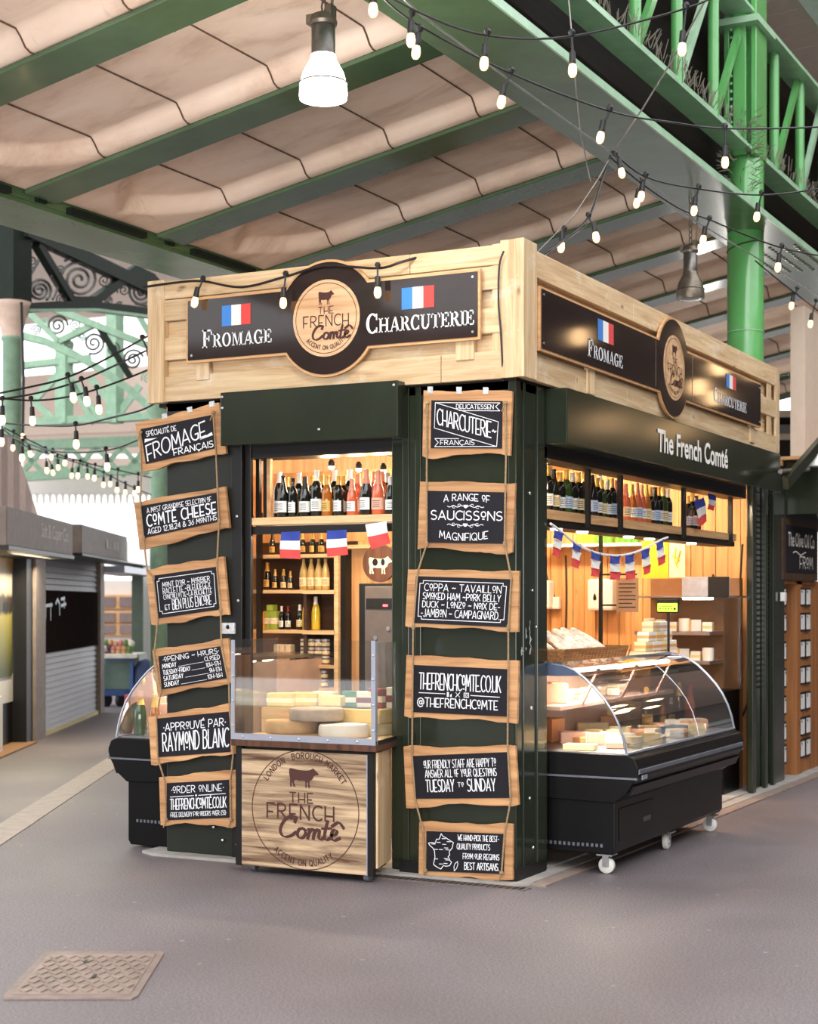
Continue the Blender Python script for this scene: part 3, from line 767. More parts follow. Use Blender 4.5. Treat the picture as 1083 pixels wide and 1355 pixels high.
# ------------------------------------------------------------------ pendant lamps
def pendant(label, px, py_bot, dep, lit, h, r, e=28):
    p = onD(px, py_bot, dep); t = thing('pendant_lamp', label, 'lamp', p)
    sh = [(r * .98, 0), (r, .02), (r * .98, h * .16), (r * .84, h * .3), (r * .55, h * .44), (r * .5, h * .5)]
    s = MB().lathe(sh, 28, p).build('lamp_shade', 'lamp_glow' if lit else 'lamp_rust', t, smooth=40, solid=.004)
    MB().lathe([(0, -.01), (r * .6, -.006), (r * .97, .004)], 28, p).build('lens', 'lamp_glow' if lit else plain('dull_lens', srgb(206, 198, 186), .3), t, smooth=40)
    MB().lathe([(r * 1.0, h * .17), (r * 1.03, h * .18), (r * 1.0, h * .19)], 28, p).build('rim_band', 'lamp_metal', t, smooth=40)
    MB().lathe([(r * .5, h * .48), (r * .5, h * .84), (r * .44, h * .86), (0, h * .86)], 24, p).build('gear_housing', 'lamp_metal', t, smooth=40)
    cp = MB().lathe([(r * .56, h * .84), (r * .6, h * .88), (r * .5, h * .96), (r * .2, h * 1.0), (0, h)], 20, p)
    cp.box(p.x - r * .75, p.y - .02, p.z + h * .88, p.x - r * .2, p.y + .02, p.z + h * .99); cp.box(p.x + r * .25, p.y - .03, p.z + h * .86, p.x + r * .5, p.y + .03, p.z + h * 1.06)
    cp.build('mounting_cap', 'lamp_rust', t, smooth=30)
    ch = MB(); top = roof_z(p.x) + .02
    z = p.z + h
    while z < top:
        ch.tube([(p.x + .012 * math.cos(a), p.y + .003, z + .03 + .028 * math.sin(a)) for a in [i * .7854 for i in range(9)]], .005, 5); z += .048
    ch.tube([(p.x + .05, p.y, p.z + h), (p.x + .06, p.y + .01, (p.z + h + top) / 2), (p.x + .03, p.y, top)], .008, 6)
    ch.build('chain', 'lamp_rust', t)
    if lit:
        l = bpy.data.lights.new('lamp_light', 'POINT'); l.energy = e; l.color = (1, .95, .86); l.shadow_soft_size = .1
        lo = bpy.data.objects.new('lamp_light', l); lo.location = (0, 0, -.14); lo.parent = t; COL.objects.link(lo)
pendant('lit metal pendant lamp with glowing white glass hanging from the cream ceiling', 428, 131, 8.6, True, .46, .126)
pendant('unseen pendant lamp added behind the right parapet to brighten the far ceiling', 985, 615, 21.0, True, .46, .12, 45)  # lamp added out of sight to lift the far ceiling
pendant('unlit tarnished pendant lamp hanging above the right parapet', 914, 396, 13.6, False, .46, .116)

# ------------------------------------------------------------------ buildings round the market hall, off to the right and behind the viewer
struct(MB().box(10.5, -22, 0, 11, 60, 8.7).build('wall_right', 'brick')); struct(MB().box(2.0, 59, 0, 11, 60, 8.5).build('wall_end', 'brick')); struct(MB().box(-26, -22.5, 0, 11, -22, 7.5).build('wall_behind', 'brick'))
for i, y in enumerate(range(-20, 38, 5)):
    t = thing('opposite_stall', 'dark shopfront with timber fascia across the lane, %s along the right-hand wall' % ORD[i], 'stall', (10.4, y, 0), 0, 'shopfronts across the lane')
    MB().box(9.6, y, 0, 10.48, y + 4.4, 2.7).build('front', 'near_black', t); MB().box(9.3, y, 2.7, 10.48, y + 4.4, 3.2).build('fascia', 'near_black', t)
for i, (px, py, d) in enumerate([(767, 446, 21), (925, 441, 22), (935, 462, 24), (953, 486, 22), (925, 512, 23), (945, 527, 25), (1002, 493, 24), (640, 470, 20), (790, 560, 19), (880, 570, 20)]):
    p = onD(px, py, d); p.x = .2 - p.x
    t = thing('globe_lamp', '%s warm globe lamp over the lane, mirrored in the long name board' % ORD[i], 'lamp', p, 0, 'globe lamps over the lane')
    MB().lathe([(0, -.12), (.08, -.095), (.12, 0), (.08, .095), (0, .12)], 16, p).build('globe', 'globe', t, smooth=60); MB().tube([p + Vector((0, 0, .12)), p + Vector((0, 0, 3))], .01, 5).build('cord', 'cable', t)
# ------------------------------------------------------------------ the stall
st = thing('market_stall', 'dark green corner market stall with a timber parapet and open counters', 'stall', (0, 0, 0))
FX = frame((0, 0, 0), (1, 0, 0), (0, 0, 1))            # front plane: u = X, v = Z, n towards the viewer (-Y)
FY = frame((0, 0, 0), (0, 1, 0), (0, 0, 1))            # right plane: u = Y, v = Z, n towards +X
b = MB(); b.box(-.739, 0, .018, 0, .41, 2.95); cp_ = b.build('corner_pillar', 'stall_green', st, bev=.006)
b = MB(); b.box(-.745, -.014, .018, -.70, .03, 2.95); b.box(-.66, -.01, .018, -.62, .0, 2.95); b.box(-.045, -.008, .018, .006, .06, 2.95); b.box(-.02, .3, .018, .012, .41, 2.95); b.box(-.02, .1, .018, .008, .13, 2.95)
b.build('corner_strips', 'stall_green', cp_, bev=.004)
b = MB(); b.box(-.76, -.02, .018, .015, .42, .09); b.build('skirting', 'near_black', cp_)
b = MB(); b.box(-2.5, 0, .018, -1.91, .05, 2.95); sp_ = b.build('side_pillar', 'stall_green_flat', st, bev=.006)
b = MB(); b.box(-1.985, -.012, .018, -1.905, .03, 2.66); b.build('corner_strips', 'near_black', sp_, bev=.004)
bo = MB()
for (x, z) in [(-2.2, .32), (-2.05, .12), (-2.12, .2), (-1.94, .74), (-1.94, .1), (-1.94, 2.2), (-1.93, 1.66)]:
    MB().lathe([(0, .008), (.009, .005), (.011, 0)], 8, (x, -.013, z), Matrix.Rotation(R(90), 4, 'X')).build('bolt_head', 'steel', sp_)
bo = MB()
for (y, z) in [(.2, 2.3), (.24, 1.72), (.22, 1.02), (.2, .48), (.32, .36), (.25, .18), (.3, 1.5)]:
    MB().lathe([(0, .008), (.009, .005), (.011, 0)], 8, (.003, y, z), Matrix.Rotation(R(90), 4, 'Y')).build('bolt_head', 'steel', cp_)
sc = MB()
for (y, z, w_, h_) in [(.12, 1.42, .05, .16), (.2, 1.44, .03, .2), (.07, 1.36, .02, .05)]:
    n_ = 9; pts = [(y + w_ * (random.uniform(-.5, .5)), z - h_ / 2 + h_ * i / n_) for i in range(n_ + 1)]
    sc.ribbon(pts, [random.uniform(.004, .02) for _ in pts], FY, .0065)
sc.build('torn_tape', 'galv', cp_)
for nm, x0, x1 in (('jamb', -1.905, -1.855), ('jamb', -.835, -.739)):
    MB().box(x0, .02, .018, x1, .05, 2.66).build(nm, 'near_black' if x0 < -1.5 else 'stall_green', st, bev=.005)
MB().box(-1.905, .03, 2.57, -.739, .22, 2.95).build('lintel', 'near_black', st)
f_ = MB(); f_.box(-1.977, -.15, 2.64, -.704, .0, 2.978); ff = f_.build('fascia_panel', 'stall_green', st, bev=.006)
bo = MB()
for (x, z) in [(-1.96, 2.95), (-1.96, 2.88), (-.73, 2.95), (-1.25, 2.71)]: MB().lathe([(0, .008), (.008, .005), (.01, 0)], 8, (x, -.15, z), Matrix.Rotation(R(90), 4, 'X')).build('bolt_head', 'steel', ff)
# right-hand side
f_ = MB(); f_.box(0, .43, 2.612, .15, 5.42, 2.95); fr_ = f_.build('fascia_panel', 'stall_green', st, bev=.006)
lt = MB(); p0, p1 = onX(870, 568, .15), onX(963, 597, .15); q0, q1 = onX(870, 597, .15), onX(963, 619, .15)
z_top = (p0.z + p1.z) / 2 + .005; z_bot = (q0.z + q1.z) / 2
write_font(lt, 'The French Comté', (p0.y, z_bot, p1.y, z_top + .01), FY, .154, bold=.022)
lt.build('lettering', 'cream_paint', fr_)
MB().box(-.18, .41, 2.53, .0, 4.86, 2.95).build('lintel', 'near_black', st)
MB().box(-.05, .41, .018, .0, .47, 2.6).build('jamb', 'stall_green', st)
# end pillar with fluted boards and grille strips
e = MB(); e.box(-.03, 4.98, .018, -.01, 6.1, 2.95); e.box(-.34, 5.72, .018, -.06, 6.1, 2.95); ep = e.build('end_pillar', 'stall_green', st)
e = MB()
for y0, y1, pr in ((4.92, 5.02, .045), (5.04, 5.1, .02), (5.36, 5.44, .035), (5.62, 5.7, .035), (5.72, 6.1, .01)): e.box(-.01, y0, .018, pr, y1, 2.62)
e.build('flutings', 'stall_green', ep, bev=.008)
e = MB()
for y0, y1 in ((5.12, 5.33), (5.46, 5.6)):
    for i in range(34): e.box(-.02, y0, .9 + i * .048, -.008, y1, .92 + i * .048)
e.build('grille_bars', 'near_black', ep)
# enclosing walls, floor and ceiling
MB().box(-2.78, .9, .018, -2.74, 5.75, 2.95).build('left_wall', 'pine_in', st)
MB().box(-2.44, .02, .018, 0.0, 5.7, .03).build('stall_floor', 'concrete', st)
MB().box(-2.78, .9, 2.9, -2.5, 6.1, 2.93).box(-2.5, .0, 2.9, 0.0, 6.1, 2.95).build('stall_ceiling', 'pine_in', st)
bw = MB()
for i in range(21):
    x = -2.44 + i * .115; bw.box(x + .002, 5.58 + (.004 if i % 2 else 0), .03, x + .111, 5.66, 2.9)
bw.build('back_wall', 'pine_in', st)
MB().box(-2.5, 5.66, .018, 0, 5.72, 2.95).build('back_sheet', 'near_black', st)
# ------------------------------------------------------------------ timber parapet
PX0, PX1 = -2.6, .05
pf = MB()
def planks(side, rows, n0, n1, mat, name):
    for z0, z1 in rows:
        mb = MB()
        if side == 'front':
            cuts = [PX0] + sorted(random.uniform(PX0 + .4, PX1 - .4) for _ in range(1)) + [PX1 - .0]
            if name == 'backing_board': cuts = [PX0, PX1]
            for a, c in zip(cuts[:-1], cuts[1:]): mb.box(a + .002, -n1, z0, c - .002, -n0, z1)
        else:
            cuts = [-.05] + [1.9 + random.uniform(-.2, .2), 4.45] + [5.72]
            if name == 'backing_board': cuts = [-.05, 5.72]
            for a, c in zip(cuts[:-1], cuts[1:]): mb.box(n0, a + .002, z0, n1, c - .002, z1)
        mb.build(name, mat, st, bev=.004)
back_rows = [(2.97 + i * .129, 2.97 + i * .129 + .126) for i in range(6)]
planks('front', back_rows, -.03, .015, 'pineX', 'backing_board')
planks('front', [(3.625, 3.742), (3.484, 3.62), (3.228, 3.374), (2.958, 3.122)], .017, .058, 'pineX', 'parapet_board')
planks('side', back_rows, -.03, .015, 'pineY', 'backing_board')
planks('side', [(3.575, 3.735), (3.29, 3.44), (2.962, 3.13)], .017, .058, 'pineY', 'parapet_board')
for (x0, x1, z0, z1, d) in ((-2.6, -2.47, 2.952, 3.752, .075), (-.07, .05, 2.958, 3.762, .07), (-2.22, -2.12, 3.08, 3.24, .07), (-.36, -.24, 3.08, 3.24, .07), (-.13, -.07, 2.985, 3.75, .05)):
    MB().box(x0, -d, z0, x1, -.02, z1).build('batten', 'pineZ', st, bev=.004)
MB().box(.03, -.08, 2.958, .085, .12, 3.762).build('batten', 'pineZ', st, bev=.004)
for y, z0, z1, d in ((.98, 2.98, 3.24, .07), (.8, 2.97, 3.06, .06), (4.75, 3.0, 3.2, .07), (5.6, 2.99, 3.74, .06), (5.35, 3.0, 3.7, .05)):
    MB().box(.04, y, z0, d, y + .13, z1).build('batten', 'pineZ', st, bev=.004)
MB().box(-2.56, .0, 2.93, .0, 5.7, 2.975).build('parapet_sill', 'near_black', st)
MB().box(-2.6, .02, 2.96, -2.55, 5.7, 3.74).build('parapet_side', 'pineY', st)

# ------------------------------------------------------------------ the two name boards
def disc_badge(parent, fr, c, r, n, u_flip=1.0):
    d = MB().prism(circ(c[0], c[1], r, r, 0, 360, 48)[:-1], fr, n, n + .004).build('badge_disc', 'disc_wood', parent)
    k = r / .245; mb = MB()
    wide(mb, circ(c[0], c[1], r * .91, r * .91, 0, 360, 64), .004, fr, n + .0055)
    cow(mb, (c[0] - .055 * k, c[1] + .085 * k, c[0] + .06 * k, c[1] + .175 * k), fr, n + .0055)
    write(mb, 'THE', (c[0] - .055 * k, c[1] + .028 * k, c[0] + .055 * k, c[1] + .072 * k), .0055 * k, fr, n + .0055, gap=.22)
    write(mb, 'FRENCH', (c[0] - .165 * k, c[1] - .052 * k, c[0] + .165 * k, c[1] + .018 * k), .0075 * k, fr, n + .0055, gap=.22)
    script_comte(mb, (c[0] - .11 * k, c[1] - .135 * k, c[0] + .19 * k, c[1] - .045 * k), fr, n + .0055, .135 * k)
    write_arc(mb, 'ACCENT ON QUALITY', c, r * .82, -90, .026 * k, .0045 * k, fr, n + .0055, inside=True, gap=.26)
    mb.build('badge_print', 'maroon', d)
def flag3(parent, fr, rect, n):
    u0, v0, u1, v1 = rect; f_ = None
    for i, m_ in enumerate(('sign_blue', 'flag_white', 'flag_red')):
        a, c_ = u0 + (u1 - u0) * i / 3, u0 + (u1 - u0) * (i + 1) / 3
        o_ = MB().flat([(a, v0), (c_, v0), (c_, v1), (a, v1)], fr, n).build('flag_stripe', m_, parent)
def sign_outline(u0, v0, u1, v1, c, r, grow):
    u0 -= grow; v0 -= grow; u1 += grow; v1 += grow; r += grow
    def chord(v): return math.sqrt(max(0, r * r - (v - c[1]) ** 2))
    pts = [(u0, v0)]
    hb, ht = chord(v0), chord(v1)
    a0 = math.degrees(math.atan2(v0 - c[1], -hb)); a1 = math.degrees(math.atan2(v0 - c[1], hb))
    pts += circ(c[0], c[1], r, r, a0, a1, 18)
    pts += [(u1, v0), (u1, v1)]
    a0 = math.degrees(math.atan2(v1 - c[1], ht)); a1 = math.degrees(math.atan2(v1 - c[1], -ht))
    pts += circ(c[0], c[1], r, r, a0, a1, 18)
    pts += [(u0, v1)]
    return pts
def name_board(label, fr, rect, c, r, rd, n, texts, flags, seams=()):
    t = thing('name_board', label, 'sign', fr(rect[0], rect[1], n))
    MB().prism(sign_outline(*rect, c, r, .016), fr, n - .02, n).build('edge_board', 'oak_edge', t)
    pn = MB().prism(sign_outline(*rect, c, r, 0), fr, n, n + .006).build('printed_panel', 'sign_black', t)
    for s_, rc in texts:
        mb = MB(); write_serif(mb, s_, rc, fr, n + .0085); mb.build('lettering', 'white_paint', t)
    for rc in flags: flag3(t, fr, rc, n + .0085)
    disc_badge(t, fr, c, rd, n + .006)
    for u in (rect[0] + .03, rect[2] - .03):
        for v in (rect[1] + .03, rect[3] - .03): MB().prism(circ(u, v, .008, .008, 0, 360, 8)[:-1], fr, n + .006, n + .01).build('screw', 'steel', t)
    if seams:
        for u in seams: MB().flat([(u - .004, rect[1] + .01), (u + .004, rect[1] + .01), (u + .004, rect[3] - .01), (u - .004, rect[3] - .01)], fr, n + .0075).build('joint', 'steel', t)
def uX(px, py, y): p = onY(px, py, y); return p.x, p.z
def uY(px, py, x): p = onX(px, py, x); return p.y, p.z
YS = -.105
tl, br_ = uX(247, 397, YS), uX(634, 449, YS); bl_ = uX(247, 478, YS); tr_ = uX(634, 356, YS)
rect = (tl[0] + .01, (bl_[1] + br_[1]) / 2 + .01, tr_[0] - .01, (tl[1] + tr_[1]) / 2 - .01)
cc = uX(432, 421, YS)
tx = [('FROMAGE', (uX(268, 460, YS)[0], uX(268, 461, YS)[1], uX(360, 454, YS)[0], uX(268, 437, YS)[1])),
      ('CHARCUTERIE', (uX(485, 440, YS)[0], uX(485, 442, YS)[1], uX(628, 432, YS)[0], uX(485, 416, YS)[1]))]
fl = [(uX(294, 404, YS)[0], uX(294, 432, YS)[1], uX(332, 402, YS)[0], uX(294, 405, YS)[1]), (uX(532, 380, YS)[0], uX(532, 410, YS)[1], uX(575, 380, YS)[0], uX(532, 381.5, YS)[1])]
name_board('black name board with round wooden badge on the front of the timber parapet', FX, rect, cc, .345, .237, -YS - .006, tx, fl)
XS = .1
ta, ba, tb, bb = uY(716, 378, XS), uY(717, 463, XS), uY(1008, 509, XS), uY(1008, 565, XS)
rect = (ta[0] + .02, (ba[1] + bb[1]) / 2 + .01, tb[0] - .02, (ta[1] + tb[1]) / 2 - .01)
cc = uY(892.5, 487, XS)
tx = [('FROMAGE', (uY(778, 468, XS)[0], uY(778, 471, XS)[1], uY(824, 480, XS)[0], uY(778, 447, XS)[1])),
      ('CHARCUTERIE', (uY(945, 530, XS)[0], uY(945, 531, XS)[1], uY(988, 540, XS)[0], uY(945, 512, XS)[1]))]
fl = [(uY(791, 450, XS)[0], uY(791, 449, XS)[1], uY(812, 450, XS)[0], uY(791, 421, XS)[1]), (uY(961, 512, XS)[0], uY(961, 512, XS)[1], uY(974, 512, XS)[0], uY(961, 494, XS)[1])]
name_board('long black name board with round wooden badge on the right side of the timber parapet', FY, rect, cc, .35, .235, XS - .006, tx, fl, seams=(cc[0] - .41, cc[0] + .43))
GLYPH["'"] = (.05, [[(.05, 1), (0, .82)]])
# ------------------------------------------------------------------ hanging chalkboards
def chalk_sign(label, outer, inner, draw, wtxt, tabs=(), n=.045, group=None):
    P = [onY(x, y, -n) for x, y in outer]; Q = [onY(x, y, -n - .006) for x, y in inner]
    base = (P[2] + P[3]) / 2
    t = thing('chalkboard_sign', label, 'sign', base)
    fr = quad_frame(P[0], P[1], P[2], P[3], (0, -1, 0)); fi = quad_frame(Q[0], Q[1], Q[2], Q[3], (0, -1, 0))
    rnd = random.Random(sum(ord(c) for c in label)); poly = []; K = 18
    a1, a2, p1, p2 = rnd.uniform(.015, .04), rnd.uniform(.008, .02), rnd.uniform(0, 6), rnd.uniform(0, 6)
    for i in range(K + 1):
        u = i / K; w_ = 0 if i in (0, K) else a1 * math.sin(u * 5 + p1) + a2 * math.sin(u * 14 + p2) + rnd.uniform(-.006, .006)
        poly.append((u, .0 + w_))
    for i in range(K + 1):
        u = 1 - i / K; w_ = 0 if i in (0, K) else .4 * a1 * math.sin(u * 7 + p2) + .6 * a2 * math.sin(u * 17 + p1) + rnd.uniform(-.004, .004)
        poly.append((u, 1.0 + w_))
    MB().prism(poly, fr, -.026, 0).build('frame', 'oak', t, bev=.002)
    MB().prism([(0, 0), (1, 0), (1, 1), (0, 1)], fi, -.006, 0.0).build('board', 'chalk', t)
    mb = MB(); draw(mb, fi, wtxt)
    mb.build('lettering', 'white_paint', t)
    for u in tabs:
        h = .1
        MB().prism([(u - .03, 1 - h * .5), (u + .03, 1 - h * .5), (u + .03, 1 + h * .55), (u - .03, 1 + h * .55)], fr, 0, .004).build('hanging_tab', 'galv', t)
    return t
NT = .0012
def notched(mb, fi, w):
    a, b, c, d = .05, .95, .09, .91; k = .035; m_ = .06
    pts = [(a + k, c), (b - k, c), (b - k, c + m_), (b, c + m_), (b, d - m_), (b - k, d - m_), (b - k, d), (a + k, d), (a + k, d - m_), (a, d - m_), (a, c + m_), (a + k, c + m_), (a + k, c)]
    wide(mb, pts, w * .55, fi, NT)
def L(*lines):
    def draw(mb, fi, w):
        for ln in lines:
            t, rc = ln[0], ln[1]; kw = ln[2] if len(ln) > 2 else {}
            k = kw.pop('k', 1.0) if 'k' in kw else 1.0
            write(mb, t, rc, w * (k if k > .8 else k * .82), fi, NT, **kw)
    return draw
def plus(*fs):
    def draw(mb, fi, w):
        for f in fs: f(mb, fi, w)
    return draw
def line(pts, k=.6): return lambda mb, fi, w: wide(mb, pts, w * k, fi, NT)
def fill(pts): return lambda mb, fi, w: mb.flat(pts, fi, NT)
W0 = .0072
chalk_sign('tilted chalkboard lettered fromage français, top of the left hanging column', [(178.9, 560.8), (289.9, 532.4), (299.4, 599.8), (188.3, 623.4)], [(186, 567.9), (280, 549), (284.7, 593.2), (193, 614)],
    plus(L(('SPÉCIALITÉ DE', (.07, .76, .5, .9), dict(k=.75)), ('FROMAGE', (.04, .07, .9, .5), dict(slope=.36, k=1.35, gap=.13)), ('FRANÇAIS', (.42, .06, .98, .24), dict(k=.9))),
         fill([(.03, .6), (.22, .66), (.04, .7)]), fill([(.8, .34), (.99, .4), (.98, .5)])), W0, tabs=(.36, .66, .92))
chalk_sign('tilted chalkboard about aged cheese, second from the top at left', [(177, 664.7), (297.7, 643.5), (303.6, 699), (184.8, 727.3)], [(186, 669.5), (287.6, 651.7), (290.4, 690), (189.5, 712)],
    L(('A MoST GRANDIoSE SELECTIoN oF', (.08, .74, .92, .9), dict(k=.65)), ('CoMTÉ CHEESE', (.07, .32, .97, .68), dict(k=1.35, gap=.2)), ('AGED 12,18,24 & 36 MoNTHS', (.07, .08, .97, .25), dict(k=.75))), W0)
chalk_sign('tilted chalkboard with a notched white border listing cheeses, left column', [(193, 753.3), (295.8, 736.3), (302.9, 813.6), (200.2, 826.6)], [(203, 761.6), (287, 749.8), (291, 806.5), (208.9, 818.3)],
    plus(notched, L(("MoNT D'oR ~ MoRBIER", (.13, .69, .88, .81), dict(k=.62)), ('RACLETTE ~BLEUDEGEX', (.13, .54, .88, .67), dict(k=.62)), ('CoNCoILLoTTE~LA BUCHETTE', (.13, .41, .9, .52), dict(k=.55)), ('ET', (.14, .17, .22, .28), dict(k=.7)), ('BIEN PLUS ENCoRE', (.26, .15, .88, .38), dict(k=.8)))), W0)
chalk_sign('tilted chalkboard of opening hours beside the acrylic screen', [(201.3, 860.7), (302, 844.4), (306, 903.3), (209, 922.7)], [(209.6, 868.4), (293, 854.8), (299.5, 897.6), (214.2, 912.3)],
    plus(L(('·oPENING ~ HoURS·', (.07, .8, .95, .95), dict(k=.7)), ('MoNDAY', (.05, .61, .27, .74), dict(k=.7)), ('CLoSED', (.72, .62, .95, .75), dict(k=.65)), ('TUESDAY-FRIDAY', (.05, .42, .48, .55), dict(k=.7)), ('10H-17H', (.73, .43, .95, .56), dict(k=.62)),
          ('SATURDAY', (.05, .24, .36, .37), dict(k=.7)), ('9H-17H', (.77, .25, .95, .38), dict(k=.62)), ('SUNDAY', (.05, .06, .28, .19), dict(k=.7)), ('10H-16H', (.73, .07, .95, .2), dict(k=.62))),
         line([(.3, .6), (.7, .61)], .3), line([(.5, .42), (.71, .425)], .3), line([(.39, .24), (.75, .245)], .3), line([(.31, .06), (.71, .065)], .3)), W0)
chalk_sign('tilted chalkboard of a chef approval, left of the wooden front counter', [(196.2, 948.5), (306, 930.4), (311, 997.6), (200, 1012)], [(206.5, 951), (304.6, 941.3), (304.6, 995), (209, 1002)],
    L(('·APPRoUVÉ PAR·', (.1, .66, .94, .85), dict(k=.85)), ('RAYMoND BLANC', (.08, .14, .98, .6), dict(k=1.25, gap=.17))), W0)
chalk_sign('chalkboard about ordering online, lowest of the left hanging column', [(210.4, 1028.6), (311.9, 1018.2), (312.9, 1093), (212.4, 1091.8)], [(220.7, 1036.3), (302.6, 1031.7), (303.3, 1082), (220.7, 1085.4)],
    plus(L(('·oRDER oNLINE·', (.08, .72, .92, .9), dict(k=.8)), ('THEFRENCHCoMTÉ.CO.UK', (.06, .28, .96, .56), dict(k=.85, gap=.12)), ('·FREE DELIVERY FoR oRDERS oVER £50·', (.06, .08, .96, .2), dict(k=.55))),
         line([(.06, .62), (.44, .63)]), line([(.52, .63), (.95, .64)]), fill(circ(.48, .63, .015, .03, 0, 360, 8)[:-1])), W0)
# right-hand column, on the corner pillar
chalk_sign('chalkboard with a slanted charcuterie banner, top of the corner pillar', [(560.7, 516.3), (678, 517.6), (675, 603), (559, 603.4)], [(571, 529.6), (665, 530.6), (664.3, 593.4), (570.2, 592.9)],
    plus(line([(.06, .95), (.95, .56), (.93, .04), (.05, .42), (.06, .95)], .5), line([(.06, .95), (.97, .96), (.91, .88), (.97, .79), (.4, .79)], .5), line([(.93, .04), (.06, .03), (.11, .12), (.06, .2), (.4, .2)], .5),
         L(('DELICATESSEN', (.36, .83, .88, .92), dict(k=.6)), ('CHARCUTERIE~', (.09, .5, .92, .83), dict(slope=-.3, k=.95, gap=.13)), ('FRANÇAIS', (.14, .07, .62, .17), dict(k=.6)))), W0, tabs=(.08, .41, .71))
def orna(v, s):
    def draw(mb, fi, w):
        for d in (-1, 1):
            wide(mb, [(.5 + d * (.03 + .2 * i / 10), v + s * .018 * math.sin(i * 1.25)) for i in range(11)], w * .5, fi, NT)
            wide(mb, circ(.5 + d * .08, v + s * .02, .02, .025, 0, 300, 8), w * .4, fi, NT); wide(mb, circ(.5 + d * .15, v - s * .015, .02, .02, 40, 320, 8), w * .4, fi, NT)
        mb.flat([(.47, v + .03), (.53, v + .03), (.52, v - .02), (.5, v - .035), (.48, v - .02)], fi, NT)
    return draw
chalk_sign('chalkboard about saucissons, second from the top on the corner pillar', [(555.9, 636.8), (682, 639.3), (678, 731), (552.6, 727)], [(565, 649.3), (670.6, 651.4), (667.6, 719.6), (564.7, 717.9)],
    plus(L(('A RANGE oF', (.22, .79, .8, .92), dict(arc=.035, k=.8)), ('SAUCISSoNS', (.06, .45, .96, .62), dict(k=.95)), ('MAGNIFIQUE', (.17, .1, .79, .24), dict(arc=-.05, k=.8))), orna(.71, 1), orna(.35, -1)), W0)
chalk_sign('chalkboard with a notched white border listing cured meats, corner pillar', [(540, 753.5), (687, 755.5), (685.7, 836.3), (536.3, 828.8)], [(550.6, 762.3), (678, 766.6), (673, 830), (547, 824.3)],
    plus(notched, L(('CoPPA ~ TAVAILLoN', (.1, .7, .9, .85), dict(k=.75)), ('SMoKED HAM ~PoRK BELLY', (.09, .52, .9, .66), dict(k=.75)), ('DUCK ~ LoNZo ~ NoIX DE-', (.09, .35, .9, .48), dict(k=.75)), ('-JAMBoN ~ CAMPAGNARD.', (.08, .15, .9, .31), dict(k=.75)))), W0)
def icons(mb, fi, w):
    for i, u in enumerate((.395, .485, .575)):
        if i == 1:
            wide(mb, [(u - .022, .36), (u + .022, .46)], w * .6, fi, NT); wide(mb, [(u - .022, .46), (u + .022, .36)], w * .35, fi, NT)
        elif i == 0:
            mb.flat([(u - .025, .36), (u - .004, .36), (u - .004, .46), (u - .025, .46)], fi, NT); mb.flat([(u + .01, .36), (u + .026, .36), (u + .026, .43), (u + .01, .4)], fi, NT)
        else:
            wide(mb, [(u - .024, .365), (u + .024, .365), (u + .024, .455), (u - .024, .455), (u - .024, .365)], w * .6, fi, NT); wide(mb, circ(u, .41, .012, .022, 0, 360, 10), w * .4, fi, NT)
chalk_sign('chalkboard with web address and three small icons, corner pillar', [(538, 866.7), (686.5, 874.4), (684, 957.8), (535, 947.5)], [(547, 879.8), (672.3, 885.5), (671.8, 948.2), (545.3, 942.3)],
    plus(L(('THEFRENCHCoMTE.CO.UK', (.07, .5, .93, .84), dict(k=.95, gap=.12)), ('@THEFRENCHCoMTE', (.06, .13, .9, .32), dict(k=.85))), icons, line([(.07, .42), (.35, .42)]), line([(.62, .41), (.92, .4)])), W0)
chalk_sign('chalkboard about friendly staff, second from the bottom on the corner pillar', [(534, 988), (682, 987.5), (686.5, 1065), (537.6, 1069.5)], [(545.8, 1000.4), (671, 995.2), (675, 1055.9), (549, 1057)],
    L(('oUR FRIENDLY STAFF ARE HAPPY To', (.12, .7, .88, .88), dict(k=.7)), ('ANSWER ALL oF YoUR QUESTIoNS', (.13, .49, .88, .66), dict(k=.7)), ('TUESDAY', (.13, .16, .43, .43), dict(k=.85)), ('To', (.47, .26, .53, .36), dict(k=.6)), ('SUNDAY', (.57, .16, .86, .43), dict(k=.85))), W0)
FRANCE = [(.5, 1), (.56, .93), (.7, .88), (.88, .8), (.98, .76), (.93, .6), (.82, .5), (.84, .4), (.78, .36), (.86, .24), (.92, .2), (.84, .1), (.7, .08), (.6, .1), (.5, .0), (.36, .04), (.2, .12), (.26, .32), (.24, .5), (.18, .58), (.05, .66), (.0, .72), (.14, .74), (.26, .72), (.32, .84), (.42, .84), (.5, 1)]
def fmap(mb, fi, w):
    f = lambda x, y: (.03 + x * .33, .07 + y * .88)
    wide(mb, [f(x, y) for x, y in FRANCE], w * .6, fi, NT)
    wide(mb, [(.37, .03), (.4, .1), (.415, .2), (.41, .27), (.38, .22), (.365, .14), (.37, .03)], w * .5, fi, NT)
    for x, y in ((.2, .7), (.4, .75), (.6, .86), (.62, .7), (.3, .55), (.5, .55), (.7, .6), (.75, .55), (.3, .28), (.7, .3), (.75, .26), (.5, .14), (.68, .16), (.8, .78)):
        a = f(x - .07, y); b_ = f(x + .07, y); wide(mb, [a, b_], w * .55, fi, NT)
chalk_sign('chalkboard with a chalk outline map, lowest on the corner pillar', [(554.8, 1088), (678.7, 1090.7), (678.7, 1164.3), (554, 1163)], [(564.4, 1099.7), (668.4, 1103.6), (666.6, 1156.5), (564.4, 1152.7)],
    plus(fmap, L(('WE HAND-PICK THE BEST-', (.41, .8, .93, .94), dict(k=.6)), ('QUALITY PRoDUCTS', (.4, .58, .82, .72), dict(k=.6)), ('FRoM oUR REGIoNS', (.48, .34, .94, .48), dict(k=.6)), ('BEST ARTISANS.', (.5, .08, .94, .25), dict(k=.75)))), W0)
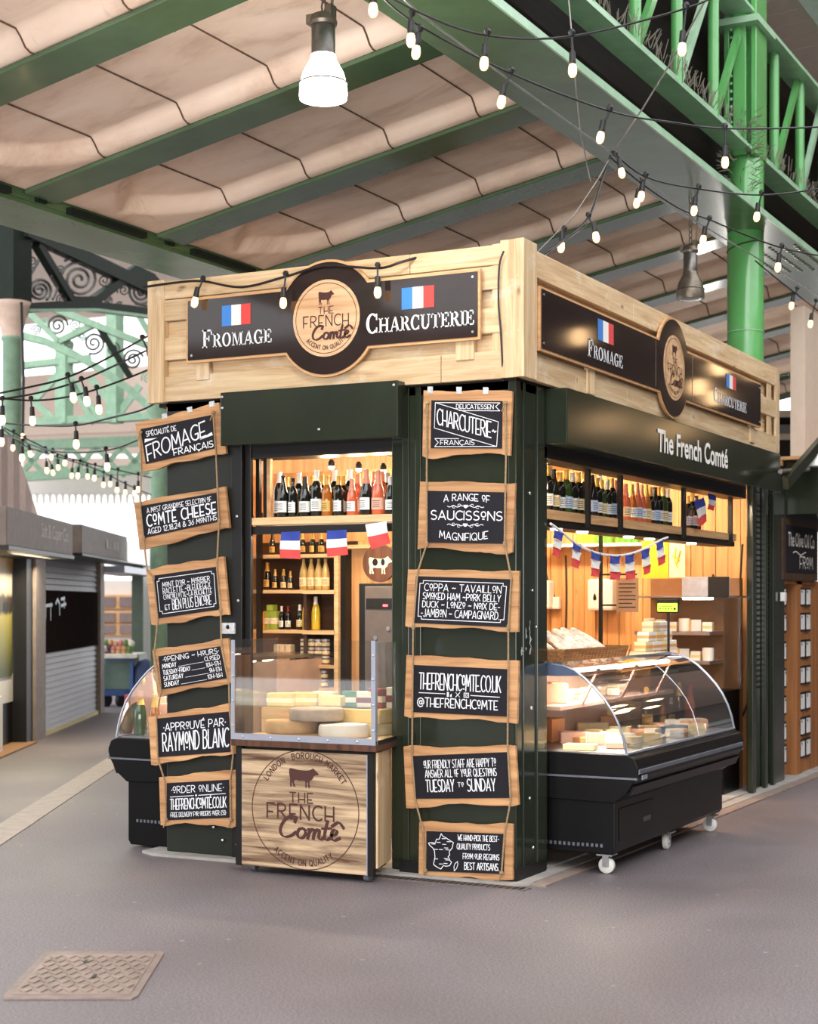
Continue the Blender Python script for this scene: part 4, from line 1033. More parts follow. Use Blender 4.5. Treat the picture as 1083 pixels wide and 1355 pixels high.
def rope(label, pts, n=.062):
    P = [onY(x, y, -n + (random.uniform(-.002, .002))) for x, y in pts]
    mb = MB().tube(P, .0055, 6)
    for p in (P[0], P[-1]):
        mb.lathe([(0, -.014), (.012, -.008), (.014, 0), (.012, .008), (0, .014)], 8, p); mb.tube([p, p + Vector((-.02, -.004, -.05))], .004, 5)
    for p in P[3:6:2]: mb.lathe([(0, -.02), (.01, -.012), (.011, .012), (0, .02)], 8, p)
    tag(mb.build('jute_rope', 'rope'), label, 'rope')
rope('left jute rope joining the chalkboards on the corner pillar', [(566, 533), (565, 600), (565, 650), (565, 720), (553, 757), (547, 830), (546, 945), (545.5, 1000), (550, 1060), (560, 1098), (563, 1152)])
rope('right jute rope joining the chalkboards on the corner pillar', [(669, 533), (670, 600), (669, 650), (668, 720), (677, 765), (673, 830), (673, 880), (672, 985), (676, 1060), (668, 1103), (664, 1155)])
rope('left jute rope joining the tilted chalkboards on the left pillar', [(186, 572), (187, 620), (186, 672), (190, 712), (195, 755), (203, 765), (209, 820), (204, 865), (213, 915), (207, 950), (209, 1004), (218, 1033), (220, 1085)])
rope('right jute rope joining the tilted chalkboards on the left pillar', [(282, 546), (286, 600), (288, 652), (290, 690), (287, 750), (292, 808), (293, 856), (303, 905), (304, 942), (309, 995), (305, 1033), (306, 1085)])
bx = MB(); a = onY(293, 824, -.03); c_ = onY(310, 839, -.03); bx.box(a.x, -.03, c_.z, c_.x, .0, a.z)
o = bx.build('switch_box', 'galv', bev=.004); tag(o, 'small grey lock box on the left pillar above the acrylic screen', 'box')
b = MB().lathe([(0, .004), (.012, .003), (.014, 0)], 12, ((a.x + c_.x) / 2, -.03, (a.z + c_.z) / 2 + .008), Matrix.Rotation(R(90), 4, 'X'))
b.build('keyhole', 'near_black', o)
# ------------------------------------------------------------------ wooden front counter with acrylic screen
X0, X1, Yf = -1.665, -.752, -.37
ct = thing('front_counter', 'mobile wooden front counter with printed round badge and acrylic screen', 'counter', (-1.2, -.3, 0))
BR = -.845                                                     # right side runs in slightly towards the back
MB().prism([(X0 + .03, Yf + .012), (X1 - .03, Yf + .012), (BR - .02, .0), (X0 + .03, .0)], frame((0, 0, 0), (1, 0, 0), (0, 1, 0)), .05, .765).build('carcass', 'near_black', ct)
pn = MB().box(X0, Yf - .008, .045, X1 - .035, Yf + .012, .755).build('front_panel', 'print_wood', ct, bev=.003)
MB().box(X1 - .035, Yf - .006, .04, X1 + .004, Yf + .03, .765).build('corner_angle', 'near_black', ct)
MB().box(X1 - .037, Yf - .011, .045, X1 - .031, Yf - .006, .755).build('edge_trim', 'alu', ct)
MB().box(X0 - .045, Yf - .004, .04, X0 - .002, Yf + .03, .765).build('corner_angle', 'near_black', ct)
dv = Vector((BR - X1, .37, 0)); 
sd = MB(); s0 = Vector((X1 + .004, Yf + .03, 0)); s1 = Vector((BR + .004, .0, 0)); nv = Vector((.012, .003, 0))
sd.hexa([s0 + Vector((0, 0, .085)), s0 + nv + Vector((0, 0, .085)), s1 + nv + Vector((0, 0, .085)), s1 + Vector((0, 0, .085))], [s0 + Vector((0, 0, .765)), s0 + nv + Vector((0, 0, .765)), s1 + nv + Vector((0, 0, .765)), s1 + Vector((0, 0, .765))])
sd.build('side_panel', 'pineZ', ct)
fc = FX; nb = -(Yf - .008) + .001; cx_, cz_ = (uX(405, 1073, Yf)[0], uX(405, 1073, Yf)[1]); rr = .345
cx_ = (uX(335, 1072, Yf)[0] + uX(476, 1076, Yf)[0]) / 2; rr = (uX(476, 1074, Yf)[0] - uX(335, 1074, Yf)[0]) / 2; cz_ = .405
pr = MB(); wide(pr, circ(cx_, cz_, rr, rr * .96, 0, 360, 72), .006, fc, nb)
kk = rr / .36
cow(pr, (cx_ - .105 * kk, cz_ + .13 * kk, cx_ + .095 * kk, cz_ + .245 * kk), fc, nb)
write(pr, 'THE', (cx_ - .1 * kk, cz_ + .042 * kk, cx_ + .055 * kk, cz_ + .098 * kk), .0085, fc, nb, gap=.24)
write(pr, 'FRENCH', (cx_ - .255 * kk, cz_ - .055 * kk, cx_ + .195 * kk, cz_ + .028 * kk), .0115, fc, nb, gap=.24)
script_comte(pr, (cx_ - .185 * kk, cz_ - .165 * kk, cx_ + .255 * kk, cz_ - .04 * kk), fc, nb, .175)
write_arc(pr, 'LONDON · BOROUGH MARKET', (cx_, cz_), rr * .83, 90, .034, .0065, fc, nb, gap=.3, squeeze=1.0)
write_arc(pr, 'ACCENT ON QUALITY', (cx_, cz_), rr * .9, -92, .034, .0065, fc, nb, inside=True, gap=.3)
pr.build('badge_print', 'maroon', pn)
for (x, y) in ((X0 + .05, Yf + .06), (X1 - .06, Yf + .05), (BR - .1, -.05), (X0 + .06, -.05)):
    c = MB(); c.lathe([(.012, -.02), (.026, -.018), (.026, .018), (.012, .02)], 14, (x, y, .028), Matrix.Rotation(R(90), 4, 'Y')); c.box(x - .02, y - .02, .04, x + .02, y + .02, .056)
    c.build('castor', 'trim_grey', ct, smooth=40)
wt = MB().prism([(X0 - .05, Yf - .05), (X1 + .045, Yf - .05), (BR + .05, .02), (X0 - .05, .02)], frame((0, 0, 0), (1, 0, 0), (0, 1, 0)), .775, .815)
wt.build('worktop', 'walnut', ct, bev=.003)
MB().prism([(X0 - .03, Yf - .03), (X1 + .02, Yf - .03), (BR + .03, .02), (X0 - .03, .02)], frame((0, 0, 0), (1, 0, 0), (0, 1, 0)), .815, .835).build('serving_board', wood('pale_serving_board', srgb(214, 180, 128), srgb(240, 214, 168), 0, fine=18, knots=False, rnd=False), ct)
ax0, ax1, ay = X0 - .045, X1 + .035, Yf - .04
MB().box(ax0, ay - .004, .825, ax1, ay, 1.425).build('front_screen', 'acrylic', ct)
MB().box(ax0, ay, .825, ax0 + .004, .1, 1.425).build('side_screen', 'acrylic_side', ct)
ss = MB(); e0, e1 = Vector((ax1, ay, 0)), Vector((BR + .045, .0, 0)); ss.hexa([e0 + Vector((0, 0, .83)), e0 + Vector((.004, 0, .83)), e1 + Vector((.004, 0, .83)), e1 + Vector((0, 0, .83))], [e0 + Vector((0, 0, 1.41)), e0 + Vector((.004, 0, 1.41)), e1 + Vector((.004, 0, 1.41)), e1 + Vector((0, 0, 1.41))])
ss.build('side_screen', 'acrylic_side', ct)
al = MB(); al.box(ax0 - .004, ay - .008, .815, ax1 + .006, ay - .004, .852); al.build('angle_trim', 'alu', ct)
MB().box(ax0 - .005, ay - .009, .815, ax0 + .02, ay - .004, 1.42).build('angle_trim', 'alu', ct)
MB().box(ax1 - .02, ay - .009, .815, ax1 + .008, ay + .02, 1.425).build('angle_trim', 'alu', ct)
r_ = MB(); r_.hexa([e0 + Vector((.004, 0, .815)), e0 + Vector((.01, 0, .815)), e1 + Vector((.01, 0, .815)), e1 + Vector((.004, 0, .815))], [e0 + Vector((.004, 0, .838)), e0 + Vector((.01, 0, .838)), e1 + Vector((.01, 0, .838)), e1 + Vector((.004, 0, .838))]); r_.build('angle_trim', 'near_black', ct)
for p in [(ax0 + .08 + i * .2, ay - .008, .832) for i in range(5)] + [(x, ay - .009, z) for x in (ax0 + .008, ax1 - .006) for z in (.9, 1.05, 1.2, 1.34)]:
    MB().lathe([(0, .006), (.007, .004), (.009, 0)], 8, p, Matrix.Rotation(R(90), 4, 'X')).build('bolt', 'steel', ct)

# ------------------------------------------------------------------ cheese
def wheel(label, p, r, h, rind, tilt=0.0, group=None):
    prof = [(0, 0), (r * .93, 0), (r * .985, h * .12), (r, h * .5), (r * .985, h * .86), (r * .93, h), (0, h + .002)]
    t = thing('round_cheese', label, 'cheese', p, 0, group)
    o = MB().lathe(prof, 36).build('rind', CHEESE[rind], t, smooth=50, world=False)
    t.rotation_euler = (tilt, 0, 0)
    return t
def wedge(label, p, r, ang, h, rz, paste, rind, group=None):
    t = thing('cheese_wedge', label, 'cheese', p, rz, group)
    n = 8; pts = [(0, 0)] + [(r * math.cos(ang * (i / n - .5)), r * math.sin(ang * (i / n - .5))) for i in range(n + 1)]
    MB().prism(pts, frame((0, 0, 0), (1, 0, 0), (0, 1, 0)), 0, h).build('paste', CHEESE[paste], t, world=False, bev=.004)
    arc_ = [(r * 1.0 * math.cos(ang * (i / n - .5)), r * math.sin(ang * (i / n - .5))) for i in range(n + 1)]
    MB().prism(arc_ + [(x * 1.03, y * 1.03) for x, y in arc_[::-1]], frame((0, 0, 0), (1, 0, 0), (0, 1, 0)), 0, h).build('rind', CHEESE[rind], t, world=False)
    return t
def block(label, p, w, d, h, rz, mat, band=None, group=None, name='cheese_block', cat='cheese'):
    t = thing(name, label, cat, p, rz, group)
    MB().box(-w / 2, -d / 2, 0, w / 2, d / 2, h).build('paste' if cat == 'cheese' else 'carton', CHEESE[mat] if mat in CHEESE else mat, t, world=False, bev=min(.006, h * .2))
    if band: MB().box(-w / 2 - .001, -d / 2 - .001, h * .3, w / 2 + .001, d / 2 + .001, h * .62).build('label_band', band, t, world=False)
    return t
zb = .836
def cb(px, py, y): p = onY(px, py, y); return Vector((p.x, y, zb))
MB_ = MB
tag(MB().box(-1.5, -.36, zb, -1.12, -.02, zb + .014).build('cutting_board', 'shelf_wood', bev=.003), 'pale wooden cutting board under the front left cheese wheel', 'board')
a = cb(388, 965, -.17); wheel('tan cheese wheel lying front left on the cutting board', (a.x, -.19, zb + .014), .165, .078, 'tan')
c = cb(457, 970, -.2); wheel('pale cheese wheel lying front right behind the acrylic screen', (c.x, -.22, zb), .152, .08, 'white')
d_ = onY(427, 950, -.1); wheel('grey rinded cheese wheel resting across the two front wheels', (d_.x, -.17, zb + .094), .168, .075, 'grey')
for i, (px, py, w, h, m_, y, l) in enumerate([(478, 958, .36, .075, 'ivory', .04, 'lower thick slab of pale cheese at the right of the front counter'), (480, 942, .37, .085, 'butter', .04, 'upper thick slab of pale cheese at the right of the front counter'),
        (442, 928, .15, .065, 'butter', .02, 'cut yellow cheese block behind the grey rinded wheel'), (428, 926, .15, .1, 'ivory', .12, 'upright ivory cheese block behind the cut yellow one'),
        (381, 945, .13, .06, 'ivory', .0, 'small stacked ivory cheese block left of the grey rinded wheel')]):
    p = onY(px, py, y); z = {0: zb, 1: zb + .076, 2: zb + .17, 3: zb + .15, 4: zb}[i]
    block(l, (p.x, y + (0.02 if i > 2 else 0), z), w, .18 if i < 2 else .1, h if i != 4 else .085, .1 * (i - 2), m_)
tag(MB().box(-1.33, -.03, zb, -.97, .2, zb + .165).build('display_riser', 'near_black', bev=.003), 'dark riser box behind the cheese wheels on the front counter', 'riser')
tag(MB().box(-1.45, .06, zb, -1.34, .22, zb + .12).build('display_riser', 'near_black', bev=.003), 'small dark riser box under the striped packets', 'riser')
strp = plain('striped_wrapper', srgb(214, 206, 190), .5, var=.05)
for i in range(3):
    p = onY(390 + i * 7, 924, .1); t = thing('striped_packet', ['left', 'middle', 'right'][i] + ' striped cheese packet leaning behind the grey rinded wheel', 'packet', (p.x, .12, zb + .121), .5, 'striped cheese packets')
    mb = MB(); mb.hexa([(-.02, -.03, 0), (.02, -.03, 0), (.02, .03, 0), (-.02, .03, 0)], [(.025, -.02, .095), (.065, -.02, .095), (.065, .04, .095), (.025, .04, .095)]); mb.build('wrapper', strp, t, world=False, bev=.003)
    mb = MB(); mb.hexa([(-.008, -.032, 0), (.006, -.032, 0), (.006, .032, 0), (-.008, .032, 0)], [(.037, -.022, .096), (.051, -.022, .096), (.051, .042, .096), (.037, .042, .096)]); mb.build('blue_stripe', plain('slate_stripe', srgb(86, 92, 120), .5), t, world=False)
gm = plain('green_carton', srgb(44, 104, 74), .5, var=.3, scale=30); rm = plain('maroon_carton', srgb(120, 44, 56), .5, var=.3, scale=30); cm_ = plain('cream_carton', srgb(226, 214, 186), .5, var=.1, scale=30)
for px, py, w, h, m_, rz, l in ((470, 914, .14, .1, gm, .4, 'green patterned cheese carton at the right of the front counter'), (502, 918, .12, .12, rm, -.2, 'maroon patterned cheese carton at the right of the front counter'), (486, 903, .1, .1, cm_, .1, 'cream cheese carton between the green and maroon ones'), (521, 918, .05, .13, cm_, .0, 'cream cheese carton at the far right of the front counter')):
    p = onY(px, py, .1); block(l, (p.x, .08, zb + .163), w, .06, h, rz, m_, cm_ if m_ is not cm_ else rm, name='cheese_carton', cat='carton')
yp = plain('yellow_packet', srgb(206, 184, 84), .4, var=.15, scale=30)
for i in range(2):
    block(['yellow cheese packet at the left of the front counter', 'yellow cheese packet further back at the left of the front counter'][i], (-1.6 + .12 * i, -.02 + .1 * i, zb + .16), .17, .09, .085, .2, yp, CHEESE['ivory'], name='cheese_packet', cat='packet')
tag(MB().box(-1.7, -.1, zb, -1.46, .16, zb + .158).build('display_riser', 'shelf_wood', bev=.003), 'wooden riser box under the yellow packets', 'riser')
# ------------------------------------------------------------------ bottles
BOT = {}
PROF = {
    'wine': [(0, 0), (.036, 0), (.0385, .006), (.0385, .18), (.034, .205), (.018, .235), (.0145, .25), (.0145, .292), (.0165, .294), (.0165, .304), (0, .304)],
    'burg': [(0, 0), (.039, 0), (.042, .006), (.042, .13), (.038, .17), (.022, .225), (.0155, .25), (.0145, .285), (.0165, .287), (.0165, .298), (0, .298)],
    'fizz': [(0, 0), (.04, 0), (.045, .008), (.045, .13), (.041, .17), (.024, .225), (.018, .26), (.0165, .285), (.018, .292), (.018, .302), (0, .308)],
    'swing': [(0, 0), (.036, 0), (.04, .008), (.04, .15), (.033, .19), (.018, .235), (.014, .262), (.0165, .266), (.0165, .28), (.012, .29), (0, .292)],
}
def bottle(kind, glass, cap, lab, p, label, group, h=.3, rz=None):
    key = (kind, glass, cap, lab)
    rz = random.uniform(-.4, .4) if rz is None else rz
    sc_ = h / .304
    if key in BOT: return dup(BOT[key], p, label, rz, group, (sc_, sc_, sc_))
    t = thing('wine_bottle' if kind != 'swing' else 'lemonade_bottle', label, 'bottle', p, rz, group); t.scale = (sc_,) * 3
    pf = PROF[kind]
    MB().lathe(pf, 18).build('bottle_glass', BG[glass], t, smooth=45, world=False)
    zt = pf[-1][1]; z0 = zt - (.1 if kind == 'fizz' else .07)
    if cap:
        cp = [(r + .0012, z) for r, z in pf if z > z0 + .001 and r > 0]; r0 = .0
        for (ra, za), (rb, zb_) in zip(pf[:-1], pf[1:]):
            if za <= z0 <= zb_: r0 = ra + (rb - ra) * (z0 - za) / max(1e-6, zb_ - za)
        MB().lathe([(r0 + .001, z0)] + cp + [(0, zt + .001)], 16).build('capsule' if kind != 'swing' else 'stopper', CAPM[cap], t, smooth=45, world=False)
    if lab:
        r = max(p_[0] for p_ in pf) + .0008; n = 12; za, zb_ = .035, .115; mb = MB()
        for k in range(n):
            a, b_ = R(-90 - 75 + 150 * k / n), R(-90 - 75 + 150 * (k + 1) / n)
            mb.add([(r * math.cos(a), r * math.sin(a), za), (r * math.cos(b_), r * math.sin(b_), za), (r * math.cos(b_), r * math.sin(b_), zb_), (r * math.cos(a), r * math.sin(a), zb_)], [(0, 1, 2, 3)])
        mb.build('paper_label', LABM[lab], t, smooth=30, world=False)
        mb = MB(); r += .0006
        for zz in (.092, .078, .064, .05):
            for k in range(6):
                a, b_ = R(-90 - 34 + 68 * k / 6), R(-90 - 34 + 68 * (k + 1) / 6)
                mb.add([(r * math.cos(a), r * math.sin(a), zz), (r * math.cos(b_), r * math.sin(b_), zz), (r * math.cos(b_), r * math.sin(b_), zz + .004), (r * math.cos(a), r * math.sin(a), zz + .004)], [(0, 1, 2, 3)])
        mb.build('label_print', 'near_black', t, world=False)
    BOT[key] = t; return t
# ---- front window: shelf and bottles
sh = MB().box(-1.86, .03, 2.142, -.82, .32, 2.19).build('wine_shelf', 'shelf_wood', bev=.003); tag(sh, 'pale wooden wine shelf across the top of the front opening', 'shelf')
MB().box(-1.86, .04, 2.085, -.82, .07, 2.135).build('shelf_rail', 'near_black', sh)
MB().box(-1.8, .2, 2.125, -.9, .23, 2.142).build('added_strip', 'tube', sh)  # glowing strip added under the shelf to brighten the cheese below
_l = bpy.data.lights.new('added_strip_glow', 'AREA'); _l.shape = 'RECTANGLE'; _l.size = .9; _l.size_y = .04; _l.energy = 12; _l.color = (1, .86, .68)
_o = bpy.data.objects.new('added_strip_glow', _l); _o.parent = sh; _o.location = (-1.35, .215, 2.12); COL.objects.link(_o)
for px in (341, 351, 355.5):
    x = onY(px, 650, .1).x; MB().box(x - .014, .1, 2.19, x + .012, .13, 2.58).build('window_post', 'near_black' if px < 354 else 'oak_edge', sh)
front = [(375, 'burg', 'dark', None, 'white', .272), (388, 'wine', 'dark', None, 'white', .25), (404, 'fizz', 'dark', 'black', 'white', .256), (419, 'wine', 'dark', 'white', 'white', .292), (433, 'wine', 'amber', 'gold', 'gold', .256),
         (448, 'wine', 'dark', 'gold', 'white', .252), (466, 'fizz', 'rose', 'blush', 'white', .23), (485, 'fizz', 'dark', 'blush', 'white', .285), (500.5, 'fizz', 'rose', 'blush', 'blush', .275), (517, 'burg', 'dark', 'silver', 'white', .24)]
for i, (px, k, g_, c_, l_, h) in enumerate(front):
    p = onY(px, 690, .1); bottle(k, g_, c_, l_, (p.x, .1, 2.191), '%s bottle, near row of front wine shelf, %s from left' % ({'dark': 'dark wine', 'amber': 'amber wine', 'rose': 'pink wine'}[g_], ORD[i]), 'near row of bottles on the front wine shelf', h)
back = [(371, 'white', .3), (378, 'gold', .27), (397, 'white', .29), (411, 'gold', .27), (427, 'gold', .27), (441, 'white', .3), (456, 'gold', .26), (461, 'white', .3), (475, 'blush', .27), (493, 'blush', .28), (507, 'blush', .28), (511, 'silver', .27)]
for i, (px, c_, h) in enumerate(back):
    p = onY(px, 690, .225); bottle('wine', 'dark' if c_ != 'blush' else 'rose', c_, 'white', (p.x, .215 + .03 * (i % 2), 2.191), 'bottle with %s capsule, far row of front wine shelf, %s from left' % (c_, ORD[i]), 'far row of bottles on the front wine shelf', h)
def spotlight(px, py, y=None, x=None, label='', e=10):
    p = onY(px, py, y) if y is not None else onX(px, py, x)
    t = thing('spotlight', label, 'lamp', p)
    MB().lathe([(0, -.018), (.014, -.014), (.02, 0), (.014, .014), (0, .018)], 12, p).build('bulb', 'spot', t, smooth=60)
    MB().lathe([(.022, .004), (.022, .03), (.01, .05), (0, .05)], 12, p).build('housing', 'near_black', t, smooth=40)
    l = bpy.data.lights.new('spotlight_glow', 'POINT'); l.energy = e; l.color = (1, .72, .44); l.shadow_soft_size = .04
    lo = bpy.data.objects.new('spotlight_glow', l); lo.location = (0, -.03, -.05); lo.parent = t; COL.objects.link(lo)
for i, (px, py) in enumerate(((439, 618), (475, 621), (507.5, 623))): spotlight(px, py, y=.42, label='small lit warm spotlight above the front wine shelf, %s from the left' % ORD[i], e=5)
tk = MB().box(-1.86, .5, 2.6, -.5, .53, 2.63).build('light_track', 'near_black'); tag(tk, 'black lighting track under the stall ceiling behind the front wine shelf', 'track')
# ---- partition with shelves behind the front counter
PY = 1.25
pt = thing('bottle_rack', 'dark wooden shelf rack of bottles and jars behind the front counter', 'rack', (-2.2, PY + .1, .02))
MB().box(-2.74, PY + .22, .03, -1.9, PY + .25, 2.6).build('back_panel', 'dark_wood', pt)
MB().box(-2.74, PY + .2, 2.09, -1.3, PY + .25, 2.6).build('back_panel', 'pine_in', pt)
zs = [1.995, 1.74, 1.452, 1.205, 1.04]
for i, z in enumerate(zs):
    MB().box(-2.74, PY, z - .025, -2.2 if i in (1, 2) else -1.94, PY + .22, z).build('shelf_board', 'shelf_wood', pt)
    if i in (1, 2): MB().box(-2.2, PY - .03, z - .03, -1.94, PY + .22, z - .003).build('shelf_board', 'shelf_wood', pt)
MB().box(-1.95, PY - .01, .03, -1.915, PY + .24, 2.02).build('upright', 'shelf_wood', pt)
MB().box(-2.215, PY + .01, .03, -2.19, PY + .22, 1.73).build('upright', 'dark_wood', pt)
MB().box(onY(344, 750, PY - .02).x - .025, PY - .03, .03, onY(344, 750, PY - .02).x + .012, PY, 2.3).build('upright', 'near_black', pt)
MB().box(-1.915, PY + .02, .03, -1.87, PY + .24, 2.02).build('dark_upright', 'near_black', pt)
bd = MB()
for i in range(4): bd.box(-1.87 + i * .155 + .001, PY + .1, .03, -1.87 + i * .155 + .153, PY + .12, 2.03)
pw = bd.build('pine_panel', 'pine_in'); tag(pw, 'orange pine board panel beside the bottle rack inside the front opening', 'panel')
us = MB().box(-1.87, PY - .02, 2.03, -1.3, PY + .2, 2.055).build('wall_shelf', 'shelf_wood'); tag(us, 'narrow wooden wall shelf above the round cow plaque', 'shelf')
def rb(px, z, kind, g_, c_, l_, h, label, y=PY + .08):
    p = onY(px, 740, y); bottle(kind, g_, c_, l_, (p.x, y, z), label, 'bottles on the rack behind the front counter', h)
for i, px in enumerate((360.5, 400.5, 414, 425.5)): rb(px, zs[0], 'fizz', 'dark', 'gold' if i else 'black', 'gold', .16, '%s gold-labelled fizz bottle from left, top board of the bottle rack' % ORD[i])
for i, (px, h) in enumerate(((354, .2), (364.5, .15), (375.5, .15), (384.5, .135))): rb(px, zs[1], 'fizz', 'dark', 'gold', 'gold' if i < 2 else 'cream', h, '%s small dark bottle from left, second board of the bottle rack' % ORD[i])
for i, px in enumerate((402, 412, 422, 431)): rb(px, zs[1], 'swing', 'straw', None, 'cream', .235, '%s pale lemonade bottle from left, second board of the bottle rack' % ORD[i])
for i, (px, c_) in enumerate(((373, 'white'), (381.5, 'red'))): rb(px, zs[2], 'wine', 'dark', c_, 'white', .17, 'small dark wine bottle with %s capsule, third board of the bottle rack' % c_)
for i, (px, g_) in enumerate(((397, 'dark'), (406, 'lemon'), (418, 'lemon'))): rb(px, zs[2], 'swing', g_, 'white', 'cream' if i == 0 else None, .19 if i == 0 else .25, ['dark bottle with pale label at the left of the yellow lemonade bottles', 'left yellow swing-top lemonade bottle on the third board', 'right yellow swing-top lemonade bottle on the third board'][i])
gp = plain('green_juice_carton', srgb(150, 166, 60), .5, var=.1); op = plain('orange_carton', srgb(222, 128, 70), .5, var=.15); ip = plain('printed_carton', srgb(226, 206, 170), .5, var=.3, scale=40)
def carton(px, z, w, h, m_, label, y=PY + .08, band=None):
    p = onY(px, 800, y); block(label, (p.x, y, z), w, .07, h, 0, m_, band, name='carton', cat='carton', group='cartons on the rack behind the front counter')
carton(351, zs[2], .04, .13, op, 'orange carton at the left end of the third board of the rack'); carton(357, zs[2], .055, .135, gp, 'left green carton on the third board of the rack', band=ip); carton(365, zs[2], .05, .135, gp, 'right green carton on the third board of the rack', band=ip); carton(360, zs[2] + .136, .055, .045, gp, 'small green carton lying on top of the other green cartons')
for i in range(3): carton(369 + i * 7.5, zs[3], .045, .14, ip, '%s orange and cream carton from left, fourth board of the rack' % ORD[i], band=op)
JAR = {}
def jar(px, z, label, y=PY + .06, h=.06, r=.03, col='amber'):
    p = onY(px, 850, y)
    if col in JAR: dup(JAR[col], (p.x, y, z), label, 0, 'preserve jars on the rack'); return
    t = thing('preserve_jar', label, 'jar', (p.x, y, z), 0, 'preserve jars on the rack')
    MB().lathe([(0, 0), (r * .95, 0), (r, .004), (r, h * .72), (r * .9, h * .78), (0, h * .78)], 16).build('jar_glass', bottle_glass('jar_' + col, srgb(*dict(amber=(120, 70, 44), brown=(84, 54, 40))[col])), t, smooth=45, world=False)
    MB().lathe([(r * .96, h * .76), (r * .96, h), (0, h + .001)], 16).build('lid', CAPM['silver'], t, smooth=45, world=False)
    MB().lathe([(r * 1.01, h * .2), (r * 1.01, h * .6)], 16).build('paper_label', LABM['cream'], t, smooth=45, world=False)
    JAR[col] = t
nn_ = 0
for row in range(3):
    for i in range(4): jar(403 + i * 9.5, zs[3] + row * .0605, 'jar in the %s layer, fourth rack board, %s from left' % (['bottom', 'middle', 'top'][row], ORD[i]))
for row in range(2):
    for i in range(3): jar(405 + i * 12, zs[4] + row * .0605, 'jar in the %s layer, right stack on bottom rack board, %s from left' % (['bottom', 'top'][row], ORD[i]), col='brown')
    for i in range(2): jar(368 + i * 9, zs[4] + row * .0605, 'jar in the %s layer, left stack on bottom rack board, %s from left' % (['bottom', 'top'][row], ORD[i]), col='brown')
# coffee machine and round cow plaque
a = onY(472, 772, .75); b_ = onY(545, 900, .75)
cf = thing('drinks_machine', 'tall grey and dark drinks machine at the right of the front opening', 'machine', ((a.x + b_.x) / 2, .9, .9))
MB().box(a.x, .78, .9, b_.x, 1.2, a.z).build('body', 'near_black', cf, bev=.006)
MB().box(a.x + .055, .765, .9, b_.x, .79, a.z - .02).build('front_panel', plain('machine_front', srgb(108, 98, 92), .35, metal=.5), cf, bev=.004)
dp = MB().box(a.x + .07, .755, a.z - .17, b_.x, .766, a.z - .1).build('display_strip', 'near_black', cf)
MB().box(a.x + .2, .752, a.z - .155, a.x + .235, .756, a.z - .14).build('red_readout', glow('red_readout', (1, .08, .1), 1.5), dp)
for px, py in ((514, 832), (524, 838), (497, 844)):
    p = onY(px, py, .76); MB().lathe([(0, .006), (.014, .006), (.016, 0)], 14, p, Matrix.Rotation(R(90), 4, 'X')).build('round_button', 'steel', cf)
pc = onY(503, 745, 1.0); pq = thing('cow_plaque', 'round wooden plaque with a painted black and white cow above the drinks machine', 'plaque', pc)
FP = frame((0, 0, 0), (1, 0, 0), (0, 0, 1)); r = .13
MB().prism(circ(pc.x, pc.z, r, r, 0, 360, 32)[:-1], FP, -1.01, -.99).build('disc', 'walnut', pq)
mb = MB(); cow(mb, (pc.x - .08, pc.z - .075, pc.x + .1, pc.z + .045), FP, -.988); mb.build('painted_cow', 'cream_print', pq)
mb = MB(); mb.flat(circ(pc.x - .03, pc.z + .005, .022, .026, 0, 360, 10)[:-1], FP, -.986); mb.flat(circ(pc.x + .03, pc.z + .005, .016, .024, 0, 360, 10)[:-1], FP, -.986); mb.build('black_patches', 'near_black', pq)
# small flags hung in the front opening
def vflag(corners, label, plane, group, rows):
    P = [plane(x, y) for x, y in corners]; t = thing('french_flag', label, 'flag', (P[0] + P[1]) / 2, 0, group)
    fr = quad_frame(P[0], P[1], P[2], P[3], (0, 0, 0))
    nrm = (P[1] - P[0]).cross(P[0] - P[3]).normalized()
    for (v0, v1, m_) in rows:
        def fn(u, v): 
            vv = v0 + (v1 - v0) * v; return fr(u, vv) + nrm * (.008 * math.sin(u * 5 + vv * 4))
        MB().grid(fn, 8, 4).build('flag_stripe', m_, t, solid=.0012, recalc=False)
R3 = [(.66, 1.0, 'flag_blue'), (.33, .66, 'flag_white'), (0, .33, 'flag_red')]
py_ = lambda x, y: onY(x, y, .018)
gq = 'small flags hanging under the front wine shelf'
vflag([(372, 704), (398, 703), (397, 740), (371, 738)], 'left small flag hanging under the front wine shelf', py_, gq, R3)
vflag([(432.5, 702), (459.5, 701), (460, 734), (433.5, 737)], 'middle small flag hanging under the front wine shelf', py_, gq, R3)
vflag([(483, 694), (512, 690), (516, 719), (492, 727)], 'right crooked small flag hanging under the front wine shelf', py_, gq, [(.5, 1.0, 'flag_white'), (0, .5, 'flag_red')])
# ------------------------------------------------------------------ right-hand opening
sh = MB().box(-.34, .47, 2.172, -.085, 4.86, 2.232).build('wine_shelf', 'shelf_woodY', bev=.003); tag(sh, 'long wooden wine shelf across the top of the right opening', 'shelf')
MB().box(-.3, .47, 2.125, -.1, 4.86, 2.168).build('shelf_rail', 'near_black', sh)
for px, py in ((748, 694), (782, 698), (843, 706), (870, 709), (925, 713)):
    p = onX(px, py, -.1); MB().lathe([(0, 0), (.035, 0), (.04, .004), (.04, .012)], 14, (-.16, p.y, 2.113)).build('downlight', 'tube', sh)
for px in (779, 822, 906, 968):
    y = onX(px, 660, -.07).y; MB().box(-.09, y - .02, 2.15, -.06, y + .02, 2.56).build('window_post', 'near_black', sh)
kinds = [('wine', 'dark', 'gold'), ('burg', 'dark', 'black'), ('wine', 'dark', 'gold'), ('wine', 'green', 'gold'), ('wine', 'dark', 'silver'), ('wine', 'dark', 'gold')]
rows_ = [(x, None) for x in (725, 733, 742, 750, 758, 766, 774, 784, 791, 797, 804, 810, 815, 828, 836, 843, 849, 855, 861, 867, 872, 878, 884, 912, 917, 922)]
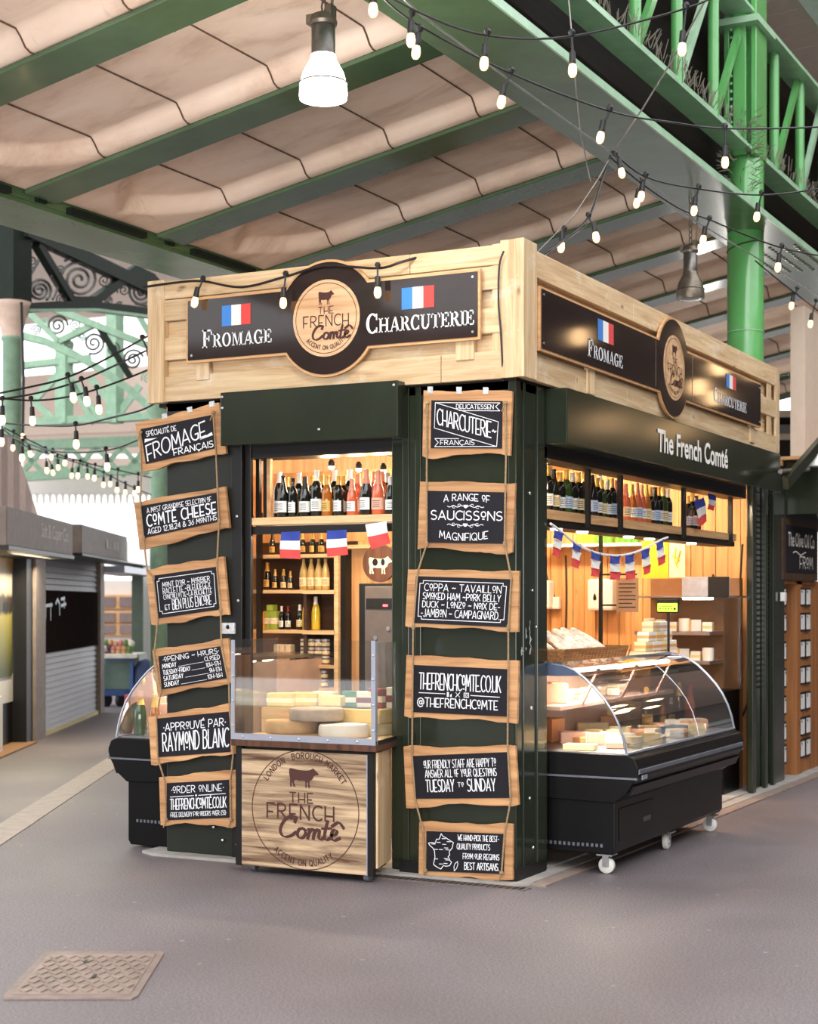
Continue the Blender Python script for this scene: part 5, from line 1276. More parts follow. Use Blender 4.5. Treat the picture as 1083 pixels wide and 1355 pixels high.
for i, (px, _) in enumerate(rows_):
    if px in (815, 828, 849, 843): k = ('fizz', 'rose', 'blush')
    elif px in (836, 855): k = ('fizz', 'amber', 'gold')
    else: k = kinds[i % 6]
    y = onX(px, 670, -.17).y
    bottle(k[0], k[1], k[2], ['white', 'cream', 'white', 'blue'][i % 4], (-.17, y, 2.233), '%s bottle from the corner pillar, %s capsule, near row of long right shelf' % (ORD[i], k[2]), 'near row on the long right wine shelf', random.uniform(.26, .3), rz=.9 + random.uniform(-.3, .3))
for i in range(20):
    y = .7 + i * .155
    if i % 7 == 5: continue
    bottle('wine', 'dark' if i % 5 else 'amber', 'gold' if i % 3 else 'white', 'white', (-.27, y, 2.233), '%s bottle from the corner pillar in the far row of the long right shelf' % ORD[i], 'far row on the long right wine shelf', random.uniform(.27, .31), rz=.9)
spotlight(720, 613, x=-.04, label='lit warm spotlight at the top corner of the right opening', e=4)
for i, (px, py) in enumerate(((898, 668), (918, 672))):
    f0 = [(px, py - 14), (px + 14, py - 18), (px + 18, py + 12), (px + 4, py + 24)] if i == 0 else [(px + 18, py - 18), (px + 27, py - 16), (px + 26, py + 8), (px + 16, py + 10)]
    f0 = [(920, 664), (931, 658), (937, 690), (925, 697)] if i == 0 else [(938, 652), (947, 656), (946, 676), (936, 674)]
    vflag(f0, ['drooping flag at the far end of the long right wine shelf', 'folded flag beside the drooping flag at the far shelf end'][i], lambda x, y: onX(x, y, -.04), 'flags at the end of the long right shelf', R3)
# bunting
bt = thing('flag_bunting', 'string of small flags hung across the right opening', 'bunting', onX(795, 730, .02))
cord = [(729, 693), (745, 705), (762, 719), (788, 731), (812, 735), (833, 733), (853, 726), (874, 715), (884, 711)]
MB().tube([onX(x, y, .02) for x, y in smooth_pts(cord, 4)], .008, 6).build('cord', 'flag_white', bt)
for (x0, y0, x1, y1, x2, y2, x3, y3) in ((733, 700, 746, 706, 742, 739, 731, 734), (758, 715, 770, 721, 767, 753, 756, 749), (782, 727, 795, 732, 794, 764, 782, 762), (807, 734, 821, 735, 822, 768, 807, 767), (827, 734, 839, 732, 842, 765, 828, 768), (848, 729, 860, 725, 862, 757, 852, 761), (868, 718, 878, 713, 882, 744, 871, 749)):
    P = [onX(*q_, .025) for q_ in ((x0, y0), (x1, y1), (x2, y2), (x3, y3))]; fr = quad_frame(P[0], P[1], P[2], P[3], (1, 0, 0))
    fl_ = None
    for (v0, v1, m_) in R3:
        fn = lambda u, v, v0=v0, v1=v1: fr(u, v0 + (v1 - v0) * v, .006 * math.sin(u * 4 + v * 3))
        o_ = MB().grid(fn, 6, 3).build('flag' if fl_ is None else 'flag_stripe', m_, bt if fl_ is None else fl_, solid=.001, recalc=False)
        fl_ = fl_ or o_
# things on the back wall
EY = 5.56
def wallbox(x0, y0, x1, y1, y, d):
    a, c_ = onY(x0, y0, y), onY(x1, y1, y); return (a.x, y, c_.z, c_.x, y + d, a.z)
t = thing('paper_towel_dispenser', 'white plastic paper towel dispenser on the pine back wall', 'dispenser', onY(793, 808, 5.4))
MB().box(*wallbox(777, 766, 811, 808, 5.38, .18)).build('casing', 'white_plastic', t, bev=.025)
p = onY(787, 790, 5.37); MB().prism([(p.x - .018, p.z - .02), (p.x, p.z - .035), (p.x + .018, p.z - .02), (p.x + .012, p.z + .01), (p.x, p.z + .04), (p.x - .012, p.z + .01)], FP, -5.38, -5.374).build('sight_window', 'near_black', t)
t = thing('soap_dispenser', 'white soap dispenser beside the corner pillar inside the right opening', 'dispenser', onY(722, 808, 5.4)); MB().box(*wallbox(712, 768, 727, 806, 5.4, .14)).build('casing', 'white_plastic', t, bev=.02)
t = thing('wall_socket', 'white cable socket on the pine back wall above the salami basket', 'socket', onY(735, 805, 5.5)); MB().box(*wallbox(730, 790, 740, 806, 5.5, .06)).build('casing', 'white_plastic', t, bev=.008)
MB().tube([onY(x, y, 5.53) for x, y in smooth_pts([(718, 740), (724, 765), (733, 788), (737, 800)], 4)], .012, 6).build('cable', 'cable', t)
cb_ = MB()
for pts in ([(749, 735), (750, 790), (749, 840)], [(944, 760), (948, 880), (955, 940), (975, 960), (990, 930)], [(983, 720), (975, 860), (968, 990)]):
    cb_.tube([onY(x, y, 5.55 if pts[0][0] < 800 else 5.5) for x, y in smooth_pts(pts, 5)], .01, 6)
tag(cb_.build('wall_cable', 'cable'), 'dark electric cables looping down the pine back wall', 'cable')
t = thing('yellow_poster', 'yellow and cream poster hanging under the wine shelf at the back', 'poster', onY(878, 765, 4.7))
MB().box(*wallbox(850, 716, 886, 765, 4.7, .01)).build('yellow_half', 'yellow_print', t); MB().box(*wallbox(885, 716, 907, 764, 4.7, .01)).build('cream_half', 'cream_print', t)
sk = MB()
for q_ in ([(895, 725), (893, 740), (897, 752)], [(890, 735), (900, 742)], [(901, 728), (896, 745)]): sk.tube([onY(x, y, 4.695) for x, y in q_], .006, 4)
sk.build('sketch_lines', 'yellow_print', t)
t = thing('paper_notice', 'brown paper notice hanging on a black stand behind the case', 'notice', onY(830, 810, 3.2)); MB().box(*wallbox(816, 765, 845, 810, 3.2, .006)).build('sheet', plain('kraft_paper', srgb(150, 120, 96), .8), t)
sk = MB(); a = onY(816, 765, 3.2); c_ = onY(845, 810, 3.2)
for i in range(7): sk.box(a.x + .02, 3.196, a.z - .05 - i * .03, c_.x - .02 - (.03 if i % 3 == 2 else 0), 3.199, a.z - .042 - i * .03)
sk.build('text_lines', 'near_black', t)
t = thing('black_stand', 'thin black upright stand behind the case near the bunting', 'stand', onY(795, 840, 3.3))
p = onY(795, 840, 3.3); MB().box(p.x - .012, 3.29, 1.2, p.x + .012, 3.32, 2.9).build('pole', 'near_black', t)
for z in (1.62, 1.86): MB().box(p.x, 3.29, z, p.x + .3, 3.31, z + .015).build('rail', 'near_black', t)
# high back shelf with jars
p0, p1 = onY(720, 720, 5.3), onY(868, 718, 5.3)
hs = MB().box(p0.x, 5.3, p0.z - .03, p1.x, 5.56, p0.z).build('wall_shelf', 'white_plastic'); tag(hs, 'pale shelf of green and yellow jars high on the back wall', 'shelf')
for i, (px, m_) in enumerate([(769, 'y'), (776, 'y'), (784, 'y'), (792, 'g'), (799, 'g'), (807, 'g'), (819, 'g'), (826, 'g'), (834, 'g'), (842, 'g')]):
    p = onY(px, 715, 5.38); t = thing('tall_jar', '%s tall %s jar on the high back shelf from the left' % (ORD[i], 'yellow' if m_ == 'y' else 'green'), 'jar', (p.x, 5.38, p0.z), 0, 'jars on the high back shelf')
    MB().lathe([(0, 0), (.035, 0), (.036, .004), (.036, .1), (.03, .11), (0, .11)], 14).build('jar_body', bottle_glass('yellow_jar', srgb(206, 190, 60)) if m_ == 'y' else bottle_glass('lime_jar', srgb(100, 180, 60)), t, smooth=45, world=False)
    MB().lathe([(.032, .108), (.032, .128), (0, .129)], 14).build('lid', CAPM['gold'], t, smooth=45, world=False)
# multideck fridge
fg = thing('display_fridge', 'open fronted display fridge of white cheeses behind the case', 'fridge', (-.48, 4.8, .03))
xa, xb = onY(836, 800, 4.6).x, onY(957, 800, 4.6).x
MB().box(xa, 5.1, .03, xb, 5.2, 1.86).build('back_panel', plain('fridge_back', srgb(128, 92, 62), .4), fg)
MB().box(xa, 4.6, 1.69, xb + .06, 5.1, 1.705).build('canopy_base', 'steel', fg)
cn = MB().box(onY(903, 780, 4.58).x, 4.575, 1.69, xb + .06, 4.6, 1.865).build('canopy_front', plain('painted_canopy_reflection', srgb(176, 180, 190), .12, var=.35, scale=5), fg, bev=.004)  # mottled pale grey stands in for the mirror front's bright reflection
MB().box(xb - .12, 4.57, 1.69, xb + .062, 4.576, 1.865).build('black_end', 'near_black', cn)
MB().box(onY(903, 780, 4.58).x, 4.6, 1.672, xb - .1, 4.66, 1.69).build('strip_light', 'tube', fg)
MB().box(xb, 4.62, .9, xb + .015, 5.1, 1.69).build('end_glass', 'acrylic_side', fg)
MB().box(xa, 4.62, .03, xb, 5.1, .9).build('base', 'case_black', fg)
for z in (1.4, 1.15): MB().box(xa, 4.68, z - .03, xb - .14, 5.1, z).build('deck', 'steel', fg)
for z, row in ((1.401, 0), (1.151, 1)):
    for i in range(7):
        x = xa + .1 + i * .105
        if x > xb - .17: continue
        if (i + row) % 3 == 0: wheel('round white cheese on the %s fridge deck, %s from the left' % (['upper', 'lower'][row], ORD[i]), (x, 4.78, z), .05, .11, 'white', group='cheeses in the display fridge')
        elif (i + row) % 3 == 1: wedge('cheese wedge on the %s fridge deck, %s from the left' % (['upper', 'lower'][row], ORD[i]), (x + .04, 4.8, z), .1, .9, .1, 3.6, 'white', 'butter', 'cheeses in the display fridge')
        else: block('white boxed cheese on the %s fridge deck, %s from the left' % (['upper', 'lower'][row], ORD[i]), (x, 4.78, z), .085, .08, .08, .1, 'white', CHEESE['butter'], 'cheeses in the display fridge')
a = onY(870, 793, 2.9); c_ = onY(898, 811, 2.9)
t = thing('till_display', 'small screen glowing lime green behind the case', 'display', ((a.x + c_.x) / 2, 2.9, c_.z))
MB().box(a.x, 2.9, c_.z, c_.x, 2.93, a.z).build('casing', 'near_black', t, bev=.004); MB().box(a.x + .006, 2.895, c_.z + .01, c_.x - .006, 2.9, a.z - .03).build('screen', 'till_green', t)
mb = MB(); mb.box(a.x + .02, 2.892, a.z - .055, c_.x - .04, 2.8945, a.z - .05); mb.prism(circ(c_.x - .025, c_.z + .03, .01, .01, 0, 360, 12)[:-1], FP, -2.8945, -2.892)
for i in range(5): mb.box(a.x + .02 + i * .022, 2.892, c_.z + .025, a.x + .032 + i * .022, 2.8945, c_.z + .035)
mb.build('screen_print', 'near_black', t)
MB().tube([((a.x + c_.x) / 2, 2.92, c_.z), ((a.x + c_.x) / 2, 2.92, 1.26)], .01, 8).build('stand', 'near_black', t)
# warm lamps inside the stall
def ceiling_lamp(x, y, e, label):
    t = thing('ceiling_lamp', label, 'lamp', (x, y, 2.86))
    MB().lathe([(0, 0), (.05, 0), (.06, .01), (.06, .04)], 16, (x, y, 2.86)).build('lamp_disc', 'tube', t)
    l = bpy.data.lights.new('ceiling_lamp_glow', 'POINT'); l.energy = e; l.color = (1, .76, .5); l.shadow_soft_size = .08
    lo = bpy.data.objects.new('ceiling_lamp_glow', l); lo.location = (0, 0, -.12); lo.parent = t; COL.objects.link(lo)
ceiling_lamp(-1.5, .75, 24, 'warm ceiling lamp behind the front wine shelf'); ceiling_lamp(-1.7, 4.4, 60, 'warm ceiling lamp near the pine back wall at left'); ceiling_lamp(-.6, 4.3, 30, 'warm ceiling lamp above the display fridge'); ceiling_lamp(-.75, 1.9, 40, 'warm ceiling lamp above the serving case')
# ------------------------------------------------------------------ glass fronted serving cases
def serving_case(label, ox, oy, Ln, s):
    """s = +1 faces +X, -1 faces -X; profile x is measured outwards from ox"""
    t = thing('serving_case', label, 'display case', (ox, oy, 0))
    X_ = lambda x: ox + s * x
    def sec(poly, y0, y1, name, mat, parent=t, **k):
        mb = MB(); n = len(poly)
        mb.add([(X_(x), y0, z) for x, z in poly] + [(X_(x), y1, z) for x, z in poly], [tuple(range(n)), tuple(range(n, 2 * n))] + [(i, (i + 1) % n, n + (i + 1) % n, n + i) for i in range(n)])
        return mb.build(name, mat, parent, **k)
    y0, y1 = oy, oy + Ln
    zb0 = .13 if s > 0 else .015
    body = sec([(-.42, zb0), (.40, zb0), (.42, zb0 + .03), (.42, .46), (-.42, .46)], y0 + .02, y1 - .02, 'body', 'case_black', bev=.006)
    sec([(-.42, .46), (.42, .44), (.5, .5), (.565, .6), (.575, .66), (.55, .715), (.5, .735), (-.42, .735)], y0, y1, 'bumper', 'case_black', bev=.006)
    sec([(.574, .62), (.582, .625), (.582, .645), (.574, .65)], y0 + .01, y1 - .05, 'bumper_strip', 'trim_grey')
    sec([(.5, .49), (.52, .49), (.545, .545), (.535, .55)], y0 + .02, y1 - .02, 'lower_strip', 'case_black')
    for yy in (y0 - .004, y1):
        sec([(-.42, .588), (.57, .588), (.57, .6), (-.42, .6)], yy, yy + .004, 'end_trim', 'trim_grey')
    sec([(.49, .735), (.51, .735), (.51, .748), (.49, .748)], y0, y1, 'glass_rail', 'alu')
    deck = sec([(-.4, .736), (.48, .736), (.48, .742), (-.4, .742)], y0 + .02, y1 - .02, 'display_deck', 'steel')
    sec([(-.42, .735), (-.4, .735), (-.4, 1.25), (-.42, 1.25)], y0, y1, 'rear_frame', plain('pinkish_back', srgb(196, 170, 154), .3, metal=.2))
    arc_ = [(.5, .745), (.485, .82), (.455, .91), (.415, .99), (.365, 1.06), (.3, 1.13), (.235, 1.19), (.17, 1.235), (.1, 1.262), (.02, 1.272)]
    mb = MB(); n = len(arc_)
    mb.add([(X_(x), y0, z) for x, z in arc_] + [(X_(x), y1, z) for x, z in arc_], [(i, i + 1, n + i + 1, n + i) for i in range(n - 1)])
    mb.build('curved_glass', 'glass_case', t, smooth=60, recalc=False)
    for yy in (y0, y1):
        mb = MB(); mb.tube([(X_(x), yy, z) for x, z in arc_], .008, 6); mb.build('glass_edge', 'alu', t, smooth=60)
        mb = MB(); mb.add([(X_(-.4), yy, .745)] + [(X_(x), yy, z) for x, z in arc_] + [(X_(-.4), yy, 1.272)], [tuple(range(n + 2))]); mb.build('end_glass', 'glass_case', t)
        sec([(-.42, 1.2), (.06, 1.2), (.2, 1.205), (.16, 1.245), (.06, 1.28), (-.42, 1.285)], yy - .006, yy + .006, 'end_cap', plain('blue_grey_cap', srgb(84, 98, 124), .4, metal=.3), bev=.003)
    mid = (y0 + y1) / 2 + .3
    mb = MB(); mb.tube([(X_(x), mid, z) for x, z in arc_], .003, 5); mb.build('glass_joint', 'alu', t)
    sec([(-.42, 1.262), (.03, 1.262), (.03, 1.285), (-.42, 1.285)], y0, y1, 'top_shelf', 'steel')
    sec([(.1, 1.225), (.135, 1.215), (.14, 1.235), (.11, 1.245)], y0 + .1, y1 - .35, 'strip_light', 'tube')
    sec([(-.38, .985), (.06, .985), (.06, 1.01), (-.38, 1.01)], y0 + .04, y1 - .04, 'middle_shelf', plain('pinkish_shelf', srgb(150, 122, 112), .35), bev=.003)
    for k in range(3):
        yy = y0 + .42 + k * .72
        mb = MB(); mb.bar((X_(.05), yy, 1.0), (X_(.16), yy + .02, 1.23), .012, .035, up=(0, 1, 0)); mb.build('shelf_bracket', plain('pink_bracket', srgb(176, 138, 130), .35, metal=.2), t)
    # panels, grille, small plates
    mb = MB(); mb.box(min(X_(.421), X_(.425)), y0 + .1, .2, max(X_(.421), X_(.425)), y0 + .72, .4); mb.build('front_hatch', 'near_black', t, bev=.002)
    mb = MB()
    for i in range(22): mb.box(min(X_(-.3 + i * .03), X_(-.285 + i * .03)), y0 + .012, .17, max(X_(-.3 + i * .03), X_(-.285 + i * .03)), y0 + .02, .19)
    mb.build('end_vents', 'trim_grey', t)
    mb = MB(); mb.box(min(X_(.577), X_(.582)), y0 + .06, .585, max(X_(.577), X_(.582)), y0 + .15, .612); mb.build('rating_plate', 'alu', t)
    mb = MB(); mb.box(min(X_(.42), X_(.427)), y0 + .52, .27, max(X_(.42), X_(.427)), y0 + .66, .3); mb.build('maker_badge', plain('dull_badge', srgb(70, 68, 70), .5), t)
    mb = MB(); mb.lathe([(0, .01), (.012, .008), (.014, 0)], 10, (X_(.51), y0 + .78, .5), Matrix.Rotation(R(90 * s), 4, 'Y')); mb.build('lock', 'steel', t)
    for i, (x, y) in enumerate(() if s < 0 else ((.34, y0 + .1), (.35, y0 + 1.2), (.36, y1 - .12), (-.34, y0 + .1), (-.34, y1 - .12))):
        w_ = MB(); w_.lathe([(.012, -.018), (.042, -.018), (.05, -.012), (.05, .012), (.042, .018), (.012, .018)], 20, (X_(x), y, .051), Matrix.Rotation(R(90), 4, 'Y' if i == 1 else 'X'))
        wo = w_.build('castor_wheel', 'rubber', t, smooth=40)
        f_ = MB()
        if i == 1: f_.box(X_(x) - .026, y - .02, .045, X_(x) - .02, y + .02, .115); f_.box(X_(x) + .02, y - .02, .045, X_(x) + .026, y + .02, .115)
        else: f_.box(X_(x) - .02, y - .026, .045, X_(x) + .02, y - .02, .115); f_.box(X_(x) - .02, y + .02, .045, X_(x) + .02, y + .026, .115)
        f_.box(X_(x) - .05, y - .05, .113, X_(x) + .05, y + .05, .122)
        f_.lathe([(0, -.028), (.01, -.028), (.01, .028), (0, .028)], 8, (X_(x), y, .051), Matrix.Rotation(R(90), 4, 'Y' if i == 1 else 'X'))
        f_.build('castor_fork', 'steel', wo)
    return t
serving_case('long black serving case with curved glass full of cheese, on white castors', 0.0, .5, 2.27, 1)
serving_case('black serving case with curved glass and bottles, left of the stall', -2.5, .12, 2.3, -1)
# light strip inside the right case is a real lamp of the case
def strip_lamp(x, y0, y1, z, e, parent):
    l = bpy.data.lights.new('case_light', 'AREA'); l.shape = 'RECTANGLE'; l.size = .05; l.size_y = y1 - y0; l.energy = e; l.color = (1, .84, .66)
    lo = bpy.data.objects.new('case_light', l); lo.parent = parent; lo.location = Vector((x, (y0 + y1) / 2, z)) - parent.location; COL.objects.link(lo)
cases = [o_ for o_ in bpy.data.objects if o_.name.startswith('serving_case')]
strip_lamp(.1, .6, 2.4, 1.2, 22, cases[0]); strip_lamp(-2.62, .25, 2.1, 1.2, 12, cases[1])
# ---- cheese in the right case
dz = .743
def fc_(px, py, z=dz): return onZ(px, py, z)
CG = 'cheeses in the right serving case'
items = [ # px, py(base), kind
    (731, 985, 'wedge', .16, .9, .12, 2.0, 'orange', 'pink', 'big orange wedge against the near glass end'),
    (745, 935, 'blk', .3, .12, .05, .4, 'orange', None, 'long orange slab on the left side of the case'),
    (765, 928, 'wedge', .14, .8, .13, 1.2, 'orange', 'pink', 'upright orange wedge behind the long slab'),
    (790, 930, 'blk', .16, .1, .07, .1, 'butter', None, 'lower yellow block at the middle of the case'),
    (792, 914, 'blk2', .14, .1, .05, .2, 'orange', None, 'upper orange block stacked at the middle of the case'),
    (824, 945, 'blk', .16, .12, .12, .1, 'butter', None, 'large yellow block right of the stack'),
    (745, 968, 'blk', .14, .09, .05, .6, 'ivory', None, 'ivory slab lying near the glass end'),
    (760, 985, 'blk', .15, .1, .06, .5, 'pink', None, 'pink rinded slab at the front left'),
    (775, 970, 'wedge', .13, .7, .05, .8, 'ivory', 'grey', 'flat ivory wedge at the front left'),
    (790, 985, 'wedge', .13, .7, .05, 1.4, 'white', 'pink', 'flat white wedge at the front left'),
    (806, 975, 'wedge', .12, .7, .05, .3, 'ivory', 'pink', 'small ivory wedge by the near glass edge'),
    (770, 955, 'blk', .12, .08, .05, -.3, 'orange', None, 'small orange block mid left'),
    (800, 960, 'blk', .12, .08, .05, .9, 'ivory', None, 'small ivory block behind the curved edge'),
    (742, 1000, 'blk', .16, .08, .03, .1, 'ivory', None, 'pale wooden cheese tray at the near corner'),
    (845, 975, 'whl', .05, .04, 0, 0, 'pink', None, 'small round pink cheese before the bottles'),
    (858, 970, 'whl', .05, .04, 0, 0, 'orange', None, 'small round orange cheese before the bottles'),
    (872, 966, 'whl', .05, .04, 0, 0, 'pink', None, 'second small round pink cheese before the bottles'),
    (850, 985, 'wedge', .12, .8, .04, .2, 'white', 'tan', 'white wedge near the front rail'),
    (888, 972, 'blk', .1, .07, .04, .3, 'white', None, 'white block near the front rail'),
    (905, 968, 'whl', .05, .045, 0, 0, 'white', None, 'small white round right of the bottles'),
    (922, 962, 'wedge', .11, .8, .05, 1.0, 'white', 'grey', 'grey rinded wedge toward the far glass end'),
    (940, 958, 'blk', .1, .08, .05, .2, 'white', None, 'white block at the far glass end'),
    (865, 955, 'blk', .12, .08, .05, .1, 'butter', None, 'yellow block behind the small rounds'),
    (815, 992, 'blk', .1, .06, .03, .4, 'pink', None, 'thin pink slab at the curved glass'),
    (835, 962, 'wedge', .13, .8, .05, .9, 'orange', 'tan', 'orange wedge right of the large yellow block'),
    (880, 958, 'wedge', .1, .9, .06, 2.2, 'butter', 'tan', 'small yellow wedge before the bottles'),
    (755, 950, 'wedge', .12, .8, .05, 2.6, 'butter', 'tan', 'yellow wedge before the long orange slab'),
    (725, 960, 'blk', .12, .1, .06, .2, 'orange', None, 'orange block at the near glass end'),
]
for (px, py, k, a_, b_, c_, d_, m_, rnd_, lab) in items:
    z = dz + (.071 if k == 'blk2' else 0); p = onZ(px, py - 2, z)
    p.x = max(-.33, min(.4, p.x)); p.y = max(.62, min(2.66, p.y)); p.z = z
    a_ *= 1.25; c_ *= 1.25
    if k == 'wedge': wedge(lab, p, a_, b_, c_, d_, m_, rnd_, CG)
    elif k == 'whl': wheel(lab, p, a_, b_, m_, group=CG)
    else: block(lab, p, a_, b_ * 1.25, c_, d_, m_, None, CG)
k_ = 0
for row, (x, ys) in enumerate(((.37, [.98 + .155 * i for i in range(11)]), (.2, [1.0 + .16 * i for i in range(11)]), (.02, [1.02 + .17 * i for i in range(4)]))):
    for i, y in enumerate(ys):
        if row == 1 and y > 1.98 and y < 2.3: continue
        lab = '%s small cheese from the near end, %s row inside the right case' % (ORD[i], ['front', 'middle', 'back'][row]); m_ = ['ivory', 'white', 'pink', 'butter', 'orange', 'white', 'tan'][(i * 3 + row * 2) % 7]
        p = Vector((x + random.uniform(-.02, .02), y, dz)); k_ = (i + row) % 3
        if k_ == 0: wheel(lab, p, .05, random.uniform(.04, .07), m_, group=CG)
        elif k_ == 1: wedge(lab, p, .12, .8, random.uniform(.04, .08), random.uniform(0, 6), m_, 'grey' if i % 2 else 'white', CG)
        else: block(lab, p, .1, .09, random.uniform(.035, .06), random.uniform(0, 1.5), m_, CHEESE['white'] if i % 2 else None, CG)
bl_ = MB().box(.2, 2.02, dz, .36, 2.26, dz + .05); o = bl_.build('blue_tray', plain('blue_tray', srgb(60, 84, 116), .5), bev=.004); tag(o, 'small blue tray at the far right of the serving case', 'tray')
for i, (px, g_, c_, h) in enumerate(((852, 'dark', 'gold', .3), (874, 'amber', 'black', .2), (885, 'dark', 'white', .21), (896, 'dark', 'gold', .3), (910, 'rose', 'red', .27))):
    p = onX(px, 925, -.02); bottle('fizz' if h > .25 else 'swing', g_, c_, 'gold' if i < 3 else None, (-.0, p.y, dz), '%s bottle standing inside the right serving case, counted from the left' % ORD[i], 'bottles in the right serving case', h, rz=.9)
pr = [(724, 862, 'pink', .1), (733, 865, 'ivory', .08), (741, 866, 'orange', .09), (749, 868, 'ivory', .07), (790, 868, 'white', .08), (805, 866, 'white', .06)]
for i, (px, py, m_, r) in enumerate(pr):
    p = onX(px, 915, -.15); y_ = min(2.6, max(.6, p.y)); wedge('%s cheese wedge from left, middle shelf of the right case' % ORD[i], (-.16, y_, 1.011), r + .04, 1.0, .12 if i < 3 else .05, .6 + i, m_, 'pink' if i < 3 else 'white', CG)
for i in range(6): block('%s small white packet along the middle shelf of the right case' % ORD[i], (-.2, 1.25 + i * .2, 1.011), .09, .12, .06, .2 * i, 'white' if i % 2 else 'ivory', CHEESE['tan'], 'packets on the middle shelf of the right case')
# stack of boxes on the case top
k_ = 0
for row, xs in enumerate(((852, 863, 874, 884), (856, 867, 878), (862, 872))):
    for i, px in enumerate(xs):
        p = onX(px, 868, -.2); block('boxed cheese, %s row of stack on the right case, %s from left' % (['bottom', 'middle', 'top'][row], ORD[i]), (-.2, p.y, 1.286 + row * .073), .09, .17, .072, 0, 'white' if (i + row) % 2 else 'ivory', CHEESE['pink'] if row == 2 else CHEESE['orange'], 'boxed cheeses stacked on the right case')
# ---- basket of saucissons
by0, by1 = .4, 1.6
bk = thing('wicker_basket', 'shallow brown wicker basket of saucissons on top of the right case', 'basket', (-.12, 1.0, 1.286))
mb = MB(); xs0, xs1 = -.36, .09
def ringp(g, z): return [(xs0 - g, by0 + .1 - g, z), (xs1 + g, by0 + .1 - g, z), (xs1 + g, by1 - .02 + g, z), (xs0 - g, by1 - .02 + g, z), (xs0 - g, by0 + .1 - g, z)]
for i in range(6): mb.tube(ringp(.004 * i, 1.294 + i * .0125), .0085, 6)
for y in [by0 + .12 + .06 * i for i in range(20)]: mb.tube([(xs1 + .002, y, 1.288), (xs1 + .026, y, 1.365)], .006, 5)
mb.build('wicker_sides', 'wicker', bk, smooth=60)
MB().box(xs0, by0 + .1, 1.287, xs1, by1 - .02, 1.292).build('base', 'wicker', bk)
MB().tube([(xs0 + .04 + (xs1 - xs0 - .08) * i / 10, by0 + .12, 1.36 + .1 * math.sin(math.pi * i / 10)) for i in range(11)], .009, 6).build('handle', 'wicker', bk, smooth=60)
SAU = None
pos = []
for layer, (z, xo, n_, xb) in enumerate(((1.325, -.06, 12, -.16), (1.368, -.09, 11, -.16), (1.402, -.14, 8, -.16))):
    for i in range(n_): pos.append((layer, i, xo + random.uniform(-.02, .02), by0 + .17 + (layer * .045) + i * (1.0 - layer * .09) / (n_ - 1), z))
for (layer, i, x, y, z) in pos:
    lab = 'white saucisson, %s layer in the basket, %s from the corner pillar' % (['bottom', 'middle', 'top'][layer], ORD[i])
    if SAU is None:
        SAU = thing('saucisson', lab, 'sausage', (x, y, z), 0, 'saucissons in the basket')
        pf = [(0, -.14), (.012, -.135), (.022, -.115), (.026, -.07), (.027, 0), (.026, .07), (.022, .115), (.012, .135), (0, .14)]
        mbs = MB().lathe(pf, 12, (0, 0, 0), Matrix.Rotation(R(90), 4, 'Y'))
        mbs.build('rind', 'rind', SAU, smooth=60, world=False)
        MB().tube([(.15, 0, 0), (.165, 0, .012), (.175, .004, .03)], .004, 5).build('string_tie', 'rope', SAU, world=False)
        MB().lathe([(.0276, -.02), (.0276, .03)], 12, (0, 0, 0), Matrix.Rotation(R(90), 4, 'Y')).build('paper_band', 'paper', SAU, world=False)
        o_ = SAU
    else: o_ = dup(SAU, (x, y, z), lab, 0, 'saucissons in the basket')
    o_.rotation_euler = (random.uniform(0, 6), random.uniform(.3, .6), random.uniform(-.3, .3))
# bottles in the left case
for i, (px, g_, c_, h) in enumerate(((168, 'rose', 'red', .27), (186, 'green', 'gold', .3), (205, 'amber', 'gold', .28))):
    p = onY(px, 985, .3); bottle('fizz', g_, c_, None, (p.x, .3, dz), ['pink bottle with red capsule inside the left serving case', 'green fizz bottle with gold capsule inside the left serving case', 'amber bottle half hidden behind the chalkboards in the left case'][i], 'bottles in the left serving case', h, rz=0)
for i in range(5): wedge('pink cheese wedge inside the left serving case, %s from the near end' % ORD[i], (-2.8 - .04 * (i % 2), .5 + i * .33, dz), .16, .9, .2 if i < 2 else .1, 2.6, 'pink', 'white', 'cheeses in the left serving case')
# ------------------------------------------------------------------ festoon strings: cable plus hanging bulbs
def festoon(label, path, bulbs, far=False, r=.023, wire=.006):
    """path: (px, py, depth); bulbs: (px of cable, py of cable, px, py of bulb centre, depth)"""
    P = [onD(*q) for q in path]
    t = thing('festoon_string', label, 'string lights', P[0], 0, 'strings of festoon lights')
    MB().tube(smooth_pts([tuple(p) for p in P], 5), wire, 6).build('cable', 'cable', t, smooth=60)
    for (cx_, cy_, bx_, by_, dep) in bulbs:
        a = onD(cx_, cy_, dep); c = onD(bx_, by_, dep); d = (c - a)
        ax = Vector((d.x * .5, d.y * .5, min(d.z, -.02))).normalized()
        rot = ax.to_track_quat('Z', 'Y').to_matrix().to_4x4()
        k = r / .023
        lampo = c - ax * (.045 * k)
        s = MB(); s.lathe([(.012 * k, -.035), (.02 * k, -.02), (.012 * k, .0)], 8, a, rot); s.tube([a, lampo], .006 * k, 6)
        s.lathe([(.009 * k, -.05 * k), (.016 * k, -.045 * k), (.018 * k, .0), (.019 * k, .006 * k), (.015 * k, .02 * k)], 12, lampo, rot)
        so = s.build('lamp_holder', 'cable', t, smooth=40)
        b = MB().lathe([(.012 * k, .012 * k), (.019 * k, .026 * k), (r, .05 * k), (.021 * k, .068 * k), (.012 * k, .082 * k), (0, .086 * k)], 14, lampo, rot)
        b.build('bulb', 'bulb_far' if far else 'bulb', so, smooth=60)
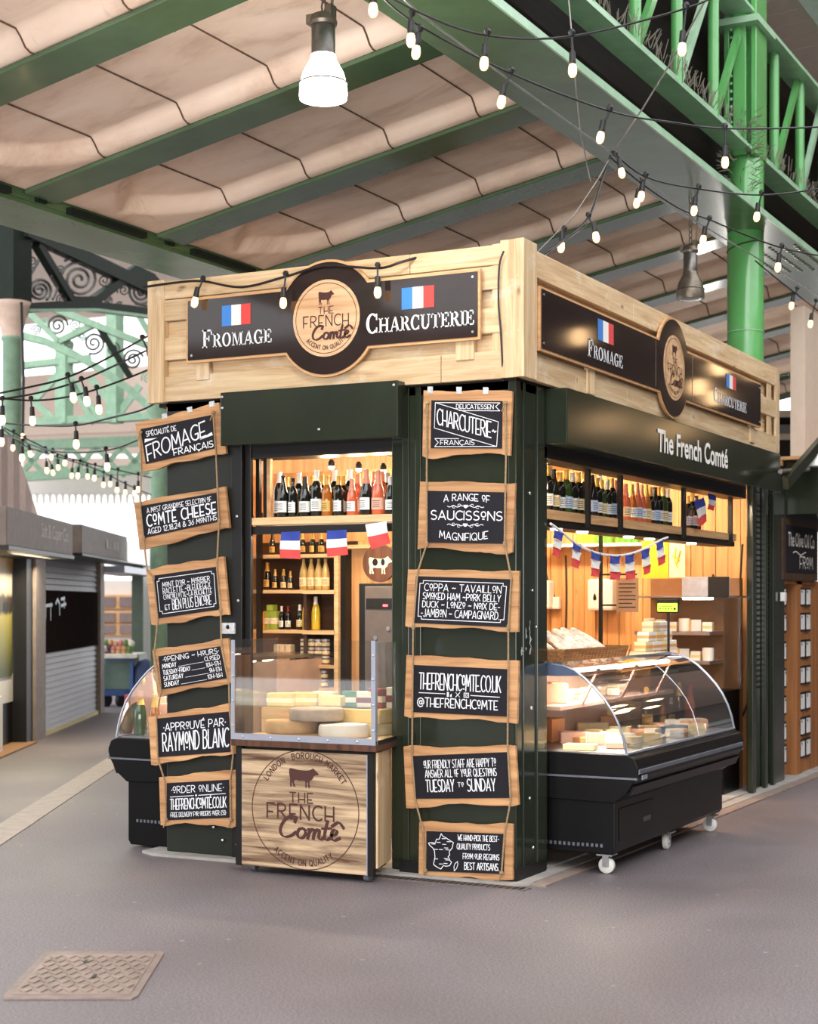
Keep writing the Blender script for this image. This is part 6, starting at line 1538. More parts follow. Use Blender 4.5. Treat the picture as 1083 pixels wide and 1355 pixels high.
festoon('festoon string crossing the top right nearest the viewer', [(470, -30, 7.6), (558, 18, 7.9), (645, 47, 8.1), (757, 48, 8.3), (905, 12, 8.5), (960, -12, 8.6)],
        [(545, 22, 544, 52, 7.9), (645, 47, 641, 83, 8.1), (757, 48, 758, 92, 8.3), (908, 12, 903, 64, 8.5), (494, -5, 494, 12, 7.7)])
festoon('festoon string crossing the bright green column high up', [(500, -10, 7.9), (552, 32, 8.1), (676, 97, 8.6), (807, 147, 9.1), (890, 162, 9.4), (960, 170, 9.7), (1083, 168, 10.2), (1130, 160, 10.4)],
        [(556, 42, 551, 68, 8.1), (676, 97, 664, 134, 8.6), (807, 147, 795, 181, 9.1), (960, 171, 960, 214, 9.7)])
festoon('festoon string crossing the column below the upper one', [(810, 200, 10.6), (855, 234, 10.8), (925, 250, 11), (1008, 258, 11.3), (1083, 250, 11.6), (1120, 243, 11.8)],
        [(815, 207, 823, 228, 10.6), (855, 234, 849, 259, 10.8), (850, 240, 843, 268, 11.2), (925, 250, 919, 278, 11), (1008, 258, 1002, 286, 11.3)])
festoon('festoon string sagging past the column toward the right edge', [(808, 208, 10.6), (850, 243, 10.8), (900, 276, 11.1), (940, 291, 11.3), (985, 310, 11.5), (1035, 328, 11.8), (1083, 338, 12), (1120, 343, 12.2)],
        [(939, 292, 931, 317, 11.3), (1035, 328, 1030, 353, 11.8)])
festoon('festoon string dropping from the wire joint to the parapet corner', [(808, 206, 10.6), (795, 245, 10.4), (779, 288, 10.2), (750, 315, 10), (720, 336, 9.8), (700, 350, 9.65)],
        [(780, 288, 789, 313, 10.2), (747, 306, 743, 326, 10)], wire=.008)
festoon('festoon string behind the column at the far right', [(1000, 345, 14), (1030, 370, 14.2), (1062, 395, 14.5), (1100, 425, 15)],
        [(1055, 384, 1048, 404, 14.4), (1080, 400, 1073, 428, 14.6)])
# string laid along the top of the front name board
yb_ = -.125
pp_ = [(190, 380, -.13), (232, 374, -.13), (268, 372, -.13), (320, 380, -.13), (378, 366, -.14), (430, 352, -.12), (500, 355, -.14), (530, 347, -.13), (552, 341, -.05)]
P = [onY(*q) for q in pp_]
dl = lambda p: (p - CAM).dot(FW)
festoon('festoon string draped along the top of the front name board', [(q[0], q[1], dl(p)) for q, p in zip(pp_, P)],
        [(268, 372, 258, 399, dl(onY(258, 399, -.16))), (378, 366, 375, 400, dl(onY(375, 400, -.17))), (500, 355, 500, 386, dl(onY(500, 386, -.17)))], wire=.008)
c_ = MB().tube([onY(*q) for q in smooth_pts([(667, 332, -.1), (661, 352, -.09), (660, 400, -.085), (663, 440, -.08), (665, 480, -.07), (666, 504, -.04)], 4)], .006, 6)
tag(c_.build('black_cable', 'cable'), 'thin black cable running down the parapet beside the corner batten', 'cable')
# left side strings, far away
def far_string(label, pts, bulbs, d0, d1):
    x0, x1 = pts[0][0], pts[-1][0]
    dep = lambda x: d0 + (d1 - d0) * (x - x0) / (x1 - x0)
    festoon(label, [(x, y, dep(x)) for x, y in pts], [(a, b, c, d, dep(a)) for a, b, c, d in bulbs], True, .026, .008)
far_string('festoon string at far left, highest of the bundle beside the stone capital', [(-10, 522), (40, 512), (90, 499), (150, 470), (204, 440)], [(90, 499, 97, 525), (189, 449, 199, 477)], 12, 12)
far_string('festoon string at far left, second of the bundle beside the stone capital', [(-10, 530), (50, 520), (108, 503), (160, 480), (204, 459)], [(108, 504, 115, 530), (3, 530, 3, 555)], 12.4, 12.4)
far_string('festoon string at far left, third of the bundle beside the stone capital', [(-10, 526), (41, 530), (85, 526), (128, 515), (170, 500), (204, 486)], [(128, 515, 131, 541), (41, 530, 43, 556)], 12.8, 12.8)
far_string('festoon string at far left crossing before the lattice beam', [(-10, 559), (50, 563), (100, 563), (150, 552), (186, 543), (208, 532)], [(100, 563, 101, 587), (3, 560, 2, 584)], 14, 12.5)
far_string('festoon string at far left, lowest of those running to the stall', [(-5, 570), (40, 588), (80, 598), (140, 596), (180, 583), (205, 570)], [(140, 596, 142, 617), (30, 585, 29, 605)], 16, 13)
far_string('dense festoon string hanging far down the lane, upper one', [(5, 566), (40, 583), (80, 602), (120, 614), (160, 623), (200, 632)], [(18, 572, 17, 592), (33, 580, 40, 600), (60, 594, 62, 622), (70, 598, 68, 604), (88, 605, 86, 612), (106, 611, 103, 629), (126, 616, 125, 632), (156, 622, 155, 648), (183, 628, 183, 647)], 19, 21)
far_string('dense festoon string hanging far down the lane, lower one', [(-5, 560), (30, 588), (62, 600), (95, 610), (130, 622), (170, 642), (200, 655)], [(30, 588, 30, 577), (62, 600, 70, 625), (76, 604, 77, 618), (97, 610, 95, 629), (115, 617, 116, 630), (137, 626, 137, 641), (147, 631, 146, 640), (166, 640, 166, 651), (178, 646, 178, 652)], 21, 23)
# guy wires
def wire(label, pts, r=.003, mat='wire'):
    tag(MB().tube([onD(*q) for q in pts], r, 5).build('guy_wire', mat), label, 'wire')
wire('pale guy wire running beside the festoon string to the wire joint', [(525, -10, 7.8), (560, 22, 8), (680, 110, 9.2), (810, 203, 10.6), (920, 292, 11.8), (1100, 400, 15)], .005)
wire('thin vertical guy wire hanging through the near festoon string', [(752, -10, 8.6), (757, 45, 8.6), (762, 110, 8.8), (768, 170, 9.2), (778, 222, 9.6), (782, 240, 10)], .004)
wire('steel guy wire slanting from the truss down to the wire joint', [(940, -10, 9.5), (890, 80, 10), (850, 145, 10.3), (812, 200, 10.6)], .006)
wire('thin guy wire fanning from the wire joint down to the parapet', [(808, 208, 10.6), (790, 240, 10.3), (760, 285, 10.1), (700, 345, 9.75)], .004)
wire('second thin guy wire dropping from the wire joint to the parapet', [(806, 210, 10.6), (775, 300, 10.2), (712, 345, 9.8)], .003)
# ------------------------------------------------------------------ row of stalls on the left of the lane
P0 = Vector((-9.33, 6.815, 0))
def lp(px, py, off=0.0): return onP(px, py, P0 + W30 * off, U30)
def lane(u, n, z): return P0 + U30 * u + W30 * n + Vector((0, 0, z))       # u down the lane, n out from the stall fronts
def lbox(mb, u0, u1, n0, n1, z0, z1):
    return mb.hexa([lane(u0, n0, z0), lane(u1, n0, z0), lane(u1, n1, z0), lane(u0, n1, z0)], [lane(u0, n0, z1), lane(u1, n0, z1), lane(u1, n1, z1), lane(u0, n1, z1)])
def lu(px, py=850): return (lp(px, py) - P0).dot(U30)
FL = lambda u, v, n=0.0: lane(u, n, v)
band = plain('brushed_fascia_metal', srgb(132, 120, 113), .6, metal=.0, spec=.3, var=.15)
slat = plain('shutter_slat_metal', srgb(130, 126, 130), .5, metal=.2, spec=.3, var=.08)
t = thing('shuttered_stall', 'closed market stall with grey roller shutter and dark middle band', 'stall', lane(2, 0, 0))
ua, ub = lu(54), lu(128)
mb = MB(); n_ = 30
for i in range(n_):
    z0 = .04 + i * 2.3 / n_; hh = 2.3 / n_
    mb.hexa([lane(ua, -.02, z0), lane(ub, -.02, z0), lane(ub, .01, z0), lane(ua, .01, z0)], [lane(ua, -.02, z0 + hh), lane(ub, -.02, z0 + hh), lane(ub, -.016, z0 + hh), lane(ua, -.016, z0 + hh)])
mb.build('roller_shutter', slat, t)
mb = MB(); zA, zB = 1.02, 1.8
for i in range(20):
    z0 = zA + i * (zB - zA) / 20; lbox(mb, ua + .02, ub - .02, .012, .02, z0, z0 + .03)
lbox(mb, ua + .02, ub - .02, .011, .0115, zA, zB); mb.build('dark_grille_band', plain('dark_grille', srgb(42, 36, 35), .85, spec=.0), t)
mb = MB(); lbox(mb, ua, ub, -.06, -.03, .02, 2.4); mb.build('backing', 'near_black', t)
mb = MB()
gpts = [[(.06, .7), (.06, .1)], [(.2, .75), (.2, 0)], [(.0, .62), (.25, .66)], [(.34, .7), (.4, .9), (.46, .7), (.46, .2)], [(.5, .9), (.62, .95)], [(.6, 1.0), (.6, .5)], [(.5, .62), (.66, .7)]]
for g_ in gpts: mb.ribbon([(ua + .05 + x * 2.3, 1.42 + y * .3) for x, y in g_], .04, FL, .024)
mb.build('spray_scrawl', 'trim_grey', t)
for u0, u1 in ((lu(41), ua), (ub, lu(133))):
    mb = MB(); lbox(mb, u0, u1, -.05, .06, 0, 2.42); mb.build('shutter_post', band, t)
mb = MB(); lbox(mb, ua, ub, -.03, .03, .0, .05); mb.build('bottom_bar', plain('yellow_bar', srgb(196, 178, 110), .5), t)
mb = MB(); lbox(mb, lu(60), lu(128), -.3, .45, 2.26, 2.62); fa = mb.build('fascia', band, t, bev=.01)
mb = MB(); lbox(mb, lu(60), lu(128), -.3, .46, 2.23, 2.26); mb.build('fascia_underside', 'near_black', fa)
wl = plain('worn_letter', srgb(176, 160, 152), .5)
for i, w_ in enumerate((.12, .06, .09, .05, .12, .07, .09)): MB().prism([(lu(96) + i * .16, 2.38), (lu(96) + i * .16 + w_, 2.38), (lu(96) + i * .16 + w_, 2.5), (lu(96) + i * .16, 2.5)], FL, .455, .459).build('worn_letter', wl, fa)
# stall with the landscape poster
t = thing('poster_stall', 'open market stall at far left with a big landscape poster of cows', 'stall', lane(-1.2, 0, 0))
u0, u1 = lu(-60), lu(41)
mb = MB(); lbox(mb, u0, lu(40), -.3, .5, 2.2, 2.58); fa = mb.build('fascia', band, t, bev=.01)
mb = MB(); lbox(mb, u0, lu(40), -.3, .52, 2.16, 2.2); mb.build('fascia_underside', 'near_black', fa)
mb = MB()
fr_l = lambda u, v, n=0.0: lane(u, .5 + n, v)
write_font(mb, 'Salt & Caper Co.', (lu(-8), 2.35, lu(33), 2.5), fr_l, .004); mb.build('lettering', plain('worn_letters', srgb(212, 192, 184), .5), fa)
mb = MB(); lbox(mb, lu(33), lu(41), -.3, .02, 0, 2.2); mb.build('corner_post', 'near_black', t)
mb = MB(); lbox(mb, u0, lu(33), -.2, -.15, 0, .5); mb.build('plinth', 'near_black', t)
mb = MB(); lbox(mb, u0, lu(33), -.2, -.14, .5, .82); mb.build('white_panel', 'white_plastic', t)
mb = MB(); lbox(mb, u0, lu(33), -.2, -.14, 2.0, 2.2); mb.build('lit_header', plain('yellow_header', srgb(226, 190, 120), .5), t)
_l = bpy.data.lights.new('header_glow', 'AREA'); _l.shape = 'RECTANGLE'; _l.size = 2.0; _l.size_y = .1; _l.energy = 45; _l.color = (1, .86, .6)
_o = bpy.data.objects.new('header_glow', _l); _o.parent = t; _o.location = lane(-1.6, .2, 2.14) - t.location; _o.rotation_euler = (R(-25), 0, math.atan2(U30.y, U30.x)); COL.objects.link(_o)
m, nt, b, N, L_ = new_mat('landscape_poster')
tc = N.new('ShaderNodeTexCoord'); sp_x = N.new('ShaderNodeSeparateXYZ'); L_.new(tc.outputs['Object'], sp_x.inputs[0])
mr = N.new('ShaderNodeMapRange'); mr.inputs[1].default_value = .8; mr.inputs[2].default_value = 2.02; L_.new(sp_x.outputs[2], mr.inputs[0])
nz = noise(N, L_, tc.outputs['Object'], 3.0, 6, .6); ad = N.new('ShaderNodeMath'); ad.operation = 'MULTIPLY_ADD'; ad.inputs[1].default_value = .18; L_.new(nz, ad.inputs[0]); L_.new(mr.outputs[0], ad.inputs[2])
L_.new(ramp(N, L_, ad.outputs[0], [(.1, srgb(70, 78, 30)), (.4, srgb(124, 122, 52)), (.66, srgb(150, 138, 66)), (.71, srgb(40, 34, 20)), (.84, srgb(58, 46, 30)), (.88, srgb(176, 162, 140)), (1.0, srgb(206, 196, 178))]), b.inputs['Base Color']); b.inputs['Roughness'].default_value = .5
pm = MB(); lbox(pm, lu(-40), lu(31), -.14, -.13, .8, 2.02); po = pm.build('poster', m, t)
for u, z, k in ((lu(3), 1.5, .28), (lu(20), 1.52, .18)): MB().flat([(u + x * k, z + y * k * .8) for x, y in COW], lambda a, c_, n=0.0: lane(a, -.125, c_), 0).build('printed_cow', 'near_black', po)
mb = MB(); lbox(mb, u0, lu(6), -.13, -.02, 0, .62); mb.build('counter', 'white_plastic', t)
mb = MB(); lbox(mb, lu(-20), lu(36), -.3, .12, 0.0, .02); mb.build('stall_mat', plain('brown_mat', srgb(136, 100, 66), .8), t)
# boarded gable above
mb = MB(); bl1, bl2 = srgb(206, 178, 166), srgb(172, 142, 134)
t = thing('boarded_gable', 'pinkish striped boarded gable above the poster stall at left', 'gable', lane(-1, -1.0, 2.6))
pts = [lp(-20, 590, -.6), lp(16, 575, -.6), lp(50, 690, -.6), lp(-20, 690, -.6)]
for nm, sel, m_ in (('light_boards', 0, plain('pale_board', bl1, .7)), ('dark_boards', 1, plain('pink_board', bl2, .7))):
    mb = MB()
    for i in range(9):
        if i % 2 != sel: continue
        xa, xb = -22 + i * 8.0, -22 + (i + 1) * 8.0
        top = lambda x: 575 if x < 16 else 575 + (x - 16) * 3.1
        A = [lp(xa, 700, -.6), lp(xb, 700, -.6), lp(xb, top(xb), -.6), lp(xa, top(xa), -.6)]
        mb.hexa(A, [p - W30 * .08 for p in A])
    mb.build(nm, m_, t)
# third stall end, canopy and post
t = thing('canopy_stall', 'far stall with a grey canopy and dark green post down the lane', 'stall', lp(165, 860))
mb = MB(); lbox(mb, lu(135), lu(180), -.2, .3, 2.26, 2.6); mb.build('fascia', plain('pale_fascia', srgb(190, 184, 178), .35, metal=.4), t, bev=.01)
mb = MB(); lbox(mb, lu(134), lu(182), -.3, .35, 2.1, 2.2); mb.build('canopy', 'trim_grey', t)
mb = MB(); lbox(mb, lu(182), lu(191), -.1, .1, 0, 2.3); mb.build('post', plain('post_green', srgb(66, 82, 66), .4), t)
# loaded trolley
c = onZ(158, 930, 0); t = thing('market_trolley', 'blue market trolley carrying crates and produce at the end of the lane', 'trolley', c)
q = lambda px, py, dy=0.0: onD(px, py, 25.6 + dy)
bl = plain('trolley_blue', srgb(58, 92, 150), .4)
def dbox(mb, x0, y0, x1, y1, d0=0.0, d1=1.0):
    A = [q(x0, y1, d0), q(x1, y1, d0), q(x1, y1, d1), q(x0, y1, d1)]; B = [q(x0, y0, d0), q(x1, y0, d0), q(x1, y0, d1), q(x0, y0, d1)]
    h = Vector((0, 0, 1))
    for L1 in (A, B):
        L1[2] = L1[1] + FW * (d1 - d0); L1[3] = L1[0] + FW * (d1 - d0)
    return mb.hexa(A, B)
mb = MB()
for e in ((133, 872, 137, 921), (172, 872, 176, 915), (133, 913, 184, 921), (133, 870, 176, 874)): dbox(mb, *e, 0, .1)
dbox(mb, 133, 913, 184, 921, 0, 1.0); mb.build('frame', bl, t)
mb = MB(); dbox(mb, 137, 874, 172, 912, .2, 1.0); mb.build('green_crate', plain('green_crate', srgb(92, 116, 104), .4), t)
mb = MB(); dbox(mb, 176, 866, 184, 914, .2, 1.0); mb.build('side_crate', plain('grey_crate', srgb(128, 142, 136), .5), t)
mb = MB(); dbox(mb, 135, 866, 178, 871, -.1, 1.0); mb.build('tray', plain('cream_tray', srgb(212, 206, 190), .5), t)
for x in (141, 160):
    p = q(x, 926, .1); MB().lathe([(.02, -.03), (.11, -.03), (.11, .03), (.02, .03)], 16, p, Matrix.Rotation(R(90), 4, 'Y')).build('wheel', 'near_black', t, smooth=40)
pcs = [('cauliflower', srgb(222, 214, 196)), ('cabbage', srgb(96, 124, 66)), ('radish bunch', srgb(190, 110, 120)), ('onion', srgb(186, 140, 100)), ('aubergine', srgb(70, 50, 64))]
pm_ = [plain(n_.replace(' ', '_') + '_skin', c_, .6, var=.3, scale=40) for n_, c_ in pcs]
rr_ = random.Random(3); k_ = 0
for i in range(18):
    px, py = 138 + (i % 6) * 6.6 + rr_.uniform(-1, 1), 864 - (i // 6) * 6.5 + rr_.uniform(-1, 1)
    if i >= 12: px += 2
    p = q(px, py, .35); j = rr_.randrange(5); r = .055
    pts = [(0, -r), (r * .6, -r * .8), (r, -r * .2), (r * .95, r * .4), (r * .5, r * .85), (0, r)]
    o = MB().lathe(pts, 10, p).build(pcs[j][0].replace(' ', '_'), pm_[j], smooth=60); o.rotation_euler = (0, 0, 0)
    tag(o, '%s piled on the far blue trolley, %s item of the %s layer' % (pcs[j][0], ORD[i % 6], ['bottom', 'middle', 'top'][i // 6]), 'vegetable', 'produce piled on the far trolley')
nv_ = plain('navy_cover', srgb(42, 56, 92), .7, var=.2)
p = q(193, 905, .2); mb = MB().lathe([(.2, -.2), (.24, 0), (.2, .25), (.12, .36), (0, .4)], 14, p); tag(mb.build('covered_load', nv_, smooth=60), 'navy blue covered load beside the far trolley', 'cover')
# building at the end of the lane
t = thing('end_building', 'pale building with wooden framed windows at the end of the lane', 'building', onD(160, 880, 33))
def ebox(x0, y0, x1, y1, d0, d1, name, mat, par=t):
    A = [onD(x0, y1, d0), onD(x1, y1, d0)]; B = [onD(x0, y0, d0), onD(x1, y0, d0)]; f_ = FW * (d1 - d0)
    return MB().hexa([A[0], A[1], A[1] + f_, A[0] + f_], [B[0], B[1], B[1] + f_, B[0] + f_]).build(name, mat, par)
ebox(90, 768, 330, 930, 33, 34, 'wall', plain('pale_render', srgb(226, 214, 204), .7, var=.03))
wf = plain('window_frame_wood', srgb(216, 166, 118), .6); gl = plain('far_window_glass', srgb(128, 112, 110), .12, spec=.8)
for x0, y0, x1, y1 in ((131, 790, 152, 803), (158, 790, 181, 803), (131, 811, 152, 823), (158, 811, 181, 823), (131, 827, 152, 838), (158, 827, 181, 838)):
    w_ = ebox(x0 - 3, y0 - 3, x1 + 3, y1 + 3, 32.9, 33, 'window_frame', wf); ebox(x0, y0, x1, y1, 32.85, 32.9, 'pane', gl, w_)
# ------------------------------------------------------------------ stone-capped column and ironwork at the far left
cd = 22.0; bp = onD(16, 800, cd); bp.z = 0
c = thing('iron_column', 'green iron column with pink stone capital at the far left', 'column', bp)
zq = lambda py, d=cd: CAM_H - (py - HY) * d / F_PX
rs = 12.5 / F_PX * cd
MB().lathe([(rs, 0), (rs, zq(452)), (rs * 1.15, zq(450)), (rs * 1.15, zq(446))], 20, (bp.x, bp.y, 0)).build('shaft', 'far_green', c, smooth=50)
MB().lathe([(rs * 1.1, zq(447)), (rs * 1.15, zq(440)), (rs * 1.5, zq(420)), (rs * 1.9, zq(408)), (rs * 2.0, zq(404)), (rs * 2.0, zq(400)), (0, zq(400))], 24, (bp.x, bp.y, 0)).build('capital', 'stone', c, smooth=40)
s_ = rs * 1.45
MB().box(bp.x - s_, bp.y - s_, zq(400), bp.x + s_, bp.y + s_, zq(292)).build('upper_box', 'dark_truss', c)
MB().tube([onD(28, 400, cd - .6), onD(31, 500, cd - .6), onD(30, 575, cd - .6)], .02, 6).build('downpipe', 'near_black', c)
def spiral(mb, cx_, cy_, r, turns, d, plane, w, flip=1, a0=0.0, k=1.0):
    n_ = int(turns * 16); pts = []
    for i in range(n_ + 1):
        f_ = i / n_; a = a0 + flip * turns * 2 * math.pi * f_; rr = r * (1 - .88 * f_)
        pts.append(plane(cx_ + rr * math.cos(a) * k, cy_ + rr * math.sin(a)))
    mb.tube(pts, w, 5)
V1 = Vector((-.24, .97, 0)).normalized(); T0 = onD(33, 400, cd)
tp = lambda px, py, o=0.0: onP(px, py, T0 + Vector((V1.y, -V1.x, 0)) * o, V1)
def tbar(mb, a, b, w_, h_, off=0.0): mb.bar(tp(*a, off), tp(*b, off), w_, h_, up=(0, 0, 1)); return mb
t = thing('scroll_spandrel', 'dark arched iron spandrel filled with scrolls beside the stone capital', 'spandrel', T0)
mb = MB(); tbar(mb, (30, 303), (240, 402), .16, .2); mb.build('top_chord', 'dark_truss', t)
mb = MB()
for a, b in (((33, 408), (70, 405)), ((70, 405), (120, 405)), ((120, 405), (170, 410)), ((170, 410), (240, 420))): tbar(mb, a, b, .16, .13)
mb.build('arched_chord', 'dark_truss', t)
mb = MB(); tbar(mb, (33, 411), (120, 410), .2, .04); tbar(mb, (120, 410), (240, 425), .2, .04); mb.build('lower_flange', 'far_green', t)
for a, b in (((48, 322), (96, 402)), ((118, 402), (176, 360))):
    mb = MB(); tbar(mb, a, b, .12, .13); mb.build('diagonal', 'dark_truss', t)
for A in ([tp(85, 408), tp(97, 392), tp(122, 392), tp(134, 408)], [tp(160, 362), tp(176, 350), tp(200, 362), tp(214, 378)]): MB().hexa(A, [p + Vector((.05, .03, 0)) for p in A]).build('gusset', 'dark_truss', t)
for i, (x, y, r, fl_) in enumerate([(42, 346, 9, 1), (52, 384, 16, -1), (82, 396, 8, 1), (105, 370, 26, 1), (79, 357, 8, -1), (138, 371, 10, 1), (57, 330, 7, 1), (74, 332, 5, -1), (159, 360, 6, -1), (145, 352, 5, 1), (164, 384, 9, 1), (188, 387, 17, -1), (143, 398, 6, 1), (158, 404, 5, -1)]):
    mb = MB(); spiral(mb, x, y, r, 2.6 if r > 12 else 1.9, 0, tp, .024 if r > 12 else .013, fl_, a0=i * .9); mb.build('scroll', 'scroll_iron', t)
for pts in ([(34, 372), (44, 358), (51, 344)], [(70, 396), (76, 380), (68, 365)], [(86, 345), (100, 340), (126, 345), (140, 362)], [(90, 388), (112, 398), (128, 390)], [(150, 380), (166, 372), (180, 372)], [(180, 402), (200, 405), (210, 396)]):
    MB().tube([tp(x, y) for x, y in smooth_pts(pts, 5)], .022, 5).build('scroll_stem', 'scroll_iron', t)
# second, paler spandrel behind
t = thing('scroll_spandrel', 'pale green arched iron spandrel with scrolls further back behind the festoon strings', 'spandrel', onD(60, 470, 27))
D2 = 27.0; V2 = Vector((RT.x, RT.y, 0)); T1 = onD(60, 470, D2); tq = lambda px, py, o=0.0: onP(px, py, T1, V2)
def qbar(mb, a, b, w_, h_): mb.bar(tq(*a), tq(*b), w_, h_, up=(0, 0, 1)); return mb
mb = MB()
ar = [(28, 444), (60, 452), (100, 470), (140, 493), (175, 518), (215, 556)]
for a, b in zip(ar[:-1], ar[1:]): qbar(mb, a, b, .2, .12)
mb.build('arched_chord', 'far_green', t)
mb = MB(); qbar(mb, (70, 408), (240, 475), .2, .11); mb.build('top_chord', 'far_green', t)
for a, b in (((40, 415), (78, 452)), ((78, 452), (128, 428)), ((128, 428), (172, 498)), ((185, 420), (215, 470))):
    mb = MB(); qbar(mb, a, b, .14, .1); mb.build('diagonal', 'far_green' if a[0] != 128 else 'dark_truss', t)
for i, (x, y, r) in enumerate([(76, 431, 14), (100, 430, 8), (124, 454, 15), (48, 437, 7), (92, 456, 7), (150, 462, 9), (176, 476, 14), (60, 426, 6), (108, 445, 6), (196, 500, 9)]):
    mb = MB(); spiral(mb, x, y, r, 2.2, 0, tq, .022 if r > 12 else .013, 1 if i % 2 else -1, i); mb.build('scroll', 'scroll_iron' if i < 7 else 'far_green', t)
# column behind the left chalkboards
p = onD(213, 800, 24); mb = MB().lathe([(.16, 0), (.16, zq(555, 24)), (.22, zq(545, 24)), (.22, zq(520, 24))], 18, (p.x, p.y, 0)); tag(mb.build('iron_column', 'far_green', smooth=50), 'green iron column glimpsed between the left chalkboards', 'column')
# far posts, lattice beam, fringe and roofs
for x, y0, y1, l in ((85, 452, 560, 'left'), (152, 410, 560, 'right')):
    a, b = onD(x, y1, 30), onD(x, y0, 30); tag(MB().box(a.x - .12, a.y - .12, a.z, a.x + .12, a.y + .12, b.z).build('iron_post', 'far_green'), '%s pale green upright post of the far roof frame' % l, 'post')
t = thing('roof_frame', 'pale green far roof frame of beams and braces', 'frame', onD(110, 560, 30))
T2 = onD(110, 560, 30); tr_ = lambda px, py, o=0.0: onP(px, py, T2, V2)
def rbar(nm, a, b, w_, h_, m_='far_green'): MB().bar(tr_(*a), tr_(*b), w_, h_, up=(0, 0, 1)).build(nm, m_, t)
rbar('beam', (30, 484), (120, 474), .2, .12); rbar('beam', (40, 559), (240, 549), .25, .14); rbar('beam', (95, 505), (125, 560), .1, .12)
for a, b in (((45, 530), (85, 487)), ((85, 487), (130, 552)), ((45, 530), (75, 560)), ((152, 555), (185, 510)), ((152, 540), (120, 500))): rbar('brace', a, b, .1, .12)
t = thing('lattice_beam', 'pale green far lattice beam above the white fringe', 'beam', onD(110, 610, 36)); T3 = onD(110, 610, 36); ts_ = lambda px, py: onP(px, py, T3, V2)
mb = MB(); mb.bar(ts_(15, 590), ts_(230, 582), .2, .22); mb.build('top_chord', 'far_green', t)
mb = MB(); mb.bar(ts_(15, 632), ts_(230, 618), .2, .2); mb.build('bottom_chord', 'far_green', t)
for i in range(5):
    x = 25 + i * 34
    for a, b in (((x, 592), (x + 34, 627)), ((x, 630), (x + 34, 592))): mb = MB(); mb.bar(ts_(*a), ts_(*b), .1, .11); mb.build('lattice_bar', 'far_green', t)
vf = plain('white_valance', srgb(232, 226, 220), .7, var=.03)
T4 = onD(110, 650, 37); tv = lambda px, py: onP(px, py, T4, V2)
mb = MB(); A = [tv(36, 655), tv(230, 655), tv(230, 622), tv(36, 636)]; mb.hexa(A, [p + FW * .06 for p in A])
for i in range(22):
    x = 38 + i * 8.5; A = [tv(x, 656), tv(x + 5, 656), tv(x + 5, 653), tv(x, 653)]; A[0] = tv(x + 1, 667); A[1] = tv(x + 4, 667); mb.hexa(A, [p + FW * .05 for p in A])
tag(mb.build('valance', vf), 'white scalloped timber valance under the far lattice beam', 'valance')
T5 = onD(110, 540, 40); tw = lambda px, py: onP(px, py, T5, V2)
cw = plain('far_cream_wall', srgb(222, 202, 188), .8, var=.03)
mb = MB(); A = [tw(30, 600), tw(240, 600), tw(240, 480), tw(30, 498)]; mb.hexa(A, [p + FW * .2 for p in A]); A = [tw(30, 640), tw(240, 640), tw(240, 606), tw(30, 606)]; mb.hexa(A, [p + FW * .2 for p in A]); mb.bar(tw(30, 570), tw(240, 562), .1, .25)
tag(mb.build('end_wall', cw), 'cream upper wall at the far end of the market hall', 'wall')
# ------------------------------------------------------------------ stall beyond the end pillar on the right
t = thing('neighbouring_stall', 'next stall along with green fascia, chalk board and wooden card racks', 'stall', (0, 8, 0))
yq = lambda px, x=.0: onX(px, 800, x).y
YN0, YN1 = 6.1, 10.5
MB().box(0, 6.15, 2.46, .3, YN1, 2.95).build('fascia', 'stall_green', t)
MB().box(-.3, 6.08, .02, -.06, 6.2, 2.95).build('end_post', 'stall_green', t)
MB().box(-.06, 6.1, 1.9, .0, 6.3, 2.95).build('end_panel', 'near_black', t)
MB().box(-.3, 6.1, 2.4, .02, YN1, 2.46).build('dark_soffit', 'near_black', t)
MB().box(-.3, 6.05, 2.955, .35, YN1, 2.985).build('fascia_board', 'oak_edge', t)
ya, yb = yq(1040), yq(1083) + 1.0
bd = MB().box(-.02, 5.98, 1.86, .03, 7.3, 2.42).build('chalk_board_frame', 'dark_wood', t)
MB().box(.02, 6.06, 1.93, .036, 7.2, 2.36).build('chalk_board', 'chalk', bd)
lt = MB(); write_font(lt, 'The Olive Oil Co', (6.12, 2.17, 7.12, 2.3), FY, .038, .004); write(lt, 'FRoM', (6.55, 1.97, 7.05, 2.08), .012, FY, .038); wide(lt, [(6.3 + .06 * i, 2.11 + .015 * math.sin(i)) for i in range(9)], .01, FY, .038)
lt.build('chalk_lettering', 'cream_paint', bd)
orr = wood('rack_wood', srgb(120, 72, 36), srgb(172, 112, 60), 2, fine=14)
for y0, y1 in ((6.1, 6.22), (6.62, 7.2)):
    MB().box(-.3 if y0 > 6.5 else -.1, y0, .02, -.02, y1 if y0 < 6.5 else 9.0, 1.86).build('rack_board', orr, t)
MB().box(-.3, yq(1055), .02, .0, yq(1062), 1.85).build('rack_post', orr, t)
MB().box(-.3, 6.1, 1.82, .0, 7.4, 1.86).build('rack_rail', orr, t)
MB().box(-1.2, 6.15, .02, -1.1, 7.5, 1.9).build('dark_interior', 'near_black', t)
for i in range(4): MB().box(-.9, 6.2, .4 + i * .36, -.25, 6.7, .42 + i * .36).build('inner_shelf', orr, t)
cardm = plain('white_card', srgb(218, 216, 214), .6)
for i, yy in enumerate((793, 838, 880, 920, 955, 985)):
    pass
zc = [1.7, 1.46, 1.2, .95, .7, .46, .25]
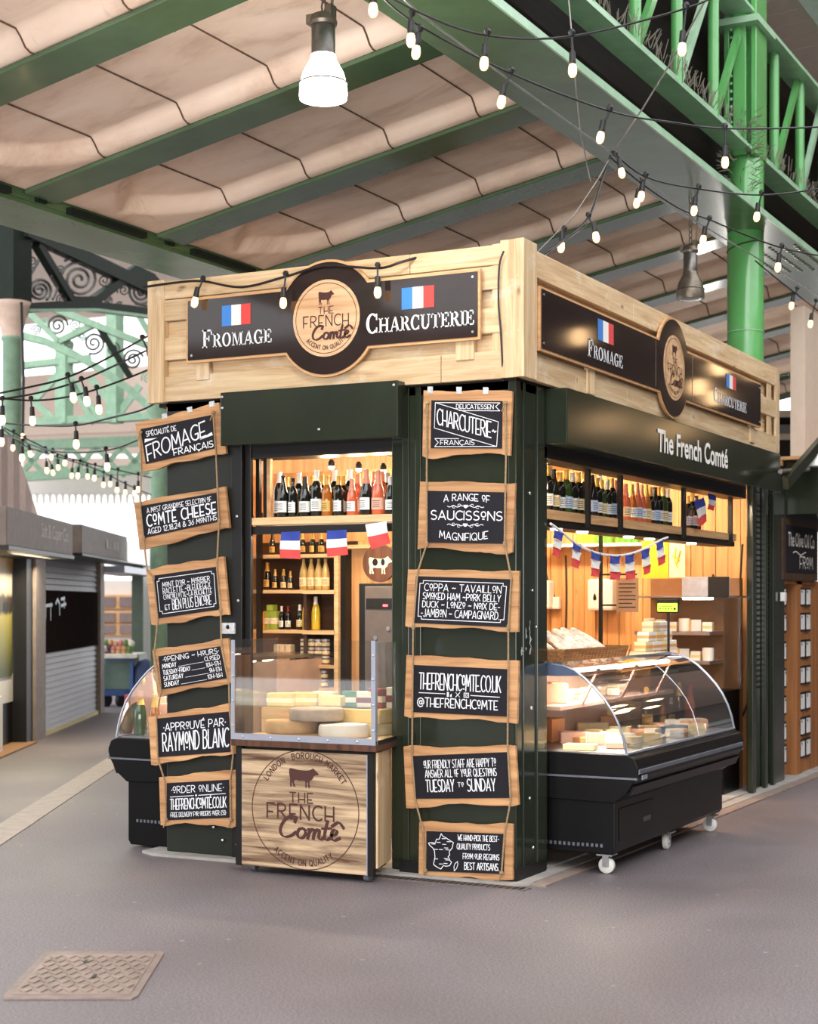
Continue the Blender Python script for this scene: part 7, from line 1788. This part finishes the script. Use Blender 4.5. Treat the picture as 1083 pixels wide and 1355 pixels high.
for col_, (y0, y1) in enumerate(((6.11, 6.2), (6.72, 6.9), (6.94, 7.12))):
    for i, z in enumerate(zc):
        lab = '%s framed card from top, %s column of the neighbouring rack' % (ORD[i], ['left', 'middle', 'right'][col_])
        k = thing('framed_card', lab, 'card', (-.01, (y0 + y1) / 2, z - .08), 0, 'framed cards on the neighbouring rack')
        MB().box(-.02, y0, z - .09, .0, y1, z + .09).build('frame', 'near_black', k); MB().box(.0, y0 + .02, z - .07, .004, y1 - .02, z + .07).build('card', cardm, k)
        MB().lathe([(0, .004), (.012, .003), (.014, 0)], 8, (.004, y0 + .045, z + .05), Matrix.Rotation(R(90), 4, 'Y')).build('clip', 'near_black', k)
b = MB().box(.02, 5.9, 1.66, .06, 5.98, 1.74).build('junction_box', 'white_plastic', bev=.004); tag(b, 'small white junction box on the edge of the end pillar', 'box')
sw = MB().tube([onX(1033, 624, .3), onX(1055, 622, .3), onX(1070, 621, .3)], .02, 8); o = sw.build('wall_lamp', 'lamp_metal'); tag(o, 'projecting lamp on a pale arm above the neighbouring fascia', 'lamp')
p = onX(1078, 610, .3); MB().lathe([(.02, .09), (.06, .06), (.1, -.02), (.1, -.05)], 16, p).build('lamp_head', 'white_plastic', o, smooth=50)
bw_ = MB(); bw_.bar(onX(1040, 640, .32), onX(1100, 570, .32), .05, .1); tag(bw_.build('green_brace', 'stall_green'), 'dark green brace slanting over the neighbouring fascia', 'brace')
cb2 = MB(); a = onX(1066, 405, -.2); c_ = onX(1066, 610, -.2); cb2.box(-.35, a.y, 2.95, -.2, a.y + 3.5, a.z); tag(cb2.build('cream_board', plain('cream_boarding', srgb(216, 196, 178), .7, var=.04)), 'tall cream upright panel at the right edge', 'panel')
# far dark building under the roof at right
t = thing('far_frontage', 'shaded grey upper frontage at the far right under the roof', 'frontage', onD(1040, 600, 26))
for y0, y1, m_ in ((543, 552, 'soffit'), (552, 562, 'dark_boards'), (562, 574, 'trim_grey'), (574, 582, 'soffit'), (582, 622, 'near_black')):
    A = [onD(1008, y1, 26), onD(1078, y1, 26)]; B = [onD(1008, y0, 26), onD(1078, y0, 26)]; MB().hexa([A[0], A[1], A[1] + FW * .3, A[0] + FW * .3], [B[0], B[1], B[1] + FW * .3, B[0] + FW * .3]).build('frontage_band', m_, t)
